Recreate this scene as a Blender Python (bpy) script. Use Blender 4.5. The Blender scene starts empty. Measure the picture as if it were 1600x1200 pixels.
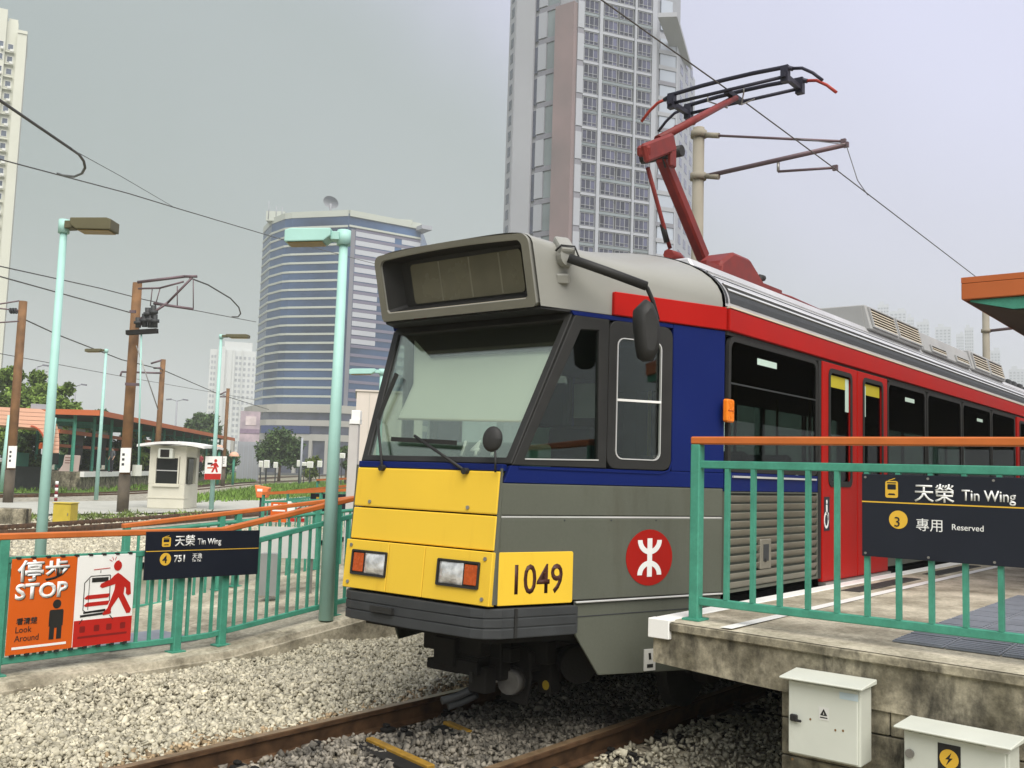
import bpy, bmesh, math, random
from mathutils import Vector, Matrix
random.seed(7)
S = bpy.context.scene
COL = S.collection

# ------------------------------------------------------------------ camera
F_PX, PITCH, ROLL, YAW = 1536.46, .0906714, .0310853, .6753144
EYE = Vector((0.0, 0.0, 1.78))
_c, _s = math.cos(YAW), math.sin(YAW)
FWD = Vector((_c*math.cos(PITCH), _s*math.cos(PITCH), math.sin(PITCH)))
_r = Vector((_s, -_c, 0.0)); _u = _r.cross(FWD)
RGT = _r*math.cos(ROLL) + _u*math.sin(ROLL)
UPV = _u*math.cos(ROLL) - _r*math.sin(ROLL)
cd = bpy.data.cameras.new('camera'); cam = bpy.data.objects.new('camera', cd); COL.objects.link(cam)
cd.sensor_width = 36; cd.lens = 36*F_PX/1600; cd.clip_start = .05; cd.clip_end = 9000
mw = Matrix((RGT, UPV, -FWD)).transposed().to_4x4(); mw.translation = EYE
cam.matrix_world = mw
S.camera = cam

# ------------------------------------------------------------------ sky, sun, exposure
SUN_AZ, SUN_EL = math.radians(-128), math.radians(50)      # azimuth from +X
SUND = Vector((math.cos(SUN_AZ)*math.cos(SUN_EL), math.sin(SUN_AZ)*math.cos(SUN_EL), math.sin(SUN_EL)))
W = bpy.data.worlds.new('World'); S.world = W; W.use_nodes = True
nt = W.node_tree; nt.nodes.clear()
wout = nt.nodes.new('ShaderNodeOutputWorld'); bg = nt.nodes.new('ShaderNodeBackground')
sky = nt.nodes.new('ShaderNodeTexSky'); sky.sky_type = 'NISHITA'; sky.sun_disc = False
sky.sun_elevation = SUN_EL; sky.sun_rotation = math.radians(90) - SUN_AZ
sky.air_density = 2.0; sky.dust_density = 6.0
tc = nt.nodes.new('ShaderNodeTexCoord')
dot = nt.nodes.new('ShaderNodeVectorMath'); dot.operation = 'DOT_PRODUCT'; dot.inputs[1].default_value = (.287, -.497, .819)      # broad thin part of the overcast
nt.links.new(tc.outputs['Generated'], dot.inputs[0])
nz = nt.nodes.new('ShaderNodeTexNoise'); nz.inputs['Scale'].default_value = 2.4; nz.inputs['Detail'].default_value = 5
nt.links.new(tc.outputs['Generated'], nz.inputs['Vector'])
mr = nt.nodes.new('ShaderNodeMath'); mr.operation = 'MULTIPLY_ADD'; mr.inputs[1].default_value = .20; mr.inputs[2].default_value = -.10
nt.links.new(nz.outputs['Fac'], mr.inputs[0])
ad = nt.nodes.new('ShaderNodeMath'); ad.operation = 'ADD'
nt.links.new(dot.outputs['Value'], ad.inputs[0]); nt.links.new(mr.outputs[0], ad.inputs[1])
mp = nt.nodes.new('ShaderNodeMapRange'); mp.inputs['From Min'].default_value = -1; mp.inputs['From Max'].default_value = 1
nt.links.new(ad.outputs[0], mp.inputs['Value'])
cr = nt.nodes.new('ShaderNodeValToRGB'); cr.color_ramp.interpolation = 'EASE'
el = cr.color_ramp.elements
SKYK = .68
def _st(e, p, c): e.position = p; e.color = (c[0]*SKYK, c[1]*SKYK, c[2]*SKYK, 1)
_st(el[0], .42, (.30, .365, .345)); _st(el[1], 1.0, (1.0, 1.0, 1.06))
_st(el.new(.56), .56, (.40, .455, .455)); _st(el.new(.655), .655, (.67, .68, .86)); _st(el.new(.76), .76, (.77, .78, 1.02))
nt.links.new(mp.outputs[0], cr.inputs['Fac'])
OC = 10.0
sc_ = nt.nodes.new('ShaderNodeVectorMath'); sc_.operation = 'SCALE'; sc_.inputs['Scale'].default_value = OC
nt.links.new(cr.outputs['Color'], sc_.inputs[0])
mx = nt.nodes.new('ShaderNodeMix'); mx.data_type = 'RGBA'; mx.inputs[0].default_value = .93     # thick overcast over the clear sky
nt.links.new(sky.outputs['Color'], mx.inputs[6]); nt.links.new(sc_.outputs[0], mx.inputs[7])
nt.links.new(mx.outputs[2], bg.inputs['Color']); bg.inputs['Strength'].default_value = .10
nt.links.new(bg.outputs[0], wout.inputs['Surface'])
sl = bpy.data.lights.new('sun', 'SUN'); sl.energy = 3.4; sl.angle = math.radians(55); sl.color = (1, .96, .88)
so = bpy.data.objects.new('sun', sl); COL.objects.link(so); so.location = (0, 0, 60)
so.rotation_euler = (-SUND).to_track_quat('-Z', 'Y').to_euler()
S.view_settings.view_transform = 'Standard'; S.view_settings.look = 'None'
S.view_settings.exposure = 0.58; S.view_settings.gamma = 1.0; S.view_settings.use_curve_mapping = False
S.render.engine = 'CYCLES'; S.cycles.use_denoising = True
S.cycles.max_bounces = 8; S.cycles.transparent_max_bounces = 16; S.cycles.volume_bounces = 2
S.cycles.caustics_reflective = False; S.cycles.caustics_refractive = False

# ------------------------------------------------------------------ helpers
def ray(x, y): return FWD + RGT*((x-800)/F_PX) - UPV*((y-600)/F_PX)
def at(x, y, X=None, Y=None, Z=None, d=None):
    k = ray(x, y)
    t = d if d is not None else (Z-EYE.z)/k.z if Z is not None else X/k.x if X is not None else Y/k.y
    return EYE + k*t
def lin(c): return tuple((v/255/12.92 if v/255 <= .04045 else ((v/255+.055)/1.055)**2.4) for v in c)

def M(name, c, rough=.5, metal=0., var=.12, scale=3., bump=0., bscale=60., spec=.28, c2=None, stain=None, streak=0., rnd=0., grain=None, orand=0.):
    m = bpy.data.materials.new(name); m.use_nodes = True; t = m.node_tree; N = t.nodes; L = t.links
    b = N['Principled BSDF']; b.inputs['Roughness'].default_value = rough; b.inputs['Metallic'].default_value = metal
    b.inputs['Specular IOR Level'].default_value = spec
    tc = N.new('ShaderNodeTexCoord')
    n = N.new('ShaderNodeTexNoise'); n.inputs['Scale'].default_value = scale; n.inputs['Detail'].default_value = 6
    L.new(tc.outputs['Object'], n.inputs['Vector'])
    r = N.new('ShaderNodeValToRGB'); r.color_ramp.elements[0].position = .3; r.color_ramp.elements[1].position = .7
    a = c2 or c
    r.color_ramp.elements[0].color = tuple(min(1, v*(1-var)) for v in a)+(1,)
    r.color_ramp.elements[1].color = tuple(min(1, v*(1+var)) for v in c)+(1,)
    L.new(n.outputs['Fac'], r.inputs['Fac']); out = r.outputs['Color']
    if stain:
        n2 = N.new('ShaderNodeTexNoise'); n2.inputs['Scale'].default_value = stain[1]; n2.inputs['Detail'].default_value = 8; n2.inputs['Roughness'].default_value = .65
        mpn = N.new('ShaderNodeMapping'); mpn.inputs['Scale'].default_value = (1, 1, 1-streak)
        L.new(tc.outputs['Object'], mpn.inputs['Vector']); L.new(mpn.outputs[0], n2.inputs['Vector'])
        r2 = N.new('ShaderNodeValToRGB'); r2.color_ramp.elements[0].position = stain[2]; r2.color_ramp.elements[1].position = stain[2]+stain[3]
        r2.color_ramp.elements[0].color = (0, 0, 0, 1); r2.color_ramp.elements[1].color = (1, 1, 1, 1)
        L.new(n2.outputs['Fac'], r2.inputs['Fac'])
        x = N.new('ShaderNodeMix'); x.data_type = 'RGBA'; L.new(r2.outputs['Color'], x.inputs[0])
        L.new(out, x.inputs[6]); x.inputs[7].default_value = tuple(stain[0])+(1,); out = x.outputs[2]
    if grain:
        ng = N.new('ShaderNodeTexNoise'); ng.inputs['Scale'].default_value = grain[0]; ng.inputs['Detail'].default_value = 5; ng.inputs['Roughness'].default_value = .7
        L.new(tc.outputs['Object'], ng.inputs['Vector'])
        qg = N.new('ShaderNodeMapRange'); qg.inputs['From Min'].default_value = .3; qg.inputs['From Max'].default_value = .7; qg.inputs['To Min'].default_value = 1-grain[1]; qg.inputs['To Max'].default_value = 1+grain[1]*.7
        L.new(ng.outputs['Fac'], qg.inputs['Value'])
        vg = N.new('ShaderNodeVectorMath'); vg.operation = 'SCALE'; L.new(out, vg.inputs[0]); L.new(qg.outputs[0], vg.inputs['Scale']); out = vg.outputs[0]
    if orand:
        oi = N.new('ShaderNodeObjectInfo'); qo = N.new('ShaderNodeMapRange'); qo.inputs['To Min'].default_value = 1-orand; qo.inputs['To Max'].default_value = 1+orand
        L.new(oi.outputs['Random'], qo.inputs['Value']); vo_ = N.new('ShaderNodeVectorMath'); vo_.operation = 'SCALE'; L.new(out, vo_.inputs[0]); L.new(qo.outputs[0], vo_.inputs['Scale']); out = vo_.outputs[0]
    if rnd:
        g = N.new('ShaderNodeNewGeometry'); q = N.new('ShaderNodeMapRange'); q.inputs['To Min'].default_value = 1-rnd; q.inputs['To Max'].default_value = 1+rnd*.8
        L.new(g.outputs['Random Per Island'], q.inputs['Value'])
        v = N.new('ShaderNodeVectorMath'); v.operation = 'SCALE'; L.new(out, v.inputs[0]); L.new(q.outputs[0], v.inputs['Scale']); out = v.outputs[0]
    L.new(out, b.inputs['Base Color'])
    nr = N.new('ShaderNodeMapRange'); nr.inputs['To Min'].default_value = max(.02, rough-.08); nr.inputs['To Max'].default_value = min(1, rough+.12)
    L.new(n.outputs['Fac'], nr.inputs['Value']); L.new(nr.outputs[0], b.inputs['Roughness'])
    if bump:
        n3 = N.new('ShaderNodeTexNoise'); n3.inputs['Scale'].default_value = bscale; n3.inputs['Detail'].default_value = 4
        L.new(tc.outputs['Object'], n3.inputs['Vector'])
        bp = N.new('ShaderNodeBump'); bp.inputs['Strength'].default_value = bump; bp.inputs['Distance'].default_value = .01
        L.new(n3.outputs['Fac'], bp.inputs['Height']); L.new(bp.outputs[0], b.inputs['Normal'])
    return m
def glass(name, tint, refl, rough=.02, gcol=(1, 1, 1), edge=.45):
    m = bpy.data.materials.new(name); m.use_nodes = True; t = m.node_tree; N = t.nodes; L = t.links; N.clear()
    o = N.new('ShaderNodeOutputMaterial'); mix = N.new('ShaderNodeMixShader'); tr = N.new('ShaderNodeBsdfTransparent'); gl = N.new('ShaderNodeBsdfGlossy')
    tr.inputs[0].default_value = tint+(1,); gl.inputs['Roughness'].default_value = rough; gl.inputs[0].default_value = gcol+(1,)
    lw = N.new('ShaderNodeLayerWeight'); lw.inputs[0].default_value = .35
    q = N.new('ShaderNodeMapRange'); q.inputs['To Min'].default_value = refl; q.inputs['To Max'].default_value = min(1, refl+edge)
    L.new(lw.outputs['Fresnel'], q.inputs['Value']); L.new(q.outputs[0], mix.inputs[0])
    L.new(tr.outputs[0], mix.inputs[1]); L.new(gl.outputs[0], mix.inputs[2]); L.new(mix.outputs[0], o.inputs['Surface'])
    return m

class Fr:                                    # a local plane: origin, right, up, normal towards the viewer
    def __init__(s, o, r, u): s.o = Vector(o); s.r = Vector(r).normalized(); s.u = Vector(u).normalized(); s.n = s.r.cross(s.u)
    def p(s, u, v, n=0.): return s.o + s.r*u + s.u*v + s.n*n
    def shift(s, u, v, n=0.): return Fr(s.p(u, v, n), s.r, s.u)
WORLD = Fr((0, 0, 0), (1, 0, 0), (0, 1, 0))
ORIG = {}
class MB:
    def __init__(s): s.v = []; s.f = []; s.sm = set()
    def add(s, vs, fs, smooth=False):
        k = len(s.v); s.v += [Vector(v) for v in vs]
        for f in fs:
            if smooth: s.sm.add(len(s.f))
            s.f.append([i+k for i in f])
        return s
    def prism(s, fr, pts, n0, n1):           # polygon (u,v) extruded from n0 to n1 along the normal
        m = len(pts)
        a = sum(pts[i][0]*pts[(i+1) % m][1]-pts[(i+1) % m][0]*pts[i][1] for i in range(m))
        if a < 0: pts = pts[::-1]
        if n0 > n1: n0, n1 = n1, n0
        vs = [fr.p(u, v, n0) for u, v in pts]+[fr.p(u, v, n1) for u, v in pts]
        fs = [list(range(m))[::-1], list(range(m, 2*m))]+[[i, (i+1) % m, (i+1) % m+m, i+m] for i in range(m)]
        return s.add(vs, fs)
    def ring(s, fr, outer, inner, n0, n1):
        m = len(outer); vs = []
        for n in (n0, n1):
            vs += [fr.p(u, v, n) for u, v in outer]+[fr.p(u, v, n) for u, v in inner]
        fs = []
        for i in range(m):
            j = (i+1) % m
            fs += [[2*m+i, 2*m+j, 3*m+j, 3*m+i], [j, i, m+i, m+j], [i, j, 2*m+j, 2*m+i], [m+j, m+i, 3*m+i, 3*m+j]]
        return s.add(vs, fs)
    def fbox(s, fr, u0, u1, v0, v1, n0, n1): return s.prism(fr, [(u0, v0), (u1, v0), (u1, v1), (u0, v1)], n0, n1)
    def box(s, x0, x1, y0, y1, z0, z1): return s.prism(WORLD, [(x0, y0), (x1, y0), (x1, y1), (x0, y1)], z0, z1)
    def beam(s, p, q, w, h=None, up=(0, 0, 1)):   # box along p-q
        p, q = Vector(p), Vector(q); d = (q-p).normalized(); up = Vector(up)
        if abs(d.dot(up)) > .98: up = Vector((1, 0, 0))
        r = d.cross(up).normalized(); u = r.cross(d); h = h or w
        vs = [e+r*a*w/2+u*b*h/2 for e in (p, q) for a, b in ((-1, -1), (1, -1), (1, 1), (-1, 1))]
        return s.add(vs, [[0, 1, 2, 3], [7, 6, 5, 4], [0, 4, 5, 1], [1, 5, 6, 2], [2, 6, 7, 3], [3, 7, 4, 0]])
    def tube(s, pts, r, n=8, cap=True, r1=None):
        pts = [Vector(p) for p in pts]; m = len(pts); vs = []; prev = None
        for i, p in enumerate(pts):
            d = (pts[min(i+1, m-1)]-pts[max(i-1, 0)]).normalized()
            if prev is None:
                a = d.orthogonal().normalized()
            else:
                a = (prev-d*prev.dot(d)).normalized()
            prev = a; b = d.cross(a); rr = r if r1 is None else r+(r1-r)*i/(m-1)
            vs += [p+(a*math.cos(2*math.pi*k/n)+b*math.sin(2*math.pi*k/n))*rr for k in range(n)]
        s.add(vs, [[i*n+k, i*n+(k+1) % n, (i+1)*n+(k+1) % n, (i+1)*n+k] for i in range(m-1) for k in range(n)], True)
        if cap:
            k0 = len(s.v)-len(vs); s.f.append([k0+k for k in range(n)][::-1]); s.f.append([k0+(m-1)*n+k for k in range(n)])
        return s
    def disc(s, fr, cu, cv, ru, rv, n0, n1, n=24):
        return s.prism(fr, [(cu+ru*math.cos(2*math.pi*i/n), cv+rv*math.sin(2*math.pi*i/n)) for i in range(n)], n0, n1)
    def grid(s, rows, smooth=True):           # rows: list of equally long point lists
        n = len(rows[0]); vs = [p for r in rows for p in r]
        return s.add(vs, [[i*n+j, i*n+j+1, (i+1)*n+j+1, (i+1)*n+j] for i in range(len(rows)-1) for j in range(n-1)], smooth)
    def mirror(s, yc):
        s.v = [Vector((v.x, 2*yc-v.y, v.z)) for v in s.v]; s.f = [f[::-1] for f in s.f]; return s
    def build(s, name, mat, parent=None, bevel=0., seg=1, fix=False):
        o0 = ORIG.get(parent.name, Vector((0, 0, 0))) if parent else Vector((0, 0, 0))
        me = bpy.data.meshes.new(name); me.from_pydata([v-o0 for v in s.v], [], s.f)
        for m in (mat if isinstance(mat, (list, tuple)) else [mat]): me.materials.append(m)
        if s.sm:
            for i in s.sm: me.polygons[i].use_smooth = True
        if bevel or fix:
            b = bmesh.new(); b.from_mesh(me)
            if fix: bmesh.ops.recalc_face_normals(b, faces=b.faces)
            if bevel:
                ed = [e for e in b.edges if len(e.link_faces) == 2 and e.calc_face_angle(0) > .5]
                bmesh.ops.bevel(b, geom=ed, offset=bevel, segments=seg, affect='EDGES', clamp_overlap=True, profile=.6)
            b.to_mesh(me); b.free()
        me.update()
        o = bpy.data.objects.new(name, me); COL.objects.link(o)
        if parent:
            o.parent = parent; ORIG[o.name] = o0
        return o
def thing(name, label, cat, loc=(0, 0, 0), group=None):
    o = bpy.data.objects.new(name, None); COL.objects.link(o); o.location = loc; o.empty_display_size = .2
    ORIG[o.name] = Vector(loc); tag(o, label, cat, group); return o
def tag(o, label=None, cat=None, group=None, kind=None):
    if label: o['label'] = label
    if cat: o['category'] = cat
    if group: o['group'] = group
    if kind: o['kind'] = kind
    return o
def copy_tree(o, parent=None):
    c = o.copy(); COL.objects.link(c); c.parent = parent
    ORIG[c.name] = ORIG.get(o.name, Vector((0, 0, 0)))
    for ch in list(o.children): copy_tree(ch, c)
    return c
def inst(o, parent, off):                      # a shifted copy of a part, sharing its mesh
    c = o.copy(); COL.objects.link(c); c.parent = parent; c.location = o.location+Vector(off); ORIG[c.name] = ORIG.get(o.name, Vector((0, 0, 0)))
    return c
def text(s, fr, u, v, size, mat, parent, name='lettering', n0=.001, depth=.002, bold=0., align='LEFT', sx=1.):
    c = bpy.data.curves.new('t', 'FONT'); c.body = s; c.size = size; c.align_x = align; c.offset = bold; c.resolution_u = 3
    o = bpy.data.objects.new('t', c); COL.objects.link(o); bpy.context.view_layer.update()
    me = bpy.data.meshes.new_from_object(o.evaluated_get(bpy.context.evaluated_depsgraph_get()))
    bpy.data.objects.remove(o); bpy.data.curves.remove(c)
    b = bmesh.new(); b.from_mesh(me)
    r = bmesh.ops.extrude_face_region(b, geom=b.faces[:])
    for w in [g for g in r['geom'] if isinstance(g, bmesh.types.BMVert)]: w.co.z += depth
    o0 = ORIG.get(parent.name, Vector((0, 0, 0)))
    for w in b.verts: w.co = fr.p(u+w.co.x*sx, v+w.co.y, n0+w.co.z)-o0
    bmesh.ops.recalc_face_normals(b, faces=b.faces)
    b.to_mesh(me); b.free(); me.name = name; me.materials.clear(); me.materials.append(mat)
    o = bpy.data.objects.new(name, me); COL.objects.link(o); o.parent = parent; return o
def rrect(u0, u1, v0, v1, r, k=4):
    p = []
    for cx, cy, a in ((u1-r, v0+r, -90), (u1-r, v1-r, 0), (u0+r, v1-r, 90), (u0+r, v0+r, 180)):
        for i in range(k+1):
            t = math.radians(a+90*i/k); p.append((cx+r*math.cos(t), cy+r*math.sin(t)))
    return p

# ------------------------------------------------------------------ materials
m_grey = M('grey_paint', (.102, .108, .086), .42, spec=.14, var=.06, scale=1.2, stain=((.078, .077, .058), 4.5, .54, .3), streak=.85, grain=(60, .06))
m_silver = M('silver_paint', (.27, .27, .245), .35, var=.05, scale=1.5, stain=((.27, .27, .24), 1.6, .58, .3))
m_roof = M('roof_aluminium', (.48, .48, .49), .42, .25, var=.10, scale=2, stain=((.38, .37, .36), 1.8, .56, .3))
m_yellow = M('yellow_paint', (.76, .50, .045), .36, spec=.16, var=.04, scale=1.3, stain=((.62, .37, .030), 5, .58, .3), streak=.85)
m_blue = M('blue_paint', (.007, .016, .105), .42, var=.08, scale=1.5, spec=.08, stain=((.011, .020, .095), 3, .6, .3))
m_red = M('red_paint', (.38, .010, .007), .42, var=.09, scale=1.5, spec=.10, stain=((.29, .012, .008), 3, .6, .3))
m_pred = M('pantograph_red', (.17, .022, .018), .5, var=.2, scale=8)
m_black = M('black_rubber', (.022, .022, .021), .55, var=.15, scale=6)
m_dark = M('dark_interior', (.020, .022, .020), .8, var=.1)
m_bump = M('bumper_grey', (.040, .043, .045), .55, var=.15, scale=5, bump=.1)
m_under = M('underframe_grime', (.013, .012, .0105), .8, var=.3, scale=6, bump=.3)
m_steel = M('dull_steel', (.30, .29, .27), .4, .7, var=.2, scale=9)
m_axle = M('axle_steel', (.045, .043, .038), .5, .3, var=.3, scale=9)
m_alu = M('bright_trim', (.68, .68, .66), .3, .5, var=.08)
m_cream = M('cream_trim', (.62, .55, .42), .4, var=.1)
m_white = M('white_paint', (.80, .80, .77), .5, var=.05, scale=3, stain=((.52, .50, .44), 5, .62, .25))
m_print = M('white_print', (.78, .79, .77), .5, var=.02)
m_dprint = M('dark_print', (.055, .018, .012), .5, var=.02)
m_kprint = M('black_print', (.02, .02, .018), .5, var=.02)
m_logo = M('red_print', (.33, .012, .008), .45, var=.05, spec=.1)
m_amber = M('amber_lens', (.80, .20, .010), .25, var=.1, scale=20)
m_amberd = M('amber_indicator', (.42, .07, .010), .25, var=.15, scale=30)
m_lens = M('headlamp_lens', (.72, .72, .72), .12, .6, var=.35, scale=18, bump=.5, bscale=30)
m_teal = M('teal_fence_paint', (.062, .275, .19), .5, var=.14, scale=7, stain=((.13, .105, .06), 13, .70, .07), grain=(40, .12))
m_pale = M('pale_green_pole_paint', (.36, .60, .54), .45, var=.07, scale=3, stain=((.30, .44, .38), 6, .64, .2), streak=.8)
m_orange = M('orange_handrail_paint', (.50, .135, .030), .45, var=.12, scale=5, stain=((.34, .10, .03), 8, .64, .2))
m_sign = M('navy_sign_panel', (.012, .015, .024), .35, var=.06)
m_gold = M('gold_print', (.70, .43, .045), .5, var=.03)
m_sorange = M('orange_sign_print', (.60, .105, .008), .5, var=.04)
m_sred = M('red_sign_print', (.45, .018, .012), .45, var=.04)
m_conc = M('weathered_concrete', (.31, .28, .205), .9, var=.3, scale=4.5, bump=.5, bscale=28, c2=(.13, .115, .075), stain=((.055, .05, .038), 3.6, .47, .16), streak=.62, grain=(22, .45))
m_plat = M('platform_surface', (.50, .455, .355), .9, var=.22, scale=2.2, bump=.35, bscale=60, c2=(.33, .295, .215), stain=((.17, .145, .095), 2.1, .52, .2), grain=(30, .35))
m_walk = M('walkway_concrete', (.45, .41, .315), .9, var=.22, scale=2.2, bump=.35, bscale=50, c2=(.28, .25, .18), stain=((.115, .10, .068), 2.6, .51, .2), grain=(26, .38))
m_tact = M('tactile_tile', (.21, .225, .255), .85, var=.15, scale=4, bump=.15)
m_rail = M('rusty_rail', (.10, .055, .028), .6, .2, var=.3, scale=9, c2=(.06, .033, .018))
m_railtop = M('rail_top', (.28, .19, .11), .38, .5, var=.25, scale=14)
m_sleep = M('sleeper', (.10, .09, .075), .9, var=.3, scale=7, bump=.3)
m_stone = M('ballast_stone', (.50, .465, .355), .9, var=.18, scale=9, bump=.2, bscale=70, c2=(.41, .38, .285), rnd=.36)
m_bed = M('ballast_bed', (.46, .41, .30), .95, var=.35, scale=18, bump=.8, bscale=30, c2=(.16, .145, .115))
m_pole = M('brown_mast', (.20, .105, .045), .65, var=.2, scale=2, c2=(.14, .075, .035))
m_cpole = M('concrete_mast', (.25, .23, .185), .8, var=.12, scale=2, stain=((.22, .20, .15), 5, .6, .2))
m_wire = M('copper_wire', (.10, .10, .095), .5, .3, var=.1)
m_violet = M('galvanised_arm', (.14, .10, .11), .5, .4, var=.15)
m_cab = M('cabinet_white', (.57, .59, .52), .5, var=.06, scale=3, stain=((.42, .40, .30), 4.5, .63, .2))
m_lamp = M('brown_lamp_housing', (.11, .10, .055), .5, var=.1)
m_diff = M('lamp_diffuser', (.30, .20, .06), .35, var=.2, scale=9)
g_wind = glass('windscreen_glass', (.88, .93, .87), .14, edge=.28)
g_side = glass('tinted_side_glass', (.26, .30, .28), .03, edge=.10)
g_clear = glass('clear_glass', (.72, .80, .76), .03, edge=.14)
import numpy as np
RNG = np.random.default_rng(5)
YC = 4.65                                       # centre line of the near track
# ------------------------------------------------------------------ ground, sheets and zones
def sheet(name, pts, z, mat):
    mb = MB(); mb.add([(p[0], p[1], z) for p in pts], [list(range(len(pts)))]); o = mb.build(name, mat, fix=True)
    if o.data.polygons[0].normal.z < 0: o.data.flip_normals()
    return tag(o, kind='structure')
m_ground = M('bare_ground', (.27, .25, .19), .95, var=.3, scale=.35, bump=.4, bscale=6, c2=(.19, .185, .12), stain=((.09, .13, .04), .5, .52, .2))
m_lawn = M('lawn_soil', (.085, .150, .028), .95, var=.3, scale=.6, bump=.5, bscale=9, c2=(.060, .105, .020))
m_gravel2 = M('far_gravel', (.34, .32, .26), .95, var=.35, scale=6, bump=.7, bscale=14, c2=(.22, .21, .16), stain=((.13, .15, .07), 1.2, .6, .2))
m_asph = M('asphalt', (.060, .062, .060), .9, var=.2, scale=3)
m_slab = M('crossing_slab', (.42, .42, .37), .85, var=.12, scale=1.2, bump=.15, stain=((.26, .25, .20), 1.2, .58, .25))
sheet('ground', [(-2500, -2500), (2500, -2500), (2500, 2500), (-2500, 2500)], -.24, m_ground)
def zone(name, px, z, mat): return sheet(name, [tuple(at(x, y, Z=0)[:2]) for x, y in px], z, mat)
zone('gravel_bed', [(-60, 880), (130, 880), (420, 850), (560, 830), (560, 792), (420, 797), (300, 801), (-60, 801)], -.10, m_gravel2)
zone('crossing_pavement', [(-60, 802), (200, 800), (320, 797), (545, 786), (545, 772), (420, 777), (310, 780), (160, 781), (-60, 783)], -.05, m_slab)
zone('track_bed', [(-60, 783), (160, 781), (230, 780), (330, 772), (545, 752), (545, 746), (330, 757), (160, 768), (-60, 770)], -.085, m_gravel2)
LAWN1 = [(-60, 769), (120, 768), (240, 764), (330, 756), (400, 751), (400, 738), (240, 742), (-60, 746)]
LAWN2 = [(300, 784), (420, 780), (560, 770), (560, 750), (420, 757), (330, 770), (300, 775)]
zone('lawn', LAWN1, -.07, m_lawn); zone('lawn', LAWN2, -.065, m_lawn)
zone('road', [(-300, 745), (300, 740), (560, 742), (900, 748), (900, 745), (560, 737.5), (300, 734), (-300, 738)], -.12, m_asph)
def blades(name, polys, n, h0, h1, mat, seed):
    rng = np.random.default_rng(seed); V = []; Fc = []
    for poly, k in polys:
        P3 = [at(x, y, Z=0) for x, y in poly]
        xs = [p.x for p in P3]; ys = [p.y for p in P3]; got = 0; tri = 0
        def inside(x, y):
            c = False; j = len(P3)-1
            for i in range(len(P3)):
                if (P3[i].y > y) != (P3[j].y > y) and x < (P3[j].x-P3[i].x)*(y-P3[i].y)/(P3[j].y-P3[i].y)+P3[i].x: c = not c
                j = i
            return c
        while got < k and tri < k*12:
            tri += 1; x, y = rng.uniform(min(xs), max(xs)), rng.uniform(min(ys), max(ys))
            if not inside(x, y): continue
            got += 1
            for _ in range(4):
                a = rng.uniform(0, 6.28); w = rng.uniform(.03, .06); h = rng.uniform(h0, h1); lx, ly = rng.normal(0, .12, 2)
                px, py = x+rng.normal(0, .15), y+rng.normal(0, .15); b = len(V)
                V += [(px-w*math.cos(a), py-w*math.sin(a), -.08), (px+w*math.cos(a), py+w*math.sin(a), -.08), (px+lx, py+ly, h)]; Fc.append((b, b+1, b+2))
    me = bpy.data.meshes.new(name); me.from_pydata(V, [], Fc); me.materials.append(mat)
    o = bpy.data.objects.new(name, me); COL.objects.link(o); return tag(o, kind='stuff')
m_gr = M('grass_blades', (.15, .25, .045), .8, var=.3, scale=.5, c2=(.10, .17, .03), rnd=.4)
blades('grass', [(LAWN1, 3500), (LAWN2, 3500)], 0, .06, .26, m_gr, 3)
m_wd = M('weeds', (.16, .22, .06), .8, var=.3, scale=2, c2=(.12, .15, .04), rnd=.4)
blades('weeds', [([(100, 812), (215, 812), (215, 802), (100, 802)], 60), ([(-10, 812), (60, 812), (60, 803), (-10, 803)], 50), ([(190, 806), (330, 806), (330, 799), (190, 799)], 45)], 0, .01, .13, m_wd, 4)

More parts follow.
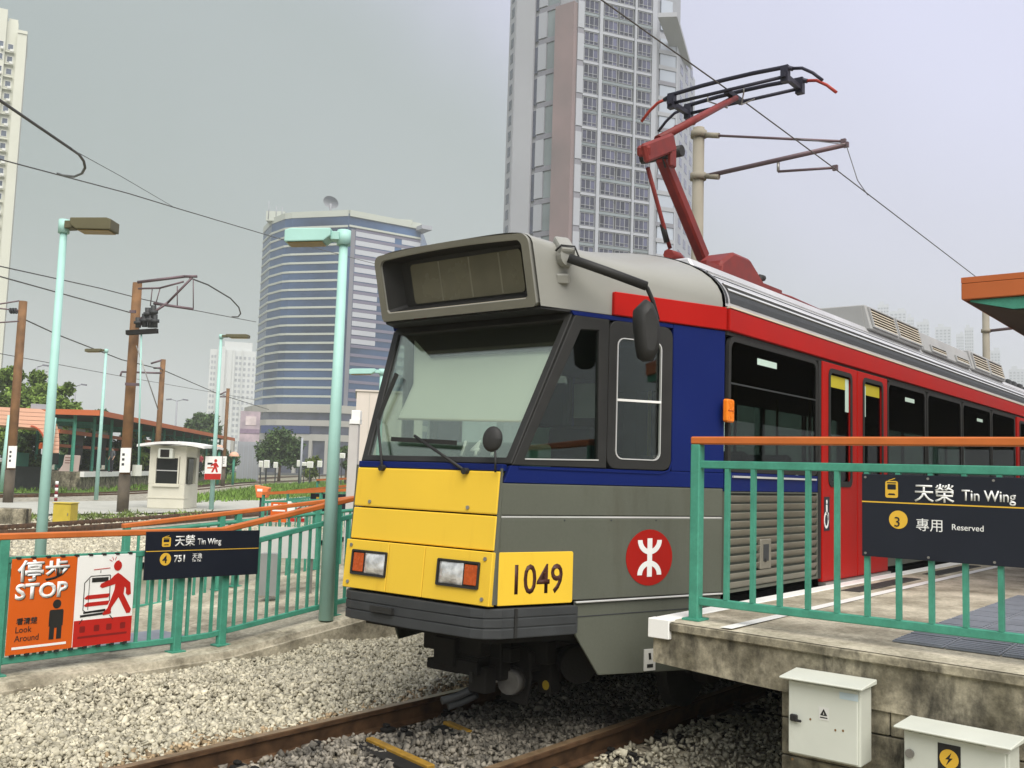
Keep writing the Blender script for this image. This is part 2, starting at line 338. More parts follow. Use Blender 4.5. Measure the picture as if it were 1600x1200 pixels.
# ------------------------------------------------------------------ ballast by the near track
def hb(x, y):
    h = np.where(y > 5.44, -.075+.07*np.clip((y-5.6)/1.6, 0, 1), np.where(y < 3.86, -.15, -.150))
    return h + .02*np.sin(x*2.3+y*3.1)+.018*np.sin(x*5.1-y*4.3)
rows = []
for x in np.linspace(-3, 30, 133):
    rows.append([(x, y, float(hb(np.array(x), np.array(y)))-.03) for y in np.linspace(1.2, 7.75, 40)])
mb = MB(); mb.grid(rows[::-1]); ob = mb.build('ballast_bed', m_bed, fix=True); tag(ob, kind='structure')
def stones(name, pos, size, mat, rng):
    n = len(pos)
    base = np.array([(-1, -1, -1), (1, -1, -1), (1, 1, -1), (-1, 1, -1), (-1, -1, 1), (1, -1, 1), (1, 1, 1), (-1, 1, 1)], float)*.62
    F = np.array([(0, 3, 2, 1), (4, 5, 6, 7), (0, 1, 5, 4), (1, 2, 6, 5), (2, 3, 7, 6), (3, 0, 4, 7)])
    v = np.repeat(base[None], n, 0); v = v*(1+rng.uniform(-.42, .42, v.shape))
    v *= (size[:, None]*np.stack([rng.uniform(.8, 1.55, n), rng.uniform(.6, 1.1, n), rng.uniform(.35, .75, n)], 1))[:, None, :]
    q = rng.normal(size=(n, 4)); q[:, 1:3] *= .5; q /= np.linalg.norm(q, axis=1)[:, None]
    w, x, y, z = q.T
    R = np.stack([1-2*(y*y+z*z), 2*(x*y-z*w), 2*(x*z+y*w), 2*(x*y+z*w), 1-2*(x*x+z*z), 2*(y*z-x*w), 2*(x*z-y*w), 2*(y*z+x*w), 1-2*(x*x+y*y)], 1).reshape(n, 3, 3)
    v = np.einsum('nij,nkj->nki', R, v)+pos[:, None, :]
    f = (F[None]+np.arange(n)[:, None, None]*8).reshape(-1, 4)
    me = bpy.data.meshes.new(name); me.vertices.add(n*8); me.vertices.foreach_set('co', v.reshape(-1).astype(np.float32))
    me.loops.add(len(f)*4); me.loops.foreach_set('vertex_index', f.reshape(-1).astype(np.int32))
    me.polygons.add(len(f)); me.polygons.foreach_set('loop_start', np.arange(0, len(f)*4, 4, dtype=np.int32))
    me.update(calc_edges=True); me.validate(); me.materials.append(mat)
    o = bpy.data.objects.new(name, me); COL.objects.link(o); return tag(o, kind='stuff')
def scatter(n, x0, x1, y0, y1, lift, rng):
    x = rng.uniform(x0, x1, n); y = rng.uniform(y0, y1, n)
    return np.stack([x, y, hb(x, y)+rng.uniform(-.02, lift, n)], 1)
pos = np.concatenate([scatter(30000, 1.6, 10, 5.53, 7.72, .020, RNG), scatter(4000, 10, 26, 5.55, 7.7, .02, RNG), scatter(7000, 3.3, 9, 1.6, 3.80, .02, RNG)])
pos = np.concatenate([pos, scatter(9000, 1.6, 8, 5.53, 7.72, .016, RNG)])
near = (pos[:, 1] > 5) & (pos[:, 1]+RNG.normal(0, .10, len(pos)) < 5.68)
m_rusty = M('rusty_ballast_stone', (.36, .27, .16), .9, var=.25, scale=8, bump=.2, bscale=70, c2=(.25, .18, .105), rnd=.4)
for pp, mm in ((pos[~near], m_stone), (pos[near], m_rusty)):
    stones('ballast_stones', pp, RNG.uniform(.013, .028, len(pp))*np.where(RNG.random(len(pp)) < .06, 1.5, 1), mm, RNG)
m_stoned = M('shade_dark_ballast_stone', (.26, .235, .19), .85, var=.25, scale=6, bump=.2, bscale=70, c2=(.13, .12, .10), rnd=.45)  # darker stone colour holds the shade between the rails
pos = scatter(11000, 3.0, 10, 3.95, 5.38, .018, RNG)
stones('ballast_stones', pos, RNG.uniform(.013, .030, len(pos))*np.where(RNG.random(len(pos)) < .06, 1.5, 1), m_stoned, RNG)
def far_stones(px, n, z):
    P3 = [at(x, y, Z=z) for x, y in px]; out = []
    xs = [p.x for p in P3]; ys = [p.y for p in P3]
    while len(out) < n:
        x, y = RNG.uniform(min(xs), max(xs)), RNG.uniform(min(ys), max(ys)); c = False; j = len(P3)-1
        for i in range(len(P3)):
            if (P3[i].y > y) != (P3[j].y > y) and x < (P3[j].x-P3[i].x)*(y-P3[i].y)/(P3[j].y-P3[i].y)+P3[i].x: c = not c
            j = i
        if c: out.append((x, y, z))
    return np.array(out)
pos = np.concatenate([far_stones([(-60, 868), (120, 868), (420, 845), (545, 828), (545, 815), (300, 828), (60, 842), (-60, 846)], 9000, -.10), far_stones([(-60, 836), (60, 832), (200, 822), (330, 810), (330, 803), (60, 808), (-60, 810)], 6000, -.10)])
stones('ballast_stones', pos, RNG.uniform(.03, .06, len(pos)), m_stone, RNG)
# ------------------------------------------------------------------ near track: rails and sleepers
tk = thing('railway_track', 'rusty near railway track running under the yellow fronted tram', 'track', (3, YC, -.15))
prof = [(-.06, -.155), (.06, -.155), (.06, -.142), (.012, -.128), (.010, -.042), (.035, -.030), (.035, -.004), (.028, 0), (-.028, 0), (-.035, -.004), (-.035, -.030), (-.010, -.042), (-.012, -.128), (-.06, -.142)]
for yy in (3.885, 5.435):
    fr = Fr((-3, yy, 0), (0, 1, 0), (0, 0, 1))
    mb = MB(); mb.prism(fr, prof, 0, 36); r = mb.build('rail', m_rail, tk)
    mb = MB(); mb.box(-3, 33, yy-.031, yy+.031, .0005, .003); mb.build('running_surface', m_railtop, r)
sb = None
for i in range(46):
    x = 1.37+i*.66
    if sb is None:
        mb = MB(); mb.box(x-.11, x+.11, YC-1.22, YC+1.22, -.30, -.158); sb = mb.build('sleeper', m_sleep, tk, bevel=.015); s0 = x
        cb = MB()
    else: inst(sb, tk, (x-s0, 0, 0))
clip0 = None
for i in range(16):
    for yy in (3.885, 5.435):
        for sg in (-1, 1):
            x = 1.37+i*.66
            if clip0 is None:
                mb = MB(); mb.box(x-.05, x+.05, yy+sg*.05, yy+sg*.13, -.155, -.125); mb.box(x-.02, x+.02, yy+sg*.045, yy+sg*.10, -.124, -.10)
                clip0 = mb.build('rail_clip', m_under, tk, bevel=.008); cl = (x, yy, sg)
            elif sg == cl[2]: inst(clip0, tk, (x-cl[0], yy-cl[1], 0))
            else: inst(clip0, tk, (x-cl[0], yy-cl[1]-.18, 0))
m_ymark = M('yellow_bar_paint', (.30, .17, .022), .6, var=.25, scale=12, stain=((.14, .10, .05), 14, .58, .2))
for a, b in (((577, 1155), (674, 1199)), ((697, 1129), (733, 1145))):
    p, q = at(*a, Z=-.11), at(*b, Z=-.11)
    mb = MB(); mb.beam(p, q, .06, .03); mb.build('yellow_bar', m_ymark, tk, bevel=.006)
    mb = MB(); dd = (q-p).normalized(); sd = Vector((dd.y, -dd.x, 0)); mb.beam(p+Vector((-.09, .0, -.03)), q+Vector((-.09, 0, -.03)), .12, .05); mb.build('bar_bracket', m_under, tk, bevel=.006)

# ------------------------------------------------------------------ right platform
def edgeX(y): return 5.55-.012*(3.24-y)
def edgeZ(y): return .885-.012*(3.24-y)
def platZ(x, y):
    e = edgeX(y); t = min(1, max(0, (x-e)/.9)); return edgeZ(y)+(.885-edgeZ(y))*t
pf = MB(); rows = []
ys = [3.24, 3.0, 2.6, 2.2, 1.8, 1.4, 1.0, .5, 0, -1, -2, -3.5, -5.5]
for y in ys:
    e = edgeX(y); rows.append([(x, y, platZ(x, y)) for x in [e, e+.2, e+.45, e+.9, 8, 12, 20, 45]])
pf.grid(rows[::-1], smooth=False)
plat = pf.build('platform', m_plat, fix=True); tag(plat, kind='structure')
ORIG['platform'] = Vector((0, 0, 0))
EF = Fr((5.55, 3.24, 0), (-.012, -1, 0), (0, 0, 1)); kk = 1.0
mb = MB()                                        # slab front, lip and underside
def slabz(y): return edgeZ(y)-.25-.02
pts = [((3.24-y)*kk, edgeZ(y)-.004) for y in ys]; bot = [((3.24-y)*kk, edgeZ(y)-.265-min(.9, 3.24-y)*.045) for y in ys]
mb.prism(EF, pts+bot[::-1], -.30, -.012); mb.build('slab_front', m_conc, plat)
mb = MB(); lip = [(u, v-.052) for u, v in pts]; mb.prism(EF, pts+lip[::-1], -.012, .016); mb.build('slab_lip', m_conc, plat, bevel=.006)
mb = MB(); mb.box(6.5, 45, 2.3, 3.228, .63, .875); mb.build('slab_body', m_conc, plat)
mb = MB(); mb.box(5.62, 45, 2.1, 2.38, -.3, .63); mb.build('support_wall', m_conc, plat)
# wall below the slab, laid in courses
u0 = (3.24-2.39)*kk
for i, (z0, z1) in enumerate(((-.35, .005), (.012, .215), (.222, .425), (.432, .63))):
    u = u0; n = 0
    while u < 8.5:
        w = (1.18 if i % 2 else .92) if n else (.62 if i % 2 else 1.0)
        zt = z1 if i < 3 else z1
        mb = MB(); mb.fbox(EF, u+.003, u+w-.003, z0, min(zt, edgeZ(3.24-(u+w)/kk)-.2), -.30, -.030-.006*random.random())
        if min(zt, edgeZ(3.24-(u+w)/kk)-.2) > z0+.02: mb.build('wall_block', m_conc, plat, bevel=.006)
        u += w; n += 1
mb = MB(); mb.fbox(EF, u0-.02, 8.5, -.35, .60, -.5, -.32); mb.build('wall_core', m_conc, plat)
# painted lines and drain
mb = MB(); mb.box(5.575, 45, 3.135, 3.262, .845, .893); mb.build('edge_strip', m_white, plat, bevel=.005)
mb = MB(); mb.fbox(EF, -.022, .13, .775, .8955, -.06, .022); mb.build('edge_strip_end', m_white, plat, bevel=.004)
mb = MB(); mb.add([(edgeX(2.77)+.015, 2.78, .890), (edgeX(2.72)+.015, 2.70, .890), (45, 2.70, .890), (45, 2.78, .890)], [[0, 1, 2, 3]]); mb.build('platform_line', m_white, plat)
m_slot = M('drain_iron', (.06, .058, .055), .7, .2, var=.2, scale=10)
for x in (8.3, 10.6, 13.1, 15.6):
    mb = MB(); mb.box(x, x+1.7, 2.88, 3.04, .880, .8905); dr = mb.build('drain_cover', m_slot, plat)
    mb = MB()
    for k in range(17): mb.box(x+.04+k*.1, x+.07+k*.1, 2.9, 3.02, .8906, .894)
    tag(mb.build('grate_bars', m_slot, plat), kind='stuff')
mb = MB(); jl = [at(1222, 996, Z=.887), at(1318, 957, Z=.887)]
# ribbed tactile strips on the ramp
px_t = [(1402, 1003), (1545, 948), (1700, 905), (1720, 1080), (1600, 1038)]
tp = [at(x, y, Z=.86) for x, y in px_t]
def tact_strip(x0, x1, y0, y1):
    n = 0
    x = x0
    while x < x1-.02:
        mb = MB(); a, b = x, min(x+.29, x1)
        mb.add([(a, y0, platZ(a, y0)+.004), (b, y0, platZ(b, y0)+.004), (b, y1, platZ(b, y1)+.004), (a, y1, platZ(a, y1)+.004),
                (a, y0, platZ(a, y0)+.012), (b, y0, platZ(b, y0)+.012), (b, y1, platZ(b, y1)+.012), (a, y1, platZ(a, y1)+.012)],
               [[4, 5, 6, 7], [0, 1, 5, 4], [1, 2, 6, 5], [2, 3, 7, 6], [3, 0, 4, 7]])
        k = int((b-a)/.055)
        for i in range(k):
            q = a+.012+i*.055
            mb.add([(q, y0+.01, platZ(q, y0)+.013), (q+.03, y0+.01, platZ(q+.03, y0)+.013), (q+.03, y1-.01, platZ(q+.03, y1)+.013), (q, y1-.01, platZ(q, y1)+.013),
                    (q, y0+.01, platZ(q, y0)+.019), (q+.03, y0+.01, platZ(q+.03, y0)+.019), (q+.03, y1-.01, platZ(q+.03, y1)+.019), (q, y1-.01, platZ(q, y1)+.019)],
                   [[4, 5, 6, 7], [0, 1, 5, 4], [1, 2, 6, 5], [2, 3, 7, 6], [3, 0, 4, 7]])
        mb.build('tactile_tile', m_tact, plat); x += .3
for (y0, y1, x0) in ((1.59, 1.87, 5.93), (1.30, 1.58, 5.93), (1.01, 1.29, 5.93), (.72, 1.00, 5.93), (.43, .71, 5.93), (.14, .42, 5.93)):
    tact_strip(x0, 9.2, y0, y1)

# ------------------------------------------------------------------ left walkway with ramp
def gz(x): return .10 if x < 5.6 else .10+.11*(x-5.6) if x < 12.7 else .88
WY = 7.66
xs = [-4, 0, 2, 3, 4, 5, 5.6, 6.3, 7, 8, 9, 10, 11, 12.7, 16, 24, 40]
mb = MB(); rows = []
for x in xs:
    g = gz(x); rows.append([(x, WY, -.2), (x, WY, g-.075), (x, WY+.03, g-.07), (x, WY+.05, g-.02), (x, WY+.16, g-.005), (x, WY+.17, g), (x, 10.45, g), (x, 10.45, -.25)])
mb.grid(rows, smooth=False); wk = mb.build('walkway', m_walk, fix=True); tag(wk, kind='structure')
for x, w, y in ((4.75, 1.2, 8.25),):
    mb = MB(); mb.box(x, x+w, y, y+.75, gz(5)+.002, gz(5)+.010); mb.build('tactile_tile', m_tact, wk)

# ------------------------------------------------------------------ railings
def railing(label, group, P0, tops, mids, bots, posts, orange=True, bal=None, name='railing', bw=.020, tube_mid=False, y=None):
    """P(x) functions: tops/mids/bots are lists of world points; posts list of (top point, foot point)"""
    t = thing(name, label, 'railing', P0, group)
    for k in range(len(tops)-1):
        MB().beam(tops[k], tops[k+1], .075, .05).build('top_rail', m_orange if orange else m_teal, t, bevel=.008)
    for k in range(len(mids)-1):
        (MB().tube([mids[k], mids[k+1]], .024, 10) if tube_mid else MB().beam(mids[k], mids[k+1], .035, .05)).build('mid_rail', m_teal, t, bevel=0 if tube_mid else .005)
    for k in range(len(bots)-1):
        MB().beam(bots[k], bots[k+1], .035, .05).build('bottom_rail', m_teal, t, bevel=.005)
    for a, b in posts:
        p = MB().beam(b, a, .065, .075).build('post', m_teal, t, bevel=.006)
        MB().box(b[0]-.07, b[0]+.07, b[1]-.06, b[1]+.06, b[2], b[2]+.012).build('base_plate', m_teal, p)
    for a, b in bal or []:
        MB().beam(b, a, bw, bw+.008).build('baluster', m_teal, t)
    return t
# right platform railing, along the end of the platform
FX = 5.76
yl = 3.05; ye = -1.2
bal = []
y = 2.835; step = .176
while y > ye:
    bal.append(((FX, y, 1.852), (FX, y, 1.03))); y -= step
fence_r = railing('teal railing with orange top rail at the end of the near platform', None, (FX, yl, .885),
    [(FX, yl+.035, 2.03), (FX, ye, 2.03)], [(FX, yl, 1.876), (FX, ye, 1.876)], [(FX, yl, 1.005), (FX, ye, 1.005)],
    [((FX, yl, 2.005), (FX, yl, .885)), ((FX, .98, 2.005), (FX, .98, .86)), ((FX, ye, 2.005), (FX, ye, .84))], bal=bal, bw=.027)
# left walkway railing: level part then ramp
LY = 7.9
def L(px, py): return at(px, py, Y=LY)
def zt(x): return 1.168 if x < 5.6 else 1.168+.18*(x-5.6)
xA, xB, xC = L(275, 1000).x, L(345, 1000).x, L(538, 950).x
top = [(L(-60, 838).x, LY, 1.168), (5.6, LY, 1.168), (9.6, LY, zt(9.6))]
bl = []
def zb(x): return .205 if x < xA else .205+.115*(x-xA-.4)
x = 2.9
while x < 9.5:
    if not (x > xA-.05 and x < xA+.06): bl.append(((x, LY, zt(x)-.19), (x, LY, zb(x)+.02)))
    x += .125
xp = L(2, 900).x
fence_l = railing('teal railing with orange top rail carrying the orange stop sign', None, (xA, LY, gz(xA)),
    top, [(top[0][0], LY, .985), (5.6, LY, .985), (9.6, LY, zt(9.6)-.185)], [(top[0][0], LY, .21), (xA, LY, .205), (5.5, LY, .21), (9.6, LY, zb(9.6))],
    [((xx, LY, zt(xx)-.02), (xx, LY, gz(xx))) for xx in (xp, xA, xB, xC-.16, xC+.16, 8.9)], bal=bl)
# railing on the far side of the walkway, rising with the ramp
RY = 10.2
def R2(px, py): return at(px, py, Y=RY)
a, b = R2(192, 822), R2(552, 778); a2, b2 = R2(230, 829), R2(552, 797); a3, b3 = R2(200, 951), R2(333, 931)
ext = lambda p, q, x: p+(q-p)*((x-p.x)/(q.x-p.x))
XE = 12.0
bl = []; x = a.x+.2
while x < XE:
    bl.append((ext(a2, b2, x)-Vector((0, 0, .02)), ext(a3, b3, x))); x += .15
e2 = lambda p, q: [p, ext(p, q, XE)]
fence_f = railing('teal railing with tubular handrail on the far side of the left walkway', None, (a.x, RY, gz(a.x)),
    e2(a, b), [ext(a2, b2, a.x+.1), ext(a2, b2, XE)], e2(a3, b3),
    [(ext(a, b, xx)-Vector((0, 0, .02)), Vector((xx, RY, gz(xx)))) for xx in (a.x+.05, R2(347, 800).x, R2(373, 800).x, R2(495, 800).x, 9.9, 11.9)], bal=bl, tube_mid=True)
# ------------------------------------------------------------------ the tram
tram = thing('light_rail_tram', 'yellow fronted blue, red and grey light rail tram standing beside the platform', 'tram', (4.8, YC, 0))
TH = math.atan(.3676); CT = math.cos(TH)
CABN = Fr((4.86, 3.98, 0), (math.cos(TH), -math.sin(TH), 0), (0, 0, 1))
BODN = Fr((6.68, 3.30, 0), (1, 0, 0), (0, 0, 1))
def oncab0(px, py): k = ray(px, py); t = (CABN.o-EYE).dot(CABN.n)/k.dot(CABN.n); q = EYE+k*t-CABN.o; return q.dot(CABN.r), q.dot(CABN.u)
def cu(X): return (X-4.86)/CT
def cpts(p): return [(cu(x), z) for x, z in p]
def bpts(p): return [(x-6.68, z) for x, z in p]
def both(fn, name, mat, parent=tram, **k):
    out = []
    for s in (0, 1):
        mb = MB(); fn(mb)
        if s: mb.mirror(YC)
        out.append(mb.build(name, mat, parent, **k))
    return out
XR = 24.6                                       # rear end of the tram
# --- grey cab side in two panels, with the joint between them
both(lambda m: m.prism(CABN, cpts([(4.885, .955), (6.665, .965), (6.665, 1.496), (4.885, 1.496)]), -.04, 0), 'cab_side_panel', m_grey, bevel=.006)
both(lambda m: m.prism(CABN, cpts([(4.885, 1.512), (6.665, 1.512), (6.665, 1.716), (4.885, 1.716)]), -.04, 0), 'cab_side_panel', m_grey, bevel=.006)
both(lambda m: m.prism(CABN, cpts([(4.885, 1.498), (6.665, 1.498), (6.665, 1.509), (4.885, 1.509)]), -.03, -.002), 'joint_trim', m_alu)
both(lambda m: m.prism(CABN, cpts([(4.90, 1.719), (6.67, 1.719), (6.67, 1.83), (4.945, 1.83)]), -.04, -.001), 'blue_waist_panel', m_blue, bevel=.004)
both(lambda m: m.prism(CABN, cpts([(6.20, 1.832), (6.67, 1.832), (6.67, 2.888), (6.20, 2.888)]), -.04, -.001), 'blue_pillar_panel', m_blue, bevel=.004)
both(lambda m: m.prism(CABN, cpts([(5.38, 2.86), (6.195, 2.86), (6.195, 2.888), (5.36, 2.888)]), -.04, -.002), 'blue_header', m_blue)
# corner strips between the front and the cab sides
def corner(m):
    rows = []
    for z in (.955, 1.28, 1.50, 1.72, 1.81):
        xf = 4.82+.0835*(z-.945); r = []
        for a in (0, .25, .5, .75, 1):
            p0 = Vector((xf, YC-.66, z)); p1 = Vector((xf-.004, YC-.692, z)); p2 = Vector(CABN.p(cu(4.89), z))
            r.append(p0*(1-a)**2+p1*2*a*(1-a)+p2*a*a)
        rows.append(r)
    m.grid(rows)
both(corner, 'corner_post', m_grey, fix=False)
# skirt
both(lambda m: m.prism(CABN, cpts([(5.445, .745), (5.64, .455), (6.665, .42), (6.665, .945), (5.445, .945)]), -.03, -.012), 'cab_skirt', m_grey, bevel=.004)
both(lambda m: m.prism(CABN, cpts([(5.445, .938), (6.665, .95), (6.665, .962), (5.445, .950)]), -.03, .010), 'skirt_ledge', m_alu, bevel=.003)
both(lambda m: m.prism(CABN, cpts([(5.445, .845), (6.665, .862), (6.665, .868), (5.445, .851)]), -.03, -.009), 'skirt_seam', m_bump)
m_tagw = M('small_plate_white', (.62, .62, .58), .5, var=.05)
pl = MB().prism(CABN, cpts([(6.00, .455), (6.09, .455), (6.09, .60), (6.00, .60)]), -.011, .0).build('number_plate', m_tagw, tram)
MB().prism(CABN, cpts([(6.02, .475), (6.07, .475), (6.07, .50), (6.02, .50)]), .0005, .0015).build('plate_print', m_kprint, pl)
MB().prism(CABN, cpts([(6.035, .53), (6.055, .53), (6.05, .575), (6.03, .575)]), .0005, .0015).build('plate_print', m_kprint, pl)
for px in (882, 955, 1025):
    q = oncab0(px, 813); MB().disc(CABN.shift(*q), 0, 0, .006, .006, .0005, .004, 8).build('panel_screw', m_bump, tram)
# --- yellow wrap panel with the fleet number
both(lambda m: m.prism(CABN, cpts(rrect(4.872, 5.416, .945, 1.279, .012, 2)), -.02, .006), 'yellow_side_panel', m_yellow, bevel=.003)
text('1049', CABN.shift(cu(4.955), 1.018), 0, 0, .262, m_dprint, tram, 'fleet_number', n0=.0065, depth=.0006, bold=.0035, sx=.79)
# --- emblem
em = MB().disc(CABN, cu(6.022), 1.228, .205, .193, .0005, .004, 40).build('emblem', m_logo, tram)
eb = MB(); c0, z0 = cu(6.022), 1.228
eb.fbox(CABN, c0-.021, c0+.021, z0-.132, z0+.132, .0042, .0065)
def arc(sgn):
    m = MB(); o = []; i = []
    for k in range(17):
        t = math.radians(180+180*k/16)
        o.append((c0+.106*math.cos(t), z0+sgn*(.120+.106*math.sin(t)*.93+.0))); i.append((c0+.066*math.cos(t), z0+sgn*(.120+.068*math.sin(t)*.93)))
    m.prism(CABN, o+i[::-1], .0042, .0063); return m
eb.build('emblem_bar', m_print, em); arc(1).build('emblem_arc', m_print, em); arc(-1).build('emblem_arc', m_print, em)
# --- front panels
FV = Vector((.0835, 0, 1)).normalized()
FRN = Fr((4.82, YC, .945), (0, -1, 0), FV); fz = lambda z: (z-.945)/FV.z
HW = .664
def fpanel(z0, z1, n, u0=-HW, u1=HW): return MB().fbox(FRN, u0, u1, fz(z0), fz(z1), -.03, n)
bonnet = fpanel(1.516, 1.79, .006).build('bonnet_panel', m_yellow, tram, bevel=.010, seg=2)
fpanel(1.288, 1.506, .006).build('middle_panel', m_yellow, tram, bevel=.006)
SEAM1, SEAM2 = -.245, .095
L3 = fpanel(.945, 1.279, .026, -HW-.012, SEAM1-.002).build('headlight_panel', m_yellow, tram, bevel=.004)
C3 = fpanel(.945, 1.279, .026, SEAM1+.002, SEAM2-.002).build('centre_panel', m_yellow, tram, bevel=.004)
R3 = fpanel(.945, 1.279, .026, SEAM2+.002, HW+.012).build('headlight_panel', m_yellow, tram, bevel=.004)
for par, us, zs in ((bonnet, (-.50, .42), (1.55, 1.55)), (L3, (-.62, -.62), (1.24, .985)), (R3, (.62, .62), (1.235, .985))):
    for u, z in zip(us, zs): MB().disc(FRN, u, fz(z), .013, .013, .007 if par is bonnet else .0265, .016 if par is bonnet else .034, 10).build('fastener', m_steel, par)
def headlight(u0, u1, lens_left):
    h = MB().ring(FRN, rrect(u0-.012, u1+.012, fz(1.040), fz(1.212), .010, 2), rrect(u0, u1, fz(1.052), fz(1.200), .006, 2), .0265, .040).build('headlight', m_black, tram)
    MB().fbox(FRN, u0-.003, u1+.003, fz(1.049), fz(1.203), .0265, .029).build('headlight_housing', m_black, h)
    um = u0+(u1-u0)*(.63 if lens_left else .37)
    la, lb = (u0+.006, um) if lens_left else (um, u1-.006); ia, ib = (um+.012, u1-.006) if lens_left else (u0+.006, um-.012)
    # domed lens
    rows = []
    for i in range(7):
        rows.append([FRN.p(la+(lb-la)*j/8, fz(1.056)+(fz(1.196)-fz(1.056))*i/6, .030+.022*(1-((j-4)/4)**4)*(1-((i-3)/3)**4)) for j in range(9)])
    mb = MB(); mb.grid(rows); mb.build('headlight_lens', m_lens, h)
    MB().fbox(FRN, ia, ib, fz(1.062), fz(1.190), .0295, .036).build('indicator_lens', m_amberd, h, bevel=.004)
headlight(-.585, -.262, False); headlight(.235, .572, True)
# blue strip under the windscreen and windscreen frame
MB().fbox(FRN, -.672, .672, fz(1.794), fz(1.838), -.05, -.004).build('blue_nose_strip', m_blue, tram, bevel=.004)
WB, WT = Vector((4.945, YC, 1.842)), Vector((5.385, YC, 2.885))
WF = Fr(WB, (0, -1, 0), WT-WB); WH = (WT-WB).length
hw0, hw1 = .70, .845
o_ = [(-hw0, 0), (hw0, 0), (hw1, WH), (-hw1, WH)]
def inset(t, b, sL, sR): return [(-hw0+sL, b), (hw0-sR, b), (hw1-sR-.005, WH-t), (-hw1+sL+.005, WH-t)]
MB().ring(WF, o_, inset(.06, .045, .055, .055), -.05, .0).build('windscreen_frame', m_black, tram, bevel=.005)
MB().prism(WF, inset(.055, .04, .05, .05), -.022, -.014).build('windscreen', g_wind, tram)
# painted sky reflection and number card behind the glass
m_skyrefl = M('sky_reflection_tone', (.86, .86, .80), .9, var=.05, scale=1.2)
def onf(px, py, n=.03):
    k = ray(px, py); o = WF.p(0, 0, n); t = (o-EYE).dot(WF.n)/k.dot(WF.n); return EYE+k*t
def onw(px, py, n): q = onf(px, py, n)-WF.p(0, 0, 0); return q.dot(WF.r), q.dot(WF.u)
bp_ = [onw(x, y, -.09) for x, y in ((622, 654), (814, 658), (868, 545), (893, 500), (648, 520), (646, 600))]
refl_sheet = MB().prism(WF, bp_, -.095, -.09).build('sky_reflection', m_skyrefl, tram)  # added pale sheet standing in for sky reflected in the windscreen
MB().tube([WF.p(*bp_[0], -.092), WF.p(*bp_[1], -.092)], .008, 8).build('reflection_edge_bar', m_cream, refl_sheet)
vp_ = [onw(x, y, -.06) for x, y in ((632, 532), (648, 531), (672, 558), (864, 546), (890, 495), (636, 505))]
MB().prism(WF, vp_, -.07, -.06).build('dark_reflection_panel', m_black, tram)  # dark part of the windscreen reflection, built as an added panel
m_card = M('route_digit', (.88, .89, .87), .6, var=.03)
for ch, px in (('1', 723), ('4', 742), ('4', 768)):
    u, v = onw(px, 711, -.027); text(ch, WF, u-.05, v, .15, m_card, tram, 'route_number', bold=.004, n0=-.027)
m_dash = M('dashboard', (.06, .10, .075), .7, var=.2, scale=5)
MB().box(5.075, 5.45, YC-.66, YC+.66, 1.62, 1.985).build('dashboard', m_dash, tram, bevel=.02)
# wipers and round mirror
def wiper(piv, elbow, b0, b1, out=.05):
    w = MB().tube([piv, elbow], .011, 6).build('wiper', m_black, tram)
    MB().disc(Fr(piv, (0, -1, 0), (0, 0, 1)), 0, 0, .022, .022, -.02, .02, 10).build('wiper_pivot', m_black, w)
    MB().beam(b0, b1, .014, .032).build('wiper_blade', m_black, w)
def onf(px, py, n=.03):
    k = ray(px, py); o = WF.p(0, 0, n); t = (o-EYE).dot(WF.n)/k.dot(WF.n); return EYE+k*t
wiper(onf(597, 731, .05), onf(590, 655), onf(590, 655, .022), onf(620, 584, .022))
wiper(onf(727, 736, .05), onf(648, 681), onf(612, 686, .022), onf(713, 692, .022))
mc = onf(769, 686, .12); st = MB().tube([onf(774, 738, .06), onf(774, 715, .10), mc+Vector((.03, 0, -.03))], .008, 6).build('round_mirror', m_black, tram)
mf = Fr(mc, (.25, -1, 0), (.1, 0, 1)); rows = []
mb = MB()
for i in range(5):
    a = i/4*math.pi/2; rr = .075*math.cos(a); hh = .03*math.sin(a)
    rows.append([mf.p(rr*math.cos(t*math.pi/8)*.92, rr*math.sin(t*math.pi/8)*1.12, hh) for t in range(17)])
mb.grid(rows); mb.build('mirror_back', m_black, st)
MB().disc(mf, 0, 0, .069, .084, -.012, 0, 20).build('mirror_rim', m_black, st)
# --- bumper
bp = [(5.43, YC-.905), (4.89, YC-.71), (4.80, YC-.635), (4.772, YC-.55), (4.766, YC)]
full = bp+[(x, 2*YC-y) for x, y in bp[::-1]]
def brow(z0, z1, off):
    f = [(x-off*(1 if i not in (0, len(full)-1) else 0), y+(off if y < YC-.7 else -off if y > YC+.7 else 0)*-1) for i, (x, y) in enumerate(full)]
    return [(x, y) for x, y in f], z0, z1
bumper = None
for z0, z1, off in ((.742, .805, .0), (.810, .866, .0), (.871, .928, .0)):
    P_, a, b = brow(z0, z1, off); mb = MB(); mb.prism(WORLD, P_, a, b)
    if bumper is None: bumper = mb.build('bumper', m_bump, tram, bevel=.007, seg=2)
    else: mb.build('bumper_rib', m_bump, bumper, bevel=.006, seg=2)
P_ = [(x+.014, y) for x, y in full]
MB().prism(WORLD, P_, .75, .92).build('bumper_core', m_bump, bumper)
MB().box(4.74, 4.772, YC+.12, YC+.33, .815, .855).build('bumper_slot', m_black, bumper)
both(lambda m: m.prism(CABN, cpts([(4.985, .745), (5.005, .745), (5.005, .927), (4.985, .927)]), .0, .036), 'bumper_joint', m_black, bumper)
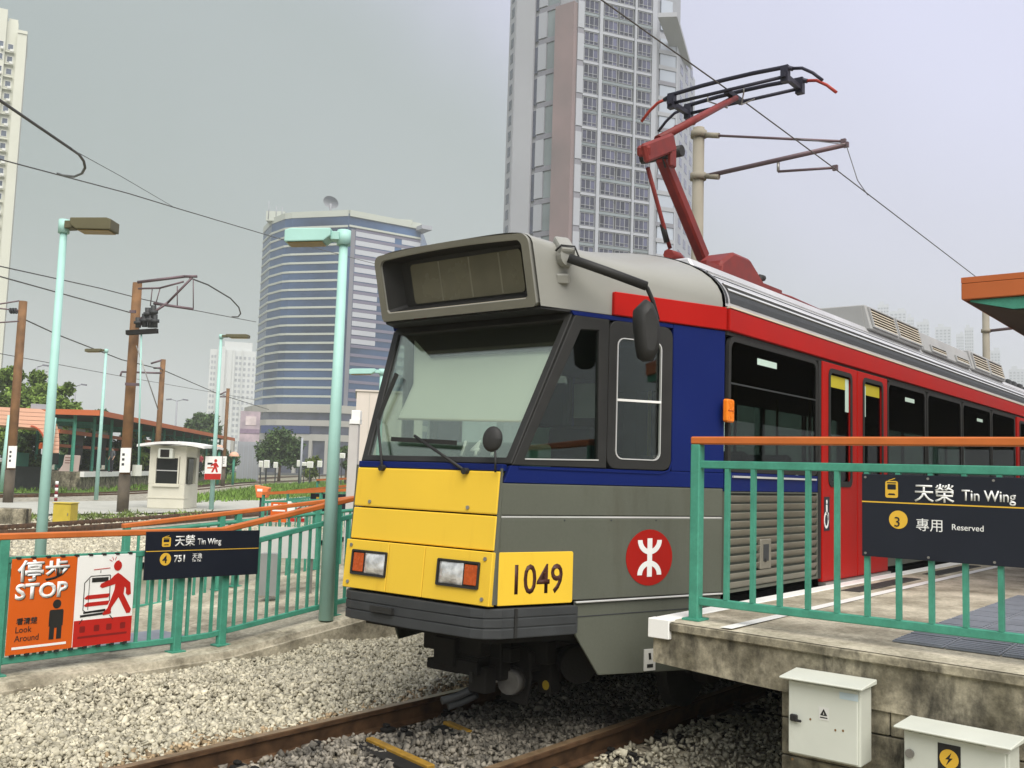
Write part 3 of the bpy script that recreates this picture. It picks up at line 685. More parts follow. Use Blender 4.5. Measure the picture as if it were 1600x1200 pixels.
# --- cab side windows
def cabwin(m): m.ring(CABN, cpts([(4.955, 1.835), (5.656, 1.835), (5.656, 2.857), (5.385, 2.857)]), cpts([(5.040, 1.880), (5.588, 1.892), (5.575, 2.775), (5.432, 2.765)]), -.04, .004)
both(cabwin, 'quarter_window_frame', m_black, bevel=.004)
def cabdoor(m):
    o = rrect(5.658, 6.190, 1.835, 2.857, .07, 4); i = rrect(5.722, 6.098, 1.898, 2.745, .06, 4)
    m.ring(CABN, cpts(o), cpts(i), -.04, .005)
both(cabdoor, 'cab_window_frame', m_black, bevel=.003)
both(lambda m: m.prism(CABN, cpts([(5.036, 1.876), (5.592, 1.888), (5.580, 2.779), (5.430, 2.769)]), -.022, -.016), 'quarter_window', g_clear)
cw = both(lambda m: m.prism(CABN, cpts(rrect(5.718, 6.10, 1.894, 2.749, .06, 3)), -.022, -.016), 'cab_window', g_clear)
both(lambda m: m.ring(CABN, cpts(rrect(5.724, 6.096, 1.900, 2.743, .055, 4)), cpts(rrect(5.731, 6.089, 1.907, 2.736, .05, 4)), -.010, .008), 'window_trim', m_alu)
both(lambda m: m.prism(CABN, cpts([(5.728, 2.300), (6.092, 2.306), (6.092, 2.322), (5.728, 2.316)]), -.012, .012), 'window_rail', m_white)
both(lambda m: m.prism(CABN, cpts([(5.04, 1.872), (5.59, 1.884), (5.59, 1.892), (5.04, 1.880)]), .004, .010), 'window_sill', m_alu)
both(lambda m: m.prism(CABN, cpts([(5.0, 1.825), (6.10, 1.817), (6.17, 1.84), (6.195, 1.90), (6.205, 1.90), (6.18, 1.832), (6.10, 1.806), (5.0, 1.814)]), .001, .006), 'raised_edge', m_blue)
# --- red band
both(lambda m: m.prism(CABN, cpts([(5.688, 2.893), (6.672, 2.893), (6.672, 3.066), (5.688, 3.058)]), -.03, .014), 'red_cab_band', m_red, bevel=.006)
both(lambda m: m.prism(BODN, bpts([(6.684, 2.893), (XR-.5, 2.893), (XR-.5, 3.062), (6.684, 3.062)]), -.03, .016), 'red_band', m_red, bevel=.006)
both(lambda m: m.prism(BODN, bpts([(6.684, 3.064), (XR-.5, 3.064), (XR-.5, 3.076), (6.684, 3.076)]), -.03, .022), 'gutter_strip', m_cream)
# --- main side below and between the windows
bays = [('w', 6.72, 8.44), ('d', 8.53, 10.30), ('w', 10.36, 11.68), ('w', 11.75, 13.2), ('w', 13.27, 14.72), ('w', 14.79, 16.2), ('d', 16.30, 18.07), ('w', 18.15, 19.6), ('w', 19.67, 21.1), ('w', 21.17, 22.6), ('w', 22.67, 24.0)]
both(lambda m: m.prism(BODN, bpts([(6.684, 2.862), (XR-.6, 2.862), (XR-.6, 2.890), (6.684, 2.890)]), -.04, -.006), 'window_header', m_black)
segs = [(6.684, 8.50), (10.34, 16.27), (18.10, XR-.6)]
for a, b in segs:
    both(lambda m: m.prism(BODN, bpts([(a, 1.70), (b, 1.70), (b, 1.838), (a, 1.838)]), -.04, -.003), 'blue_waist_panel', m_blue)
    both(lambda m: m.prism(BODN, bpts([(a, .955), (b, .955), (b, 1.694), (a, 1.694)]), -.04, -.026 if a < 7 else -.004), 'lower_side_panel', m_grey)
both(lambda m: m.prism(BODN, bpts([(6.70, .42), (XR-.6, .42), (XR-.6, .86), (6.70, .86)]), -.03, -.012), 'side_skirt', m_grey)
for (k, a, b), nxt in zip(bays, bays[1:]+[('e', XR-.6, 0)]):
    if k == 'w':
        def wf(m): m.ring(BODN, bpts(rrect(a-.015, b+.015, 1.842, 2.859, .08, 4)), bpts(rrect(a+.025, b-.025, 1.885, 2.825, .07, 4)), -.03, -.001)
        fr2 = both(wf, 'side_window_frame', m_black)
        fo = both(lambda m: m.prism(BODN, bpts([(a+.01, 1.87), (b-.01, 1.87), (b-.01, 2.84), (a+.01, 2.84)]), -.016, -.010), 'side_window', g_side)
        fo[1].data.materials[0] = g_clear
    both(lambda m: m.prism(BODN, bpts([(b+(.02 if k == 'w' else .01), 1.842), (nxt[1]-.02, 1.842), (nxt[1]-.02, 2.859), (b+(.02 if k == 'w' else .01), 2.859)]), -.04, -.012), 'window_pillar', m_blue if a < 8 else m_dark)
both(lambda m: m.prism(BODN, bpts([(6.73, 2.50), (8.43, 2.50), (8.43, 2.512), (6.73, 2.512)]), -.009, -.004), 'vent_bar', m_bump)
both(lambda m: m.prism(BODN, bpts([(8.455, .95), (8.515, .95), (8.515, 2.86), (8.455, 2.86)]), -.04, .004), 'door_jamb', m_black)
MB().prism(BODN, bpts([(6.78, 1.80), (8.40, 1.80), (8.40, 1.815), (6.78, 1.815)]), -.002, .012).build('window_sill', m_alu, tram)
m_tag = M('pale_sticker', (.52, .66, .58), .6, var=.05)
for x0, x1, z0, z1 in ((7.215, 7.585, 2.695, 2.745), (10.95, 11.28, 2.69, 2.735), (14.0, 14.3, 2.66, 2.70)):
    MB().prism(BODN, bpts([(x0, z0), (x1, z0), (x1, z1), (x0, z1)]), -.0095, -.008).build('window_sticker', m_tag, tram)
# grille with slats
gr = MB().ring(BODN, bpts([(6.66, .955), (8.44, .955), (8.44, 1.695), (6.66, 1.695)]), bpts([(6.685, .975), (8.41, .975), (8.41, 1.685), (6.685, 1.685)]), -.024, .006).build('ventilation_grille', m_grey, tram)
m_slat = M('grille_slat', (.25, .235, .19), .45, .4, var=.15, scale=4)
sl0 = None
for i in range(11):
    z = .985+i*.0635
    if sl0 is None:
        fr = Fr(BODN.p(0, z, -.010), (1, 0, 0), (0, -.55, 1)); sl0 = MB().fbox(fr, .01, 1.725, 0, .052, -.003, .003).build('slat', m_slat, gr)
    else: inst(sl0, gr, (0, 0, i*.0635))
MB().fbox(BODN, .56, .76, 1.10, 1.33, -.012, .020).build('grille_latch', m_slat, gr, bevel=.006)
MB().fbox(BODN, .61, .71, 1.16, 1.29, .0205, .022).build('latch_recess', m_bump, gr)
MB().fbox(BODN, .63, .66, 1.155, 1.18, .0225, .026).build('latch_knob', m_black, gr)
# doors
def leaf(a, b):
    d = MB().ring(BODN, bpts([(a, .915), (b, .915), (b, 2.868), (a, 2.868)]), bpts(rrect(a+.16, b-.17, 1.79, 2.79, .05, 4)) if False else bpts([(a+.16, 1.79), (b-.17, 1.79), (b-.17, 2.79), (a+.16, 2.79)]), -.035, .010).build('door_leaf', m_red, tram, bevel=.006)
    MB().ring(BODN, bpts(rrect(a+.13, b-.14, 1.75, 2.82, .07, 4)), bpts(rrect(a+.17, b-.18, 1.80, 2.78, .05, 4)), .0105, .018).build('door_seal', m_black, d)
    MB().fbox(BODN, a+.15-6.68, b-.16-6.68, 1.785, 2.795, -.014, -.009).build('door_glass', g_side, d)
    return d
m_ysti = M('yellow_sticker', (.50, .42, .030), .6, var=.06)
for X0, X1 in ((8.54, 10.30), (16.31, 18.07)):
    mid = (X0+X1)/2
    d1, d2 = leaf(X0, mid-.012), leaf(mid+.012, X1)
    if X0 < 10:
        MB().fbox(BODN, X0+.18-6.68, mid-.20-6.68, 2.655, 2.765, -.008, -.006).build('door_sticker', m_ysti, d1)
        MB().fbox(BODN, mid-.29-6.68, mid-.20-6.68, 2.45, 2.76, -.0055, -.004).build('door_sticker', m_tag, d1)
        MB().fbox(BODN, mid+.20-6.68, X1-.20-6.68, 2.655, 2.765, -.008, -.006).build('door_sticker', m_ysti, d2)
        MB().fbox(BODN, mid+.195-6.68, mid+.27-6.68, 2.44, 2.74, -.0055, -.004).build('door_sticker', m_tag, d2)
        ds = MB().fbox(BODN, X0+.03-6.68, X0+.16-6.68, 1.36, 1.66, .0105, .012).build('access_sign', m_sign, d1)
        q = Fr(BODN.p(X0+.09-6.68, 1.50, .0122), (1, 0, 0), (0, 0, 1))
        mb = MB(); mb.disc(q, .0, .115, .016, .02, 0, .002, 12); mb.build('access_symbol', m_print, ds)
        MB().prism(q, [(-.02, .09), (.012, .09), (.018, .02), (.045, .02), (.05, -.05), (.03, -.05), (.025, 0), (-.015, 0)], 0, .002).build('access_symbol', m_print, ds)
        mb = MB(); mb.ring(q, [(-.01+.055*math.cos(t*math.pi/8), -.045+.075*math.sin(t*math.pi/8)) for t in range(16)], [(-.01+.036*math.cos(t*math.pi/8), -.045+.052*math.sin(t*math.pi/8)) for t in range(16)], 0, .002); mb.build('access_symbol', m_print, ds)
    MB().box(X0, X1, 3.26, 3.33, .885, .912).build('door_step', m_steel, tram)
# far side of the doors (closed wall there)
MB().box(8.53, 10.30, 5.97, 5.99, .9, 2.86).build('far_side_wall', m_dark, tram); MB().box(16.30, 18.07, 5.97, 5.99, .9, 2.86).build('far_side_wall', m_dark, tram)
# orange repeater lamp
rl = MB().prism(BODN, bpts(rrect(6.600, 6.715, 2.205, 2.375, .012, 2)), .002, .045).build('side_indicator', m_amber, tram, bevel=.010)
MB().prism(BODN, bpts([(6.606, 2.286), (6.709, 2.286), (6.709, 2.292), (6.606, 2.292)]), .045, .047).build('indicator_seam', m_amberd, rl)
# --- roof: smooth cab dome, then the ribbed body roof
def roof_prof(hw, z0, zt, n, k=13, side=None):
    p = []
    for i in range(k):
        t = i/(k-1)*math.pi/2; p.append((hw*math.cos(t)**(2/n), z0+(zt-z0)*math.sin(t)**(2/n)))
    return p
def dome_row(X, hw, z0, zt, n, low, shear):
    h = [(hw, low), (hw, (low+z0)/2)]+roof_prof(hw, z0, zt, n)
    pts = [(X-shear*(z-2.91)/.46, YC-y, z) for y, z in h]
    return pts+[(p[0], 2*YC-p[1], p[2]) for p in pts[::-1][1:]]
dome = MB(); rows = []
for X, shear in ((5.15, .12), (5.22, .10), (5.30, .08), (5.45, .05), (5.6, .02), (5.75, 0), (5.95, 0), (6.15, 0), (6.35, 0), (6.5, 0), (6.64, 0)):
    t = (X-5.15)/1.49; hw = .67+.3676*(X-4.86)-.03*(1-t); sm = t*t*(3-2*t)
    rows.append(dome_row(X, hw, 3.22-.12*t, 3.395+.215*t**1.3, 2+3.5*(1-t)**6, 2.897, shear))
dome.grid(rows); dm = dome.build('cab_roof', m_silver, tram, fix=False)
bm = bmesh.new(); bm.from_mesh(dm.data); bmesh.ops.recalc_face_normals(bm, faces=bm.faces); bm.to_mesh(dm.data); bm.free()
RZ = .51
body = roof_prof(1.345, 3.10, 3.10+RZ, 2.0, 25)
def roofpt(y):                                   # height of the body roof at half width y
    return 3.10+RZ*math.sqrt(max(0, 1-(y/1.345)**2))
def rrow(X): 
    p = [(X, YC-y, z) for y, z in [(1.345, 3.076)]+body]
    return p+[(q[0], 2*YC-q[1], q[2]) for q in p[::-1][1:]]
rf = MB(); rf.grid([rrow(6.645), rrow(12), rrow(18), rrow(XR-.5)]); roof = rf.build('roof', m_roof, tram, fix=True)
rib = MB(); 
MB().grid([[(6.650+dx, YC-y*k, 3.10+(z-3.10)*k+.0) for y, z in body]+[(6.650+dx, YC+y*k, 3.10+(z-3.10)*k) for y, z in body[::-1][1:]] for dx, k in ((0, 1.002), (.02, 1.006), (.04, 1.002))]).build('roof_seam', m_bump, tram)
for s in (-1, 1):
    for t0, t1, mat, nm, hgt in ((1, 11.5, m_bump, 'gutter_groove', .003), (11.5, 13.2, m_alu, 'roof_rib', .014), (13.6, 17, m_black, 'gutter_groove', .004), (17.2, 18.6, m_alu, 'roof_rib', .012), (25.5, 26.6, m_bump, 'roof_groove', .004), (31, 31.8, m_alu, 'roof_rib', .008), (38, 38.8, m_bump, 'roof_groove', .004)):
        mb = MB(); rows = []
        for X in (6.72, XR-.5):
            r = []
            for t, h in ((t0, -.004), (t0, hgt), ((t0+t1)/2, hgt), (t1, hgt), (t1, -.004)):
                c_, q_ = math.cos(math.radians(t)), math.sin(math.radians(t)); n = Vector((0, s*c_/1.345, q_/RZ)).normalized()
                r.append(Vector((X, YC+s*1.345*c_, 3.10+RZ*q_))+n*h)
            rows.append(r)
        mb.grid(rows, smooth=False); mb.build(nm, mat, roof, fix=False)
# raised walkway deck along the middle of the roof
dk = MB().prism(Fr((7.25, YC, 0), (0, -1, 0), (0, 0, 1)), [(-.78, 3.50), (.78, 3.50), (.70, 3.635), (-.70, 3.635)], -(XR-8.2), 0).build('roof_walkway', m_roof, roof, bevel=.015)
MB().box(XR-.52, XR-.48, 3.35, 5.95, .9, 3.5).build('rear_wall', m_grey, tram)
# --- destination box
DB, DT = Vector((5.15, YC, 2.897)), Vector((5.025, YC, 3.375))
DF = Fr(DB, (0, -1, 0), DT-DB); DH = (DT-DB).length
def arch(hw, v0, v1, rise, r, k=5, top=9):
    p = [(-hw+.02, v0), (hw-.02, v0), (hw, v0+.02)]
    for i in range(k+1):
        t = math.radians(90*i/k); p.append((hw-r+r*math.cos(t)-.03*0, v1-r+r*math.sin(t)))
    for i in range(1, top): 
        a = 1-2*i/top; p.append(((hw-r)*a, v1+rise*(1-a*a)))
    for i in range(k+1):
        t = math.radians(90+90*i/k); p.append((-hw+r+r*math.cos(t), v1-r+r*math.sin(t)))
    p.append((-hw, v0+.02)); return p
dbx = MB().ring(DF, arch(.725, 0, DH-.005, .022, .07), arch(.672, .060, DH-.045, .018, .05), -.05, .018).build('destination_box', m_silver, tram, bevel=.004)
m_frameg = M('olive_grey_frame', (.16, .155, .125), .45, var=.08)
MB().ring(DF, arch(.728, -.002, DH-.003, .022, .07), arch(.668, .055, DH-.041, .018, .05), .0185, .024).build('box_rim', m_frameg, dbx)
mb = MB(); ao, ai = arch(.672, .058, DH-.044, .018, .05), arch(.60, .085, DH-.075, .01, .04)
n = len(ao); mb.add([DF.p(u, v, .0) for u, v in ao]+[DF.p(u, v, -.13) for u, v in ai], [[i, n+i, n+(i+1) % n, (i+1) % n] for i in range(n)]); mb.build('box_recess', m_black, dbx)
MB().prism(DF, arch(.61, .08, DH-.07, .02, .04), -.14, -.13).build('display_back', m_black, dbx)
m_disp = M('blank_display', (.115, .108, .075), .25, var=.22, scale=2.2, stain=((.075, .07, .05), 3, .55, .3), streak=.8)
ds = MB().prism(DF, rrect(-.50, .548, .10, .395, .03, 4), -.129, -.118).build('display', m_disp, dbx)
for u in (-.22, .07, .345): MB().fbox(DF, u, u+.014, .105, .39, -.1178, -.1168).build('display_seam', M('display_seam_grey', (.17, .16, .12), .4), ds)
MB().fbox(DF, .575, .583, .17, .21, -.12, -.10).build('box_catch', m_alu, dbx)
MB().fbox(DF, -.66, .668, .052, .062, -.10, .012).build('box_lip', m_cream, dbx)
MB().prism(WORLD, [(5.17, YC-.735), (5.42, YC-.86), (6.6, YC-1.28), (6.6, YC+1.28), (5.42, YC+.86), (5.17, YC+.735)], 2.880, 2.895).build('box_underside', m_black, dbx)
# --- side mirror on its arm
MF = Fr(CABN.p(0, 0), CABN.r, (0, 0, 1))
def oncab(px, py, n): 
    k = ray(px, py); o = CABN.p(0, 0, n); t = (o-EYE).dot(CABN.n)/k.dot(CABN.n); return EYE+k*t
br = MB().beam(oncab(872, 385, -.10), oncab(884, 405, .03), .11, .16).build('mirror_arm', m_silver, tram, bevel=.02, seg=2)
MB().beam(oncab(881, 432, -.12), oncab(879, 436, .01), .09, .07).build('mirror_bracket', m_silver, br, bevel=.01)
MB().disc(Fr(oncab(886, 400, .04), CABN.r, (0, 0, 1)), 0, 0, .06, .07, -.04, .015, 16).build('mirror_mount', m_silver, br)
a0, a1, a2_, a3_ = oncab(888, 403, .09), oncab(948, 424, .22), oncab(1010, 447, .32), oncab(1020, 470, .33)
MB().tube([a0, a1, a2_], .032, 8).build('mirror_tube', m_black, br)
MB().tube([a2_+Vector((-.02, 0, 0)), a2_+Vector((.015, 0, -.015)), a3_, oncab(1028, 500, .33)], .015, 8).build('mirror_stem', m_black, br)
for t in (.35, .48, .58): 
    p = a0+(a2_-a0)*t; d = (a2_-a0).normalized(); MB().tube([p-d*.008, p+d*.008], .031, 8).build('cable_tie', m_bump, br)
MB().tube([oncab(868, 392, .03), oncab(877, 383, .06), oncab(898, 385, .08), oncab(905, 403, .12)], .007, 6).build('mirror_cable', m_black, br)
mirc = oncab(1010, 516, .33); hd = Fr(mirc, (CABN.r+CABN.n*.25), (0, 0, 1))
prf = [(u*1.08, v*1.24) for u, v in [(-.055, .13), (-.082, .105), (-.080, .03), (-.062, -.08), (-.045, -.155), (-.01, -.17), (.04, -.165), (.072, -.10), (.075, .02), (.055, .09), (.02, .15), (-.015, .165)]]
mb = MB(); rows = []
for n_, k in ((-.075, .55), (-.06, .85), (-.02, 1.), (.02, 1.), (.06, .86), (.078, .5)):
    rows.append([hd.p(u*k, v*(.35+.65*k), n_) for u, v in prf+prf[:1]])
mb.grid(rows); mb.f.append([len(mb.v)-13+i for i in range(12)]); mb.f.append([i for i in range(12)][::-1]); mb.build('mirror_head', m_black, br, fix=True)
# --- pantograph
pan = MB().beam((8.05, YC-.42, 3.76), (9.75, YC-.42, 3.76), .06, .06).build('pantograph', m_pred, tram)
for y in (YC+.42,): MB().beam((8.05, y, 3.76), (9.75, y, 3.76), .06, .06).build('base_beam', m_pred, pan)
for x in (8.1, 8.9, 9.7): MB().beam((x, YC-.42, 3.765), (x, YC+.42, 3.765), .08, .05).build('base_beam', m_pred, pan)
def PY(px, py, y=0.): return at(px, py, Y=YC+y)
piv = PY(1098, 388); knee = PY(1034, 245); top_ = PY(1148, 152)
MB().prism(Fr((8.35, YC-.16, 3.74), (1, 0, 0), (0, 0, 1)), [(-.05, -.1), (1.1, -.1), (.95, .06), (.62, .24), (.25, .24), (.0, .10)], -.0, .30).build('base_housing', m_pred, pan, bevel=.03)
MB().tube([(7.7, YC-.25, 3.80), (7.95, YC-.2, 3.83), (8.3, YC-.1, 3.80)], .05, 8).build('base_cover', m_pred, pan)
MB().beam(piv+Vector((.02, 0, -.10)), knee, .13, .11, up=(0, 1, 0)).build('lower_arm', m_pred, pan, bevel=.02)
kb = PY(1012, 262, -.12)
MB().tube([PY(1047, 388, -.06), PY(1042, 372, -.06), kb], .020, 8).build('control_rod', m_pred, pan)
MB().tube([PY(1042, 378, -.06), PY(1035, 350, -.06)], .028, 8).build('rod_clevis', m_black, pan)
kf = knee+Vector((0, -.18, .0))
MB().tube([knee+Vector((0, -.22, .02)), knee+Vector((0, .22, .02))], .055, 10).build('knee_joint', m_black, pan)
for y in (-.2, .2):
    MB().beam(PY(1006, 240, y), PY(1052, 222, y), .06, .17).build('knee_bracket', m_pred, pan, bevel=.02)
    MB().beam(PY(1050, 225, y), PY(1050, 262, y), .05, .10).build('knee_bracket', m_pred, pan, bevel=.015)
MB().beam(PY(1006, 236, -.2), PY(1006, 236, .2), .12, .10).build('knee_bracket', m_pred, pan, bevel=.02)
for y in (-.05, .05): MB().tube([PY(1040, 238, y), PY(1036, 250, y+.02), PY(1040, 262, y)], .010, 6).build('shunt_cable', m_black, pan)
for y in (-.17, .17): MB().tube([PY(1028, 218, y), top_+Vector((-.02, y*.15, -.02))], .042, 8, r1=.03).build('upper_arm', m_pred, pan)
for t in (.3, .55, .8):
    p = PY(1028, 218); q = top_; c = p+(q-p)*t; w = .17*(1-t*.85); MB().tube([c+Vector((0, -w, 0)), c+Vector((.06, w, .03))], .018, 6).build('arm_brace', m_pred, pan)
MB().tube([PY(1060, 205, .02), top_+Vector((-.1, 0, -.06))], .016, 6).build('steering_rod', m_steel, pan)
HX, HZ = top_.x, top_.z+.10
m_strip = M('carbon_collector', (.030, .030, .045), .45, .3, var=.2)
for dx in (-.20, .18):
    MB().tube([(HX+dx, YC-.74, HZ-.03), (HX+dx, YC-.66, HZ+.01), (HX+dx, YC-.3, HZ+.028), (HX+dx, YC, HZ+.032), (HX+dx, YC+.3, HZ+.028), (HX+dx, YC+.66, HZ+.01), (HX+dx, YC+.76, HZ-.03)], .024, 8).build('collector_strip', m_strip, pan)
    MB().tube([(HX+dx, YC-.66, HZ-.09), (HX+dx, YC+.66, HZ-.09)], .020, 8).build('head_tube', m_strip, pan)
for y in (-.66, .66):
    MB().beam((HX-.27, YC+y, HZ-.09), (HX+.25, YC+y, HZ-.09), .05, .05).build('head_crossbar', m_strip, pan)
    for dx in (-.20, .18): MB().box(HX+dx-.035, HX+dx+.035, YC+y-.04, YC+y+.04, HZ-.15, HZ+.02).build('spring_box', m_strip, pan)
m_horn = M('horn_red', (.34, .045, .03), .45, var=.2, scale=9)
for s in (-1, 1):
    for dx in (-.20, .18):
        MB().tube([(HX+dx, YC+s*.72, HZ-.02), (HX+dx, YC+s*.84, HZ-.045), (HX+dx, YC+s*.95, HZ-.12), (HX+dx, YC+s*1.05, HZ-.22)], .017, 7).build('horn', m_horn if (dx > 0) == (s < 0) else m_strip, pan)
for y in (.22, -.2): MB().tube([(HX-.2, YC+y, HZ-.09), (HX-.2, YC+y, HZ-.16), (HX, YC+y*.4, HZ-.2), (HX+.18, YC+y*.8, HZ-.09)], .008, 6).build('shunt_cable', m_steel, pan)
MB().beam((HX-.2, YC, HZ-.10), (HX+.18, YC, HZ-.10), .06, .05).build('head_pivot', m_strip, pan)
for px, py in ((1120, 408), (1147, 418), (1175, 430), (1188, 436)):
    p = PY(px, py, -.3); MB().tube([p-Vector((.05, 0, .06)), p+Vector((0, 0, .02)), p+Vector((.07, 0, .02))], .035, 8).build('roof_insulator', m_black, pan)
MB().tube([(9.7, YC-.3, 3.80), (10.3, YC-.32, 3.81), (11.2, YC-.3, 3.80)], .02, 6).build('roof_cable', m_pred, pan)
# --- roof air conditioning units
m_acu = M('air_unit_casing', (.31, .315, .31), .55, var=.10, scale=2, stain=((.28, .27, .24), 3, .6, .25))
def ac_unit(x0, x1, grilles, top=3.90, slope=True):
    fr = Fr((x0, YC, 3.0), (0, -1, 0), (0, 0, 1))     # cross section in the YZ plane
    u = MB().prism(fr, [(-.66, .60), (.78, .60), (.70, top-3.0), (-.60, top-3.0)], -(x1-x0), 0).build('air_conditioner', m_acu, tram, bevel=.012)
    ef = MB().prism(Fr((x0, YC, 3.0), (0, -1, 0), (-.0, 0, 1)), [(-.6, .62), (.70, .62), (.66, top-3.02), (-.56, top-3.02)], .0, .012).build('end_plate', m_acu, u)
    GF = Fr((0, YC-.70, 0), (1, 0, 0), (0, .27, 1))
    GF = Fr((0, YC-.783, 3.60), (1, 0, 0), Vector((0, .08, top-3.6)))
    H = (top-3.6)
    for a, b, v0, v1, n in grilles:
        g = MB().ring(GF, [(a, v0), (b, v0), (b, v1), (a, v1)], [(a+.03, v0+.02), (b-.03, v0+.02), (b-.03, v1-.015), (a+.03, v1-.015)], .001, .02).build('louvre', m_acu, u)
        MB().fbox(GF, a+.02, b-.02, v0+.015, v1-.01, .001, .003).build('louvre_back', m_black, g)
        s0 = None; st_ = (v1-v0-.04)/n
        for i in range(n):
            if s0 is None:
                q = GF.shift(0, v0+.025, .006); s0 = MB().fbox(Fr(q.o, q.r, (0, .12, 1)), a+.025, b-.025, 0, st_*.30, 0, .010).build('louvre_slat', m_cream, g); vv = GF.u*st_
            else: inst(s0, g, vv*i)
    return u
ac_unit(11.56, 13.62, [(11.62, 12.55, .03, .285, 6), (12.60, 13.56, .03, .285, 6)])
ac_unit(13.72, 16.15, [(14.0, 14.75, .02, .12, 2), (15.25, 16.0, .02, .12, 2)], top=3.86)
ac_unit(16.25, 18.35, [(16.32, 17.25, .03, .285, 5), (17.32, 18.28, .03, .285, 5)], top=3.91)
for x in (19.0, 19.4, 19.9, 20.6): MB().box(x, x+.22, 3.95, 4.12, 3.60, 3.72).build('roof_fitting', m_bump, tram, bevel=.02)
# --- floor, ceiling, interior
m_int = M('interior_lining', (.16, .17, .155), .7, var=.08)
fl = MB().prism(WORLD, [(4.98, YC-.60), (6.68, YC-1.24), (XR-.6, YC-1.24), (XR-.6, YC+1.24), (6.68, YC+1.24), (4.98, YC+.60)], .80, .90).build('floor', m_under, tram)
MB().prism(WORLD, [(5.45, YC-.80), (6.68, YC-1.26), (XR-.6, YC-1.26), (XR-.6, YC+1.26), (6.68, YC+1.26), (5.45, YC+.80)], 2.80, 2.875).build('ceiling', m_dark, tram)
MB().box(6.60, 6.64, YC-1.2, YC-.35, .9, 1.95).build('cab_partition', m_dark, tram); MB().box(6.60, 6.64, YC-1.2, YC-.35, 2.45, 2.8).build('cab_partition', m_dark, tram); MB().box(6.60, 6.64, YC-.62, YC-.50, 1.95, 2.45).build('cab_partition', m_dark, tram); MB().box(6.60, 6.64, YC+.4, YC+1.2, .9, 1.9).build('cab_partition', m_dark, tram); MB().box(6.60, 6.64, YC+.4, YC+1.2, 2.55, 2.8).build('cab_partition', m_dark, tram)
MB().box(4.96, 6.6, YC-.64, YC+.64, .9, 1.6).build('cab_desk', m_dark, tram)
m_seat = M('seat_cloth', (.03, .032, .035), .8, var=.2)
def seat(x, y, z=1.3, name='seat'):
    s = MB().box(x, x+.45, y-.23, y+.23, z, z+.12).build(name, m_seat, tram, bevel=.03)
    MB().beam((x+.43, y, z+.1), (x+.54, y, z+.72), .44, .10, up=(1, 0, 0)).build('seat_back', m_seat, s, bevel=.03)
    MB().box(x+.1, x+.35, y-.1, y+.1, .9, z).build('seat_base', m_dark, s)
    return s
dsn = seat(5.95, YC-.1, 1.45, 'driver_seat')
MB().box(6.06, 6.10, YC-.32, YC+.12, 2.14, 2.48).build('head_rest', m_seat, dsn, bevel=.02)
for x in (7.1, 8.0, 11.0, 12.2, 13.4, 14.6, 18.6, 19.8):
    for y in (-.85, .85): seat(x, YC+y)
m_hold = M('yellow_handpole', (.45, .36, .05), .4, var=.08)
for x, y in ((7.6, -.5), (8.6, .45), (9.4, -.1), (10.4, -.5), (11.6, .4), (12.9, -.5), (14.3, .4)):
    MB().tube([(x, YC+y, .9), (x, YC+y, 2.8)], .018, 8).build('hand_pole', m_hold, tram)
MB().box(6.2, 6.21, YC-.62, YC-.30, 2.22, 2.48).build('notice', M('notice_paper', (.50, .50, .45), .8), tram)
m_lit = M('ticket_reader', (.35, .55, .45), .5)
MB().box(6.5, 6.55, YC+.15, YC+.35, 1.7, 2.2).build('partition_panel', m_lit, tram)
# --- underframe and bogie
MB().box(7.0, XR-1, YC-1.05, YC+1.05, .36, .80).build('underframe', m_under, tram)
MB().prism(WORLD, [(4.95, YC-.58), (5.5, YC-.82), (7, YC-1.1), (7, YC+1.1), (5.5, YC+.82), (4.95, YC+.58)], .69, .80).build('underframe', m_under, tram)
for x0 in (8.0, 20.2):
    bg_ = MB().box(x0-1.25, x0+1.25, YC-.92, YC-.80, .34, .52).build('bogie', m_under, tram, bevel=.03)
    MB().box(x0-1.25, x0+1.25, YC+.80, YC+.92, .34, .52).build('bogie_frame', m_under, bg_, bevel=.03)
    MB().box(x0-.2, x0+.2, YC-.9, YC+.9, .30, .50).build('bogie_bolster', m_under, bg_, bevel=.03)
    for dx in (-.9, .9):
        for sy in (-1, 1):
            fr = Fr((x0+dx, YC+sy*.775, .33), (1, 0, 0), (0, 0, 1))
            w = MB().disc(fr, 0, 0, .33, .33, -.05, .05, 28).build('wheel', m_axle, bg_)
        MB().tube([(x0+dx, YC-.95, .33), (x0+dx, YC+.95, .33)], .075, 12).build('axle', m_axle, bg_)
        for sy in (-1, 1): MB().tube([(x0+dx, YC+sy*.93, .33), (x0+dx, YC+sy*1.06, .33)], .13, 14).build('axle_box', m_axle, bg_)
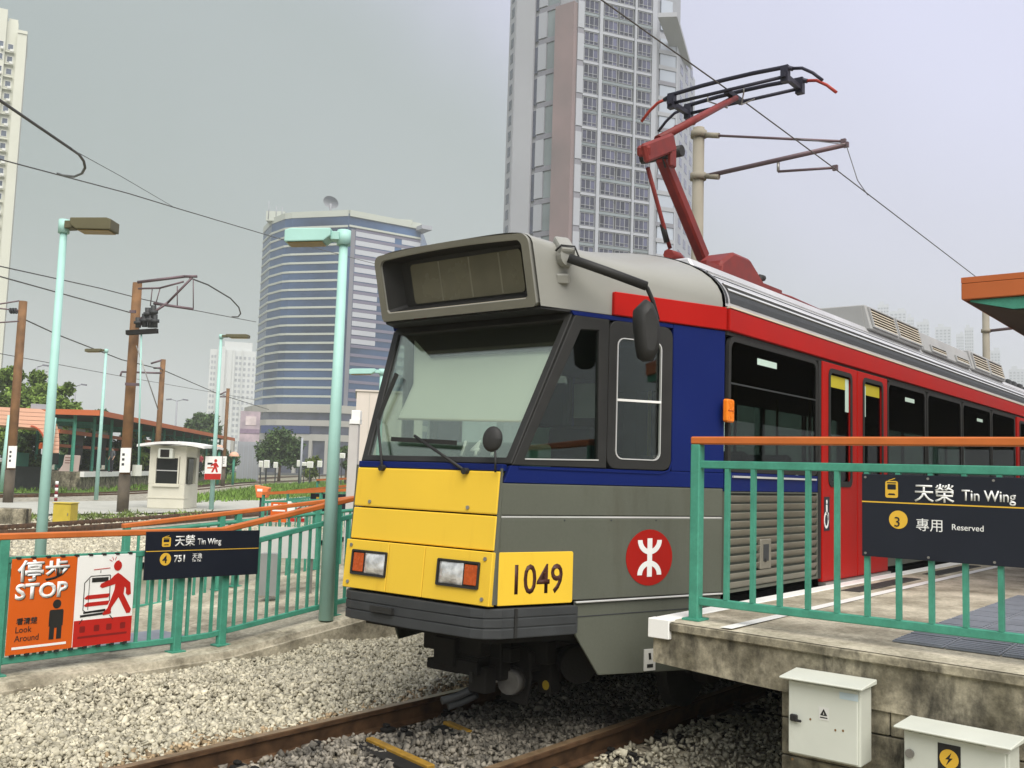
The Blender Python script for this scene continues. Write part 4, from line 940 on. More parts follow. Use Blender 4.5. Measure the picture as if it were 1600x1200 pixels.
# coupler and guard hanging below the front
cc = at(797, 1065, Y=4.42)
cp = MB().tube([cc+Vector((.02, .0, 0)), cc+Vector((.22, .10, 0)), cc+Vector((.8, .15, .05))], .10, 16).build('coupler', m_axle, tram)
MB().tube([cc+Vector((-.05, -.02, 0)), cc+Vector((.03, .0, 0))], .082, 14, r1=.098).build('coupler_cap', M('coupler_cap_steel', (.15, .145, .135), .45, .3, var=.25, scale=12), cp)
fr = Fr(cc+Vector((.10, .02, 0)), (0, -1, 0), (0, 0, 1))
MB().prism(fr, [(-.13, -.16), (.10, -.17), (.14, .02), (.12, .22), (-.02, .26), (-.14, .2)], -.02, .02).build('coupler_plate', m_under, cp, bevel=.01)
for px, py, w, h, y in ((693, 1018, .20, .20, 4.78), (722, 1042, .26, .10, 4.62), (745, 1062, .16, .18, 4.52), (768, 1020, .34, .10, 4.5), (840, 1035, .14, .28, 4.38), (690, 1040, .30, .07, 4.82), (870, 1028, .10, .12, 4.3), (858, 1075, .06, .06, 4.3), (740, 1010, .5, .12, 4.65), (820, 1016, .4, .16, 4.4), (705, 1005, .55, .13, 4.75), (712, 1032, .42, .09, 4.7), (748, 1040, .40, .16, 4.6), (800, 1030, .35, .14, 4.48), (850, 1050, .12, .30, 4.32)):
    p = at(px, py, Y=y); MB().box(p.x, p.x+.12, y-w/2, y+w/2, p.z-h/2, p.z+h/2).build('coupler_bracket', m_under, cp, bevel=.008)
for px, py in ((737, 1058), (754, 1066)):
    p = at(px, py, Y=4.52); MB().box(p.x-.012, p.x-.005, p.y-.012, p.y+.012, p.z-.035, p.z+.035).build('bracket_slot', m_black, cp)
p = at(855, 1070, Y=4.3); MB().disc(Fr(p, (0, -1, 0), (0, 0, 1)), 0, 0, .03, .035, 0, .02, 10).build('yellow_cap', M('yellow_tag', (.4, .28, .03), .5), cp)
for q in (((690, 1095), (735, 1078)), ((700, 1104), (745, 1085))):
    MB().tube([at(*q[0], Y=4.75), at((q[0][0]+q[1][0])/2, (q[0][1]+q[1][1])/2+2, Y=4.7), at(*q[1], Y=4.6)], .028, 8).build('air_hose', m_bump, cp)
MB().tube([at(905, 1040, Y=4.05)-Vector((.0, .0, 0)), at(905, 1040, Y=4.05)+Vector((.1, .12, 0))], .13, 18).build('sand_pot', m_under, cp)
# ------------------------------------------------------------------ platform sign on the near railing
SF = Fr((5.728, 1.974, 1.372), (0, -1, 0), (0, 0, 1))       # viewer side faces -X
sw, sh = .95, .468
sg = thing('platform_sign', 'large navy platform sign numbered 3 on the near platform railing', 'sign', (5.72, 1.5, 1.372))
MB().fbox(SF, 0, sw, 0, sh, -.006, .004).build('sign_panel', m_sign, sg, bevel=.002)
for u in (.02, .365, .70, .93):
    for v in (.018, sh-.018): MB().disc(SF, u, v, .007, .007, .004, .008, 10).build('screw', m_steel, sg)
MB().fbox(SF, .0, sw, .307, .314, .0042, .0052).build('gold_line', m_gold, sg)
def tram_icon(F, cu_, cv, w, h, par):
    i = MB().ring(F, rrect(cu_-w/2, cu_+w/2, cv-h/2, cv+h/2, w*.16, 3), rrect(cu_-w*.34, cu_+w*.34, cv-h*.02, cv+h*.30, w*.06, 3), .0045, .0058).build('tram_icon', m_gold, par)
    MB().fbox(F, cu_-w*.36, cu_+w*.36, cv+h*.36, cv+h*.42, .0060, .0066).build('icon_line', m_sign, i)
    MB().prism(F, [(cu_-w*.3, cv-h*.34), (cu_+w*.3, cv-h*.34), (cu_+w*.22, cv-h*.24), (cu_-w*.22, cv-h*.24)], .0060, .0066).build('icon_line', m_sign, i)
    MB().beam(F.p(cu_-w*.25, cv+h*.52, .005), F.p(cu_+w*.28, cv+h*.66, .005), .004).build('icon_line', m_gold, i)
tram_icon(SF, .168, .385, .070, .095, sg)
def onS(px, py): 
    q = at(px, py, X=5.728)-SF.o; return q.dot(SF.r), q.dot(SF.u)
u, v = onS(1429, 782); text('天榮', SF, u-.002, v+.004, .108, m_print, sg, n0=.0045, bold=.001, sx=1.0)
u, v = onS(1503, 784); text('Tin Wing', SF, u, v+.008, .082, m_print, sg, n0=.0045, bold=.001, sx=.86)
dc = MB().disc(SF, onS(1404, 812)[0], onS(1404, 812)[1], .051, .051, .0045, .006, 28).build('number_disc', m_gold, sg)
u, v = onS(1397, 823); text('3', SF, u, v+.002, .078, m_sign, dc, n0=.0065)
u, v = onS(1431, 829); text('專用', SF, u, v+.006, .075, m_print, sg, n0=.0045)
u, v = onS(1487, 829); text('Reserved', SF, u, v+.004, .046, m_print, sg, n0=.0045, sx=.95)

# ------------------------------------------------------------------ electrical cabinets on the platform wall
def cabinet(label, F, w, z0, z1, dep, hood, latch):
    c = thing('electrical_cabinet', label, 'cabinet', F.p(w/2, z0), 'white cabinets on the platform wall')
    MB().fbox(F, 0, w, z0, z1, -dep, 0).build('cabinet_body', m_cab, c, bevel=.008, seg=2)
    d = MB().fbox(F, .004, w-.012, z0+.01, z1-.012, .002, .016).build('cabinet_door', m_cab, c, bevel=.004)
    MB().prism(Fr(F.p(-.03, 0), F.n, (0, 0, 1)), [(.07, z1+.014), (.07, z1+.002), (-dep, z1+.002), (-dep, z1+.03)], -(w+.06), 0).build('hood', m_cab, c, bevel=.004, fix=True)
    return c, d
m_latch = M('latch_black', (.02, .02, .02), .4)
m_rust = M('rust_spot', (.20, .11, .04), .9)
B1 = Fr((5.365, 0, 0), (0, -1, 0), (0, 0, 1))
a = at(1233, 1055, X=5.365); b = at(1345, 1078, X=5.365); lo = at(1231, 1176, X=5.365)
B1 = Fr((5.365, a.y, 0), (0, -1, 0), (0, 0, 1)); w1 = a.y-b.y
c1, d1 = cabinet('taller white electrical cabinet with black latch under the near platform edge', B1, w1, lo.z, a.z-.012, .17, .03, 0)
def onB(F, px, py):
    k = ray(px, py); t = (F.o-EYE).dot(F.n)/k.dot(F.n); q = EYE+k*t-F.o; return q.dot(F.r), q.dot(F.u)
u, v = onB(B1, 1244, 1121); MB().fbox(B1, u-.022, u+.018, v-.016, v+.022, .016, .038).build('latch', m_latch, d1, bevel=.005)
MB().fbox(B1, u+.01, u+.045, v-.014, v, .03, .042).build('latch_lever', m_latch, d1, bevel=.004)
def warn(F, u, v, par):
    s = MB().fbox(F, u-.027, u+.027, v-.032, v+.036, .0165, .018).build('warning_sticker', m_tagw, par)
    MB().prism(F, [(u-.020, v-.008), (u+.020, v-.008), (u, v+.028)], .0182, .0192).build('warning_triangle', m_kprint, s)
    MB().prism(F, [(u-.003, v-.002), (u+.003, v-.002), (u, v+.012)], .0194, .0200).build('warning_mark', m_tagw, s)
    MB().fbox(F, u-.020, u+.020, v-.022, v-.016, .0182, .0190).build('print_line', m_kprint, s)
u, v = onB(B1, 1289, 1115); warn(B1, u, v, d1)
u, v = onB(B1, 1328, 1088); MB().fbox(B1, u-.05, u+.05, v-.018, v+.018, .0165, .0175).build('pale_label', M('pale_blue_label', (.50, .60, .64), .5), d1)
for px, py in ((1268, 1123), (1307, 1140), (1319, 1141), (1240, 1185)):
    u, v = onB(B1, px, py); MB().disc(B1, u, v, .006, .007, .0165, .0172, 7).build('rust_spot', m_rust, d1)
a = at(1413, 1132, X=5.34); b = at(1575, 1172, X=5.34)
r2 = Vector((-.08, -.997, 0)); B2 = Fr(a, r2, (0, 0, 1)); B2.o.z = 0
w2 = onB(B2, 1577, 1172)[0]
c2, d2 = cabinet('lower white electrical cabinet with lightning sticker under the near platform', B2, w2, -.22, a.z-.012, .16, .03, 0)
u, v = onB(B2, 1424, 1176); MB().disc(B2, u, v, .022, .022, .016, .030, 12).build('latch', m_steel, d2)
u, v = onB(B2, 1485, 1185); st = MB().fbox(B2, u-.055, u+.055, v-.075, v+.07, .0165, .018).build('lightning_sticker', m_kprint, d2)
MB().disc(B2, u, v, .046, .046, .0182, .0192, 24).build('yellow_disc', m_gold, st)
MB().prism(B2, [(u+.012, v+.032), (u-.018, v-.004), (u-.002, v-.002), (u-.014, v-.032), (u+.018, v+.006), (u+.002, v+.004)], .0194, .0204).build('lightning_bolt', m_kprint, st)
u, v = onB(B2, 1563, 1168); MB().fbox(B2, u-.06, u+.05, v-.02, v+.02, .0165, .0175).build('paper_label', m_tagw, d2)

# ------------------------------------------------------------------ canopy over the near platform
cn = thing('platform_canopy', 'orange edged platform canopy over the near platform', 'canopy', (12, 0, .885))
m_fasc = M('orange_fascia', (.42, .11, .030), .45, var=.1, scale=2)
m_soff = M('dark_soffit', (.075, .065, .05), .8, var=.15)
x0, y0, zt_ = 8.55, 2.13, 3.455
MB().box(x0, x0+.06, -4, y0, zt_-.135, zt_).build('fascia', m_fasc, cn, bevel=.006)
MB().box(x0+.06, 40, y0-.06, y0, zt_-.135, zt_).build('fascia', m_fasc, cn, bevel=.006)
MB().prism(Fr((x0+.03, 0, 0), (0, -1, 0), (0, 0, 1)), [(-y0+.06, zt_-.15), (-1.75, zt_-.235), (4, zt_-.235), (4, zt_-.14), (-1.75, zt_-.14), (-y0+.06, zt_-.14)], -.05, .0).build('gable_trim', m_teal, cn)
mb = MB(); mb.add([(x0+.07, y0-.02, zt_-.14), (40, y0-.02, zt_-.14), (40, 1.75, zt_-.24), (x0+.07, 1.75, zt_-.24), (40, -4, zt_-.24), (x0+.07, -4, zt_-.24)], [[0, 1, 2, 3], [3, 2, 4, 5]]); mb.build('soffit', m_soff, cn)
MB().box(x0, 40, -4, y0, zt_+.002, zt_+.05).build('roof_sheet', m_fasc, cn)
for x in (12.5, 18, 24, 30): MB().tube([(x, -1.6, .885), (x, -1.6, zt_-.24)], .08, 12).build('column', m_teal, cn)

# ------------------------------------------------------------------ overhead line masts by the near track
def mast(name, label, base, top, r, mat, group, bands=()):
    m = thing(name, label, 'mast', base, group)
    MB().tube([base, top], r, 12, r1=r*.86).build('pole', mat, m)
    for z in bands:
        p = Vector(base)+(Vector(top)-Vector(base))*((z-base[2])/(top[2]-base[2]))
        MB().tube([p-Vector((0, 0, .05)), p+Vector((0, 0, .05))], r+.025, 12).build('clamp_band', m_cpole if mat is m_cpole else m_violet, m)
    return m
mx_, my_ = 13.55, 7.25
mt = at(1092, 200, d=None, X=mx_); my_ = mt.y
MG = 'overhead line masts'
m1 = mast('overhead_line_mast', 'pale concrete overhead mast with bracket arms behind the pantograph', (mx_, my_, -.2), (mx_, my_, mt.z), .105, m_cpole, MG, (at(1092, 210, X=mx_).z, at(1092, 276, X=mx_).z))
def mp_(px, py, y=None): return at(px, py, X=mx_)
A = [mp_(1104, 211), mp_(1318, 221), mp_(1104, 275), mp_(1322, 226), mp_(1216, 254), mp_(1216, 268), mp_(1305, 262)]
MB().tube([A[0], A[1]], .020, 7).build('tie_rod', m_violet, m1)
MB().tube([A[2], A[3]], .038, 8).build('bracket_arm', m_violet, m1)
MB().tube([A[4]+(A[4]-A[5])*.0, A[5]], .022, 6).build('drop_bracket', m_steel, m1)
MB().tube([A[5], A[6]], .020, 7).build('registration_arm', m_violet, m1)
for p in (A[0], A[2]): MB().tube([p, p+(A[1]-A[0]).normalized()*.22], .045, 8).build('insulator', m_cpole, m1)
for p in (A[1], A[3], A[6]): MB().box(p.x-.025, p.x+.025, p.y-.035, p.y+.035, p.z-.04, p.z+.035).build('wire_clamp', m_violet, m1)
mx2 = 32.0; q = at(1540, 470, X=mx2)
m2 = mast('overhead_line_mast', 'distant pale overhead mast standing under the platform canopy edge', (mx2, q.y, -.2), (mx2, q.y, at(1540, 462, X=mx2).z), .115, m_cpole, MG, (at(1540, 517, X=mx2).z,))
MB().tube([at(1545, 517, X=mx2), at(1640, 506, X=mx2)], .045, 8).build('bracket_arm', m_violet, m2)

# ------------------------------------------------------------------ wires over the near track
def wire(label, pts, r, name='overhead_wire', sag=0., cat='wire', grp='overhead wires'):
    P_ = []
    for i in range(len(pts)-1):
        for k in range(8):
            t = k/8; p = Vector(pts[i]).lerp(Vector(pts[i+1]), t); p.z -= sag*4*t*(1-t); P_.append(p)
    P_.append(Vector(pts[-1]))
    o = MB().tube(P_, r, 6).build(name, m_wire); return tag(o, label, cat, grp)
def wy(px, py, y=YC): return at(px, py, Y=y)
wire('contact wire crossing over the raised pantograph of the tram', [wy(900, -32, YC+.25), wy(940, 0, YC+.2), wy(1148, 148, YC), wy(1305, 264, YC-.1), wy(1515, 425, YC-.05), wy(1640, 520, YC)], .0085)
wire('thin slack hanger wire dropping from the bracket arm tip', [A[3], wy(1340, 282, 4.6), wy(1356, 305, 4.55)], .006)
wire('short stay wire between contact wire and bracket arm of the pale mast', [wy(1240, 216), A[3]-Vector((0, .0, .0))], .006)
# ------------------------------------------------------------------ signs on the left railing
NY = LY-.045
def onL(px, py): q = at(px, py, Y=NY); return q.x, q.z
def lframe(px, py, rx=(1, 0, 0)): q = at(px, py, Y=NY); return Fr(q, rx, (0, 0, 1))
x0, z0 = onL(8, 1027); x1, z1 = onL(122, 867)
x2 = onL(212, 865)[0]; zt0 = onL(20, 876)[1]; zb0 = onL(112, 1011)[1]
X0, X1, X2 = onL(14, 950)[0], onL(117, 940)[0], onL(208, 935)[0]
ZT, ZB = (zt0+z1)/2, (z0+zb0)/2
LF = Fr((0, NY, 0), (1, 0, 0), (0, 0, 1))
st = thing('warning_sign', 'orange and white STOP warning board on the left railing', 'sign', ((X0+X2)/2, NY, ZB))
MB().fbox(LF, X0, X1-.001, ZB, ZT, -.012, .0).build('orange_panel', m_sorange, st, bevel=.002)
wp = MB().fbox(LF, X1+.001, X2, ZB, ZT, -.012, .0).build('white_panel', m_white, st, bevel=.002)
h = ZT-ZB; w = X1-X0; wr = X2-X1
MB().fbox(LF, X1+.003, X2-.002, ZB+.002, ZB+h*.29, .0005, .0018).build('red_panel', m_sred, wp)
text('停步', LF, X0+w*.095, ZB+h*.772, w*.33, m_kprint, st, n0=.0006, bold=.003, sx=1.22)
text('停步', LF, X0+w*.08, ZB+h*.780, w*.33, m_print, st, n0=.0030, bold=.004, sx=1.22)
text('STOP', LF, X0+w*.085, ZB+h*.570, w*.31, m_kprint, st, n0=.0006, bold=.003, sx=1.06)
text('STOP', LF, X0+w*.07, ZB+h*.578, w*.31, m_print, st, n0=.0030, bold=.0055, sx=1.06)
text('看清楚', LF, X0+w*.12, ZB+h*.315, w*.105, m_kprint, st, n0=.0006, bold=.001)
text('Look', LF, X0+w*.11, ZB+h*.225, w*.13, m_kprint, st, n0=.0006, sx=.9)
text('Around', LF, X0+w*.11, ZB+h*.135, w*.13, m_kprint, st, n0=.0006, sx=.9)
fx, fz_ = X0+w*.72, ZB+h*.12
pf_ = [(-.10, .0), (-.10, .14), (-.115, .14), (-.115, .30), (-.10, .315), (.10, .315), (.115, .30), (.115, .14), (.10, .14), (.10, 0), (.02, 0), (.02, .12), (-.02, .12), (-.02, 0)]
sc = h*1.0
fg = MB().prism(LF, [(fx+a*w*.95, fz_+b*sc*1.0) for a, b in pf_], .0006, .002).build('standing_figure', m_kprint, st)
MB().disc(LF, fx, fz_+.375*sc, w*.065, w*.065*1.05, .0006, .002, 18).build('figure_head', m_kprint, fg)
MB().fbox(LF, X0+w*.08, X0+w*.90, ZB+h*.055, ZB+h*.080, .0006, .002).build('white_bar', m_print, st)
# walking figure and the tram drawing
def wpt(a, b): return (X1+wr*a, ZB+h*b)
def wl(pts, r, mat=m_kprint, n=.0015):
    for a, b in zip(pts, pts[1:]):
        p, q = wpt(*a), wpt(*b); MB().beam(LF.p(p[0], p[1], n), LF.p(q[0], q[1], n), r, .002, up=(0, 1, 0)).build('drawing_line', mat, wp)
wl([(.14, .40), (.14, .70), (.24, .77), (.57, .77), (.58, .48)], .006)
wl([(.14, .40), (.20, .37), (.56, .37)], .006); wl([(.22, .74), (.22, .40)], .004); wl([(.28, .84), (.56, .85)], .006, m_sred); wl([(.40, .80), (.40, .83)], .005)
MB().fbox(LF, X1+wr*.26, X1+wr*.54, ZB+h*.70, ZB+h*.75, .0006, .0022).build('drawing_line', m_kprint, wp)
for z in (.53, .45): MB().prism(LF, [wpt(.15, z), wpt(.20, z+.03), wpt(.58, z+.035), wpt(.56, z-.01), wpt(.18, z-.015)], .0006, .0024).build('red_stripe', m_sred, wp)
wl([(.15, .37), (.52, .385)], .016, m_kprint); wl([(.10, .335), (.62, .35)], .018, m_kprint); wl([(.14, .30), (.09, .25)], .007); wl([(.60, .32), (.66, .27)], .007)
man = [(.64, .765), (.70, .79), (.76, .765), (.93, .67), (.95, .54), (.90, .525), (.86, .55), (.86, .61), (.83, .63), (.82, .545), (.97, .365), (.95, .325), (.89, .325), (.735, .515), (.62, .40), (.605, .335), (.49, .325), (.47, .345), (.555, .40), (.655, .60), (.665, .665), (.44, .63), (.40, .65), (.42, .68), (.575, .72)]
wm = MB().prism(LF, [wpt(*p) for p in man], .0006, .0032).build('walking_figure', m_sred, wp)
p = wpt(.69, .87); MB().disc(LF, p[0], p[1], wr*.07, wr*.08, .0006, .0032, 18).build('figure_head', m_sred, wm)
for a in (20, 70, 110, 150): 
    t = math.radians(a); p = wpt(.62, .91); MB().beam(LF.p(p[0]+.02*math.cos(t), p[1]+.02*math.sin(t), .002), LF.p(p[0]+.05*math.cos(t), p[1]+.05*math.sin(t), .002), .004, .002, up=(0, 1, 0)).build('drawing_line', m_sred, wp)
m_smud = M('faded_dark_print', (.20, .012, .010), .5)
for a in (.15, .39, .60, .84):
    p = wpt(a, .19); MB().prism(LF, rrect(p[0]-.024, p[0]+.024, p[1]-.026, p[1]+.026, .008, 2), .0020, .0028).build('faded_print', m_smud, wp)
p, q = wpt(.08, .10), wpt(.92, .12); MB().fbox(LF, p[0], q[0], p[1]-.006, p[1]+.012, .0020, .0026).build('faded_print', m_smud, wp)
for i in range(9):
    u = X0+.05+(X2-X0-.1)*i/8
    MB().fbox(LF, u-.016, u+.016, ZT-.004, ZT+.014, -.02, .004).build('cable_tie', m_black, st); MB().fbox(LF, u-.016, u+.016, ZB-.016, ZB+.004, -.02, .004).build('cable_tie', m_black, st)
# navy sign 4
xa, za = onL(222, 905); xb, zb_ = onL(403, 828)
q0 = at(224, 907, Y=NY-.03); q1 = at(402, 897, Y=NY-.03); q2 = at(226, 831, Y=NY-.03)
NF = Fr(q0, Vector((1, 0, (q1.z-q0.z)/(q1.x-q0.x))), (0, 0, 1))
nw, nh = (q1-q0).length, q2.z-q0.z
ns = thing('platform_sign', 'navy platform sign numbered 4 and 751 on the left railing', 'sign', q0)
MB().fbox(NF, 0, nw, 0, nh, -.008, .004).build('sign_panel', m_sign, ns, bevel=.002)
MB().fbox(NF, .005, nw-.005, nh*.585, nh*.60, .0042, .005).build('gold_line', m_gold, ns)
tram_icon(NF, nw*.165, nh*.78, nw*.072, nh*.20, ns)
text('天榮', NF, nw*.235, nh*.705, nh*.25, m_print, ns, n0=.0045, bold=.0015)
text('Tin Wing', NF, nw*.43, nh*.71, nh*.185, m_print, ns, n0=.0045, bold=.001, sx=.86)
dc = MB().disc(NF, nw*.165, nh*.42, nw*.046, nw*.046, .0045, .006, 24).build('number_disc', m_gold, ns)
text('4', NF, nw*.140, nh*.345, nh*.22, m_sign, dc, n0=.0065, bold=.001)
text('751', NF, nw*.235, nh*.355, nh*.20, m_print, ns, n0=.0045, bold=.002)
text('天逸', NF, nw*.39, nh*.42, nh*.125, m_print, ns, n0=.0045); text('Tin Yat', NF, nw*.39, nh*.345, nh*.075, m_print, ns, n0=.0045)

# ------------------------------------------------------------------ lamp posts
LG = 'pale green lamp posts'
def lamp(label, base, H, side, hl, hw, mat_head, r, tilt=(0, 0)):
    """side: unit vector of the arm"""
    t = thing('lamp_post', label, 'lamp', base, LG); b = Vector(base); top = b+Vector((tilt[0], tilt[1], H)); sd = Vector(side).normalized()
    MB().tube([b, top], r, 12, r1=r*.58).build('post', m_pale, t)
    MB().tube([top-Vector((0, 0, .10)), top+Vector((0, 0, .06))], r*.95, 12).build('post_cap', mat_head if mat_head is m_pale else m_pale, t)
    fr = Fr(top, sd, (0, 0, 1))
    MB().prism(fr, [(r*.5, -.055), (hl*.22, -.05), (hl*.22, .035), (r*.5, .035)], -hw*.30, hw*.30).build('arm', mat_head, t, bevel=.005)
    hd = MB().prism(fr, [(hl*.20, .06), (hl*.20, -.02), (hl*.32, -.075), (hl, -.085), (hl, .04), (hl*.9, .06)], -hw/2, hw/2).build('lamp_head', mat_head, t, bevel=.012, seg=2)
    MB().prism(fr, [(hl*.34, -.088), (hl*.95, -.096), (hl*.95, -.088), (hl*.34, -.080)], -hw*.40, hw*.40).build('diffuser', m_diff, hd)
    return t
b2 = at(509, 972, Y=LY-.10); t2 = at(534, 368, Y=LY-.10)
lamp('tall pale green lamp post beside the front of the tram', (b2.x, b2.y, gz(b2.x)), t2.z-gz(b2.x), at(445, 380, d=10)-at(534, 380, d=10), .60, .26, m_pale, .076)
b1 = at(70, 860, d=11.6); t1 = at(103, 352, d=11.6); bb = at(62, 968, d=11.6)
lamp('pale green lamp post with brown head behind the orange stop sign', (t1.x-.02, t1.y, -.1), t1.z+.1, at(185, 355, d=11)-at(103, 355, d=11), .60, .26, m_lamp, .068)
for lab, bp_, tp_, sidepx, hl, mh in (
    ('small pale green lamp post in front of the left station', (150, 781), (169, 545), -1, .95, m_lamp),
    ('pale green lamp post carrying the small red warning sign', (330, 796), (350, 522), 1, 1.15, m_lamp)):
    b = at(*bp_, Z=-.05); d = (b-EYE).dot(FWD); t = at(*tp_, d=d)
    lamp(lab, (b.x, b.y, -.05), t.z+.05, RGT*sidepx, hl, .36, mh, .10)
q = at(597, 580, d=26)
lamp('pale lamp post half hidden behind the tram windscreen', (q.x, q.y, -.1), q.z+.1, at(560, 578, d=26)-at(597, 578, d=26), .85, .24, m_pale, .09)
# small sign on the lamp post
d3 = (at(330, 796, Z=-.05)-EYE).dot(FWD); c = at(333, 731, d=d3-.2)
wf_ = Fr(c, RGT, (0, 0, 1)); k = d3/F_PX
ws = thing('warning_sign', 'small red and white walking figure sign on the lamp post by the kiosk', 'sign', c)
MB().fbox(wf_, -13*k, 13*k, -18*k, 18*k, -.02, 0).build('sign_panel', m_white, ws)
MB().fbox(wf_, -12.8*k, 12.8*k, -18*k, -9*k, .001, .004).build('red_panel', m_sred, ws)
MB().prism(wf_, [(x*k, y*k) for x, y in ((-4, 4), (2, 8), (5, 8), (9, 2), (7, 0), (5, 3), (8, -7), (5, -7), (3, -1), (0, -7), (-3, -7), (1, 2), (0, 4), (-4, 2))], .001, .004).build('walking_figure', m_sred, ws)
MB().disc(wf_, 3.5*k, 11*k, 2.4*k, 2.6*k, .001, .004, 12).build('figure_head', m_sred, ws)
MB().fbox(wf_, -9*k, -1*k, 5*k, 8*k, .001, .004).build('tram_drawing', m_kprint, ws); MB().fbox(wf_, -9*k, 0, -1*k, 1*k, .001, .004).build('tram_drawing', m_sorange, ws)

# ------------------------------------------------------------------ brown masts
m_pbase = M('mast_base_grey', (.115, .095, .07), .75, var=.2, scale=3)
def brown(label, bp_, tp_, r, sign=None, Z=-.1, depth=None):
    b = at(*bp_, Z=Z) if depth is None else at(*bp_, d=depth); d = (b-EYE).dot(FWD); t = at(*tp_, d=d)
    m = mast('overhead_line_mast', label, (b.x, b.y, Z), (b.x+(t.x-b.x)*.0, b.y, t.z), r, m_pole, MG); k = d/F_PX
    def q(px, py, dd=0): return at(px, py, d=d+dd)
    zb_ = at(bp_[0], sign[1]+sign[3]/2+3 if sign else bp_[1]-10, d=d).z
    MB().tube([(b.x, b.y, Z), (b.x, b.y, zb_)], r+.012, 12).build('pole_base', m_pbase, m)
    if sign:
        f = Fr(q(sign[0], sign[1], -r-.05), RGT, (0, 0, 1)); s = MB().fbox(f, -sign[2]*k/2, sign[2]*k/2, -sign[3]*k/2, sign[3]*k/2, -.01, .02).build('notice_plate', m_white, m)
        for i in range(3): MB().fbox(f, -sign[2]*k*.32, -sign[2]*k*.08, (-.22+i*.2)*sign[3]*k, (-.12+i*.2)*sign[3]*k, .0205, .024).build('notice_print', m_bump, s)
    return m, q, k
mA, qA, kA = brown('tall brown overhead mast with line switch gear left of the kiosk', (191, 802), (211, 436), .20, (196, 719, 16, 38))
for a, b, r in (((215, 441), (288, 432), .055), ((288, 432), (308, 432), .05), ((216, 451), (250, 450), .035), ((250, 450), (287, 440), .035), ((300, 434), (262, 473), .045), ((262, 473), (222, 500), .05), ((240, 474), (302, 483), .05), ((238, 450), (235, 478), .02), ((250, 451), (242, 480), .02), ((277, 447), (277, 478), .02), ((302, 436), (302, 482), .02), ((218, 500), (240, 487), .07), ((219, 508), (232, 492), .05)):
    MB().tube([qA(*a), qA(*b)], r, 6).build('bracket_arm', m_violet, mA)
MB().beam(qA(198, 520), qA(246, 517), .22, .16).build('cross_arm', m_under, mA)
for px, py, h in ((216, 512, 20), (226, 511, 26), (235, 512, 30), (242, 512, 26), (231, 500, 24), (240, 498, 26)):
    MB().tube([qA(px, py), qA(px, py-h*.8)], .10, 8).build('insulator', m_bump, mA)
    MB().tube([qA(px, py-h*.5), qA(px, py-h*.3)], .16, 8).build('insulator_shed', m_bump, mA)
for a, b in (((196, 600), (218, 601)), ((203, 487), (212, 487))): MB().beam(qA(*a), qA(*b), .10, .10).build('clamp_band', m_violet, mA)
MB().tube([qA(221, 520), qA(216, 740)], .03, 6).build('conduit', m_pale, mA); MB().tube([qA(213, 540), qA(247, 640)], .02, 6).build('stay_wire', m_steel, mA)
MB().box(*[v for pr in zip(qA(214, 735)-Vector((.12, .12, .2)), qA(214, 735)+Vector((.12, .12, .2))) for v in pr]).build('junction_box', m_cab, mA)
mB, qB, kB = brown('brown overhead mast at the far left edge with stacked insulators', (12, 787), (34, 466), .19, (19, 714, 13, 34))
for a, b, r in (((30, 470), (-30, 480), .03), ((29, 502), (-30, 506), .03), ((28, 485), (-20, 480), .03)): MB().tube([qB(*a), qB(*b)], r, 6).build('bracket_arm', m_violet, mB)
for i in range(3): MB().tube([qB(16+i*4, 486), qB(18+i*4, 485.5)], .13, 8).build('insulator', m_bump, mB)
mC, qC, kC = brown('smaller brown overhead mast rising behind the left station roof', (244, 735), (256, 560), .19, None, depth=62)
for a, b in (((252, 563), (236, 568)), ((252, 575), (240, 575)), ((252, 583), (190, 581)), ((190, 581), (188, 588))): MB().tube([qC(*a), qC(*b)], .06, 6).build('bracket_arm', m_violet, mC)
mD, qD, kD = brown('small far brown overhead mast near the round orange lights', (348, 755), (355, 606), .17, (351, 721, 6, 16), depth=85)
for a, b in (((353, 612), (340, 618)), ((353, 620), (344, 620))): MB().tube([qD(*a), qD(*b)], .06, 6).build('bracket_arm', m_violet, mD)

# ------------------------------------------------------------------ guard kiosk
def facing(px): v = ray(px, 730); return Vector((v.y, -v.x, 0)).normalized()
kb_ = at(267, 795, Z=-.05); kd = (kb_-EYE).dot(FWD); kk_ = kd/F_PX
m_kiosk = M('kiosk_cream_paint', (.62, .60, .50), .6, var=.05, scale=1.5, stain=((.50, .46, .36), 1.5, .64, .25))
kr = Vector((RGT.x, RGT.y, 0)).normalized(); kn = Vector((FWD.x, FWD.y, 0)).normalized()
ko = thing('guard_kiosk', 'cream guard kiosk with air conditioner and curved white roof', 'kiosk', (kb_.x, kb_.y, -.05))
KF = Fr((kb_.x, kb_.y, -.05), kr, (0, 0, 1))                     # front plane, n points to the viewer
KF = Fr(KF.o, kr, (0, 0, 1))
def K(px): return (px-267)*kk_
def KZ(py): return (795-py)*kk_
wl_, wr_ = K(229), K(286); H = KZ(697); D = 1.7
def wall4(v0, v1, lab='kiosk_wall'):
    MB().fbox(KF, wl_, wr_, v0, v1, -D, 0).build(lab, m_kiosk, ko, bevel=.02)
wall4(0, KZ(756))
for u0_, u1_ in ((wl_, K(239)), (K(277), wr_)): MB().fbox(KF, u0_, u1_, KZ(756), H, -.12, 0).build('corner_post', m_kiosk, ko)
for u0_, u1_ in ((wl_, wl_+.12), (wr_-.12, wr_)): MB().fbox(KF, u0_, u1_, KZ(756), H, -D, -D+.35).build('corner_post', m_kiosk, ko)
MB().fbox(KF, wl_, wr_, KZ(756), H, -D, -D+.08).build('kiosk_wall', m_kiosk, ko)
MB().fbox(KF, K(239), K(277), KZ(714), H, -.12, -.002).build('kiosk_wall', m_kiosk, ko)
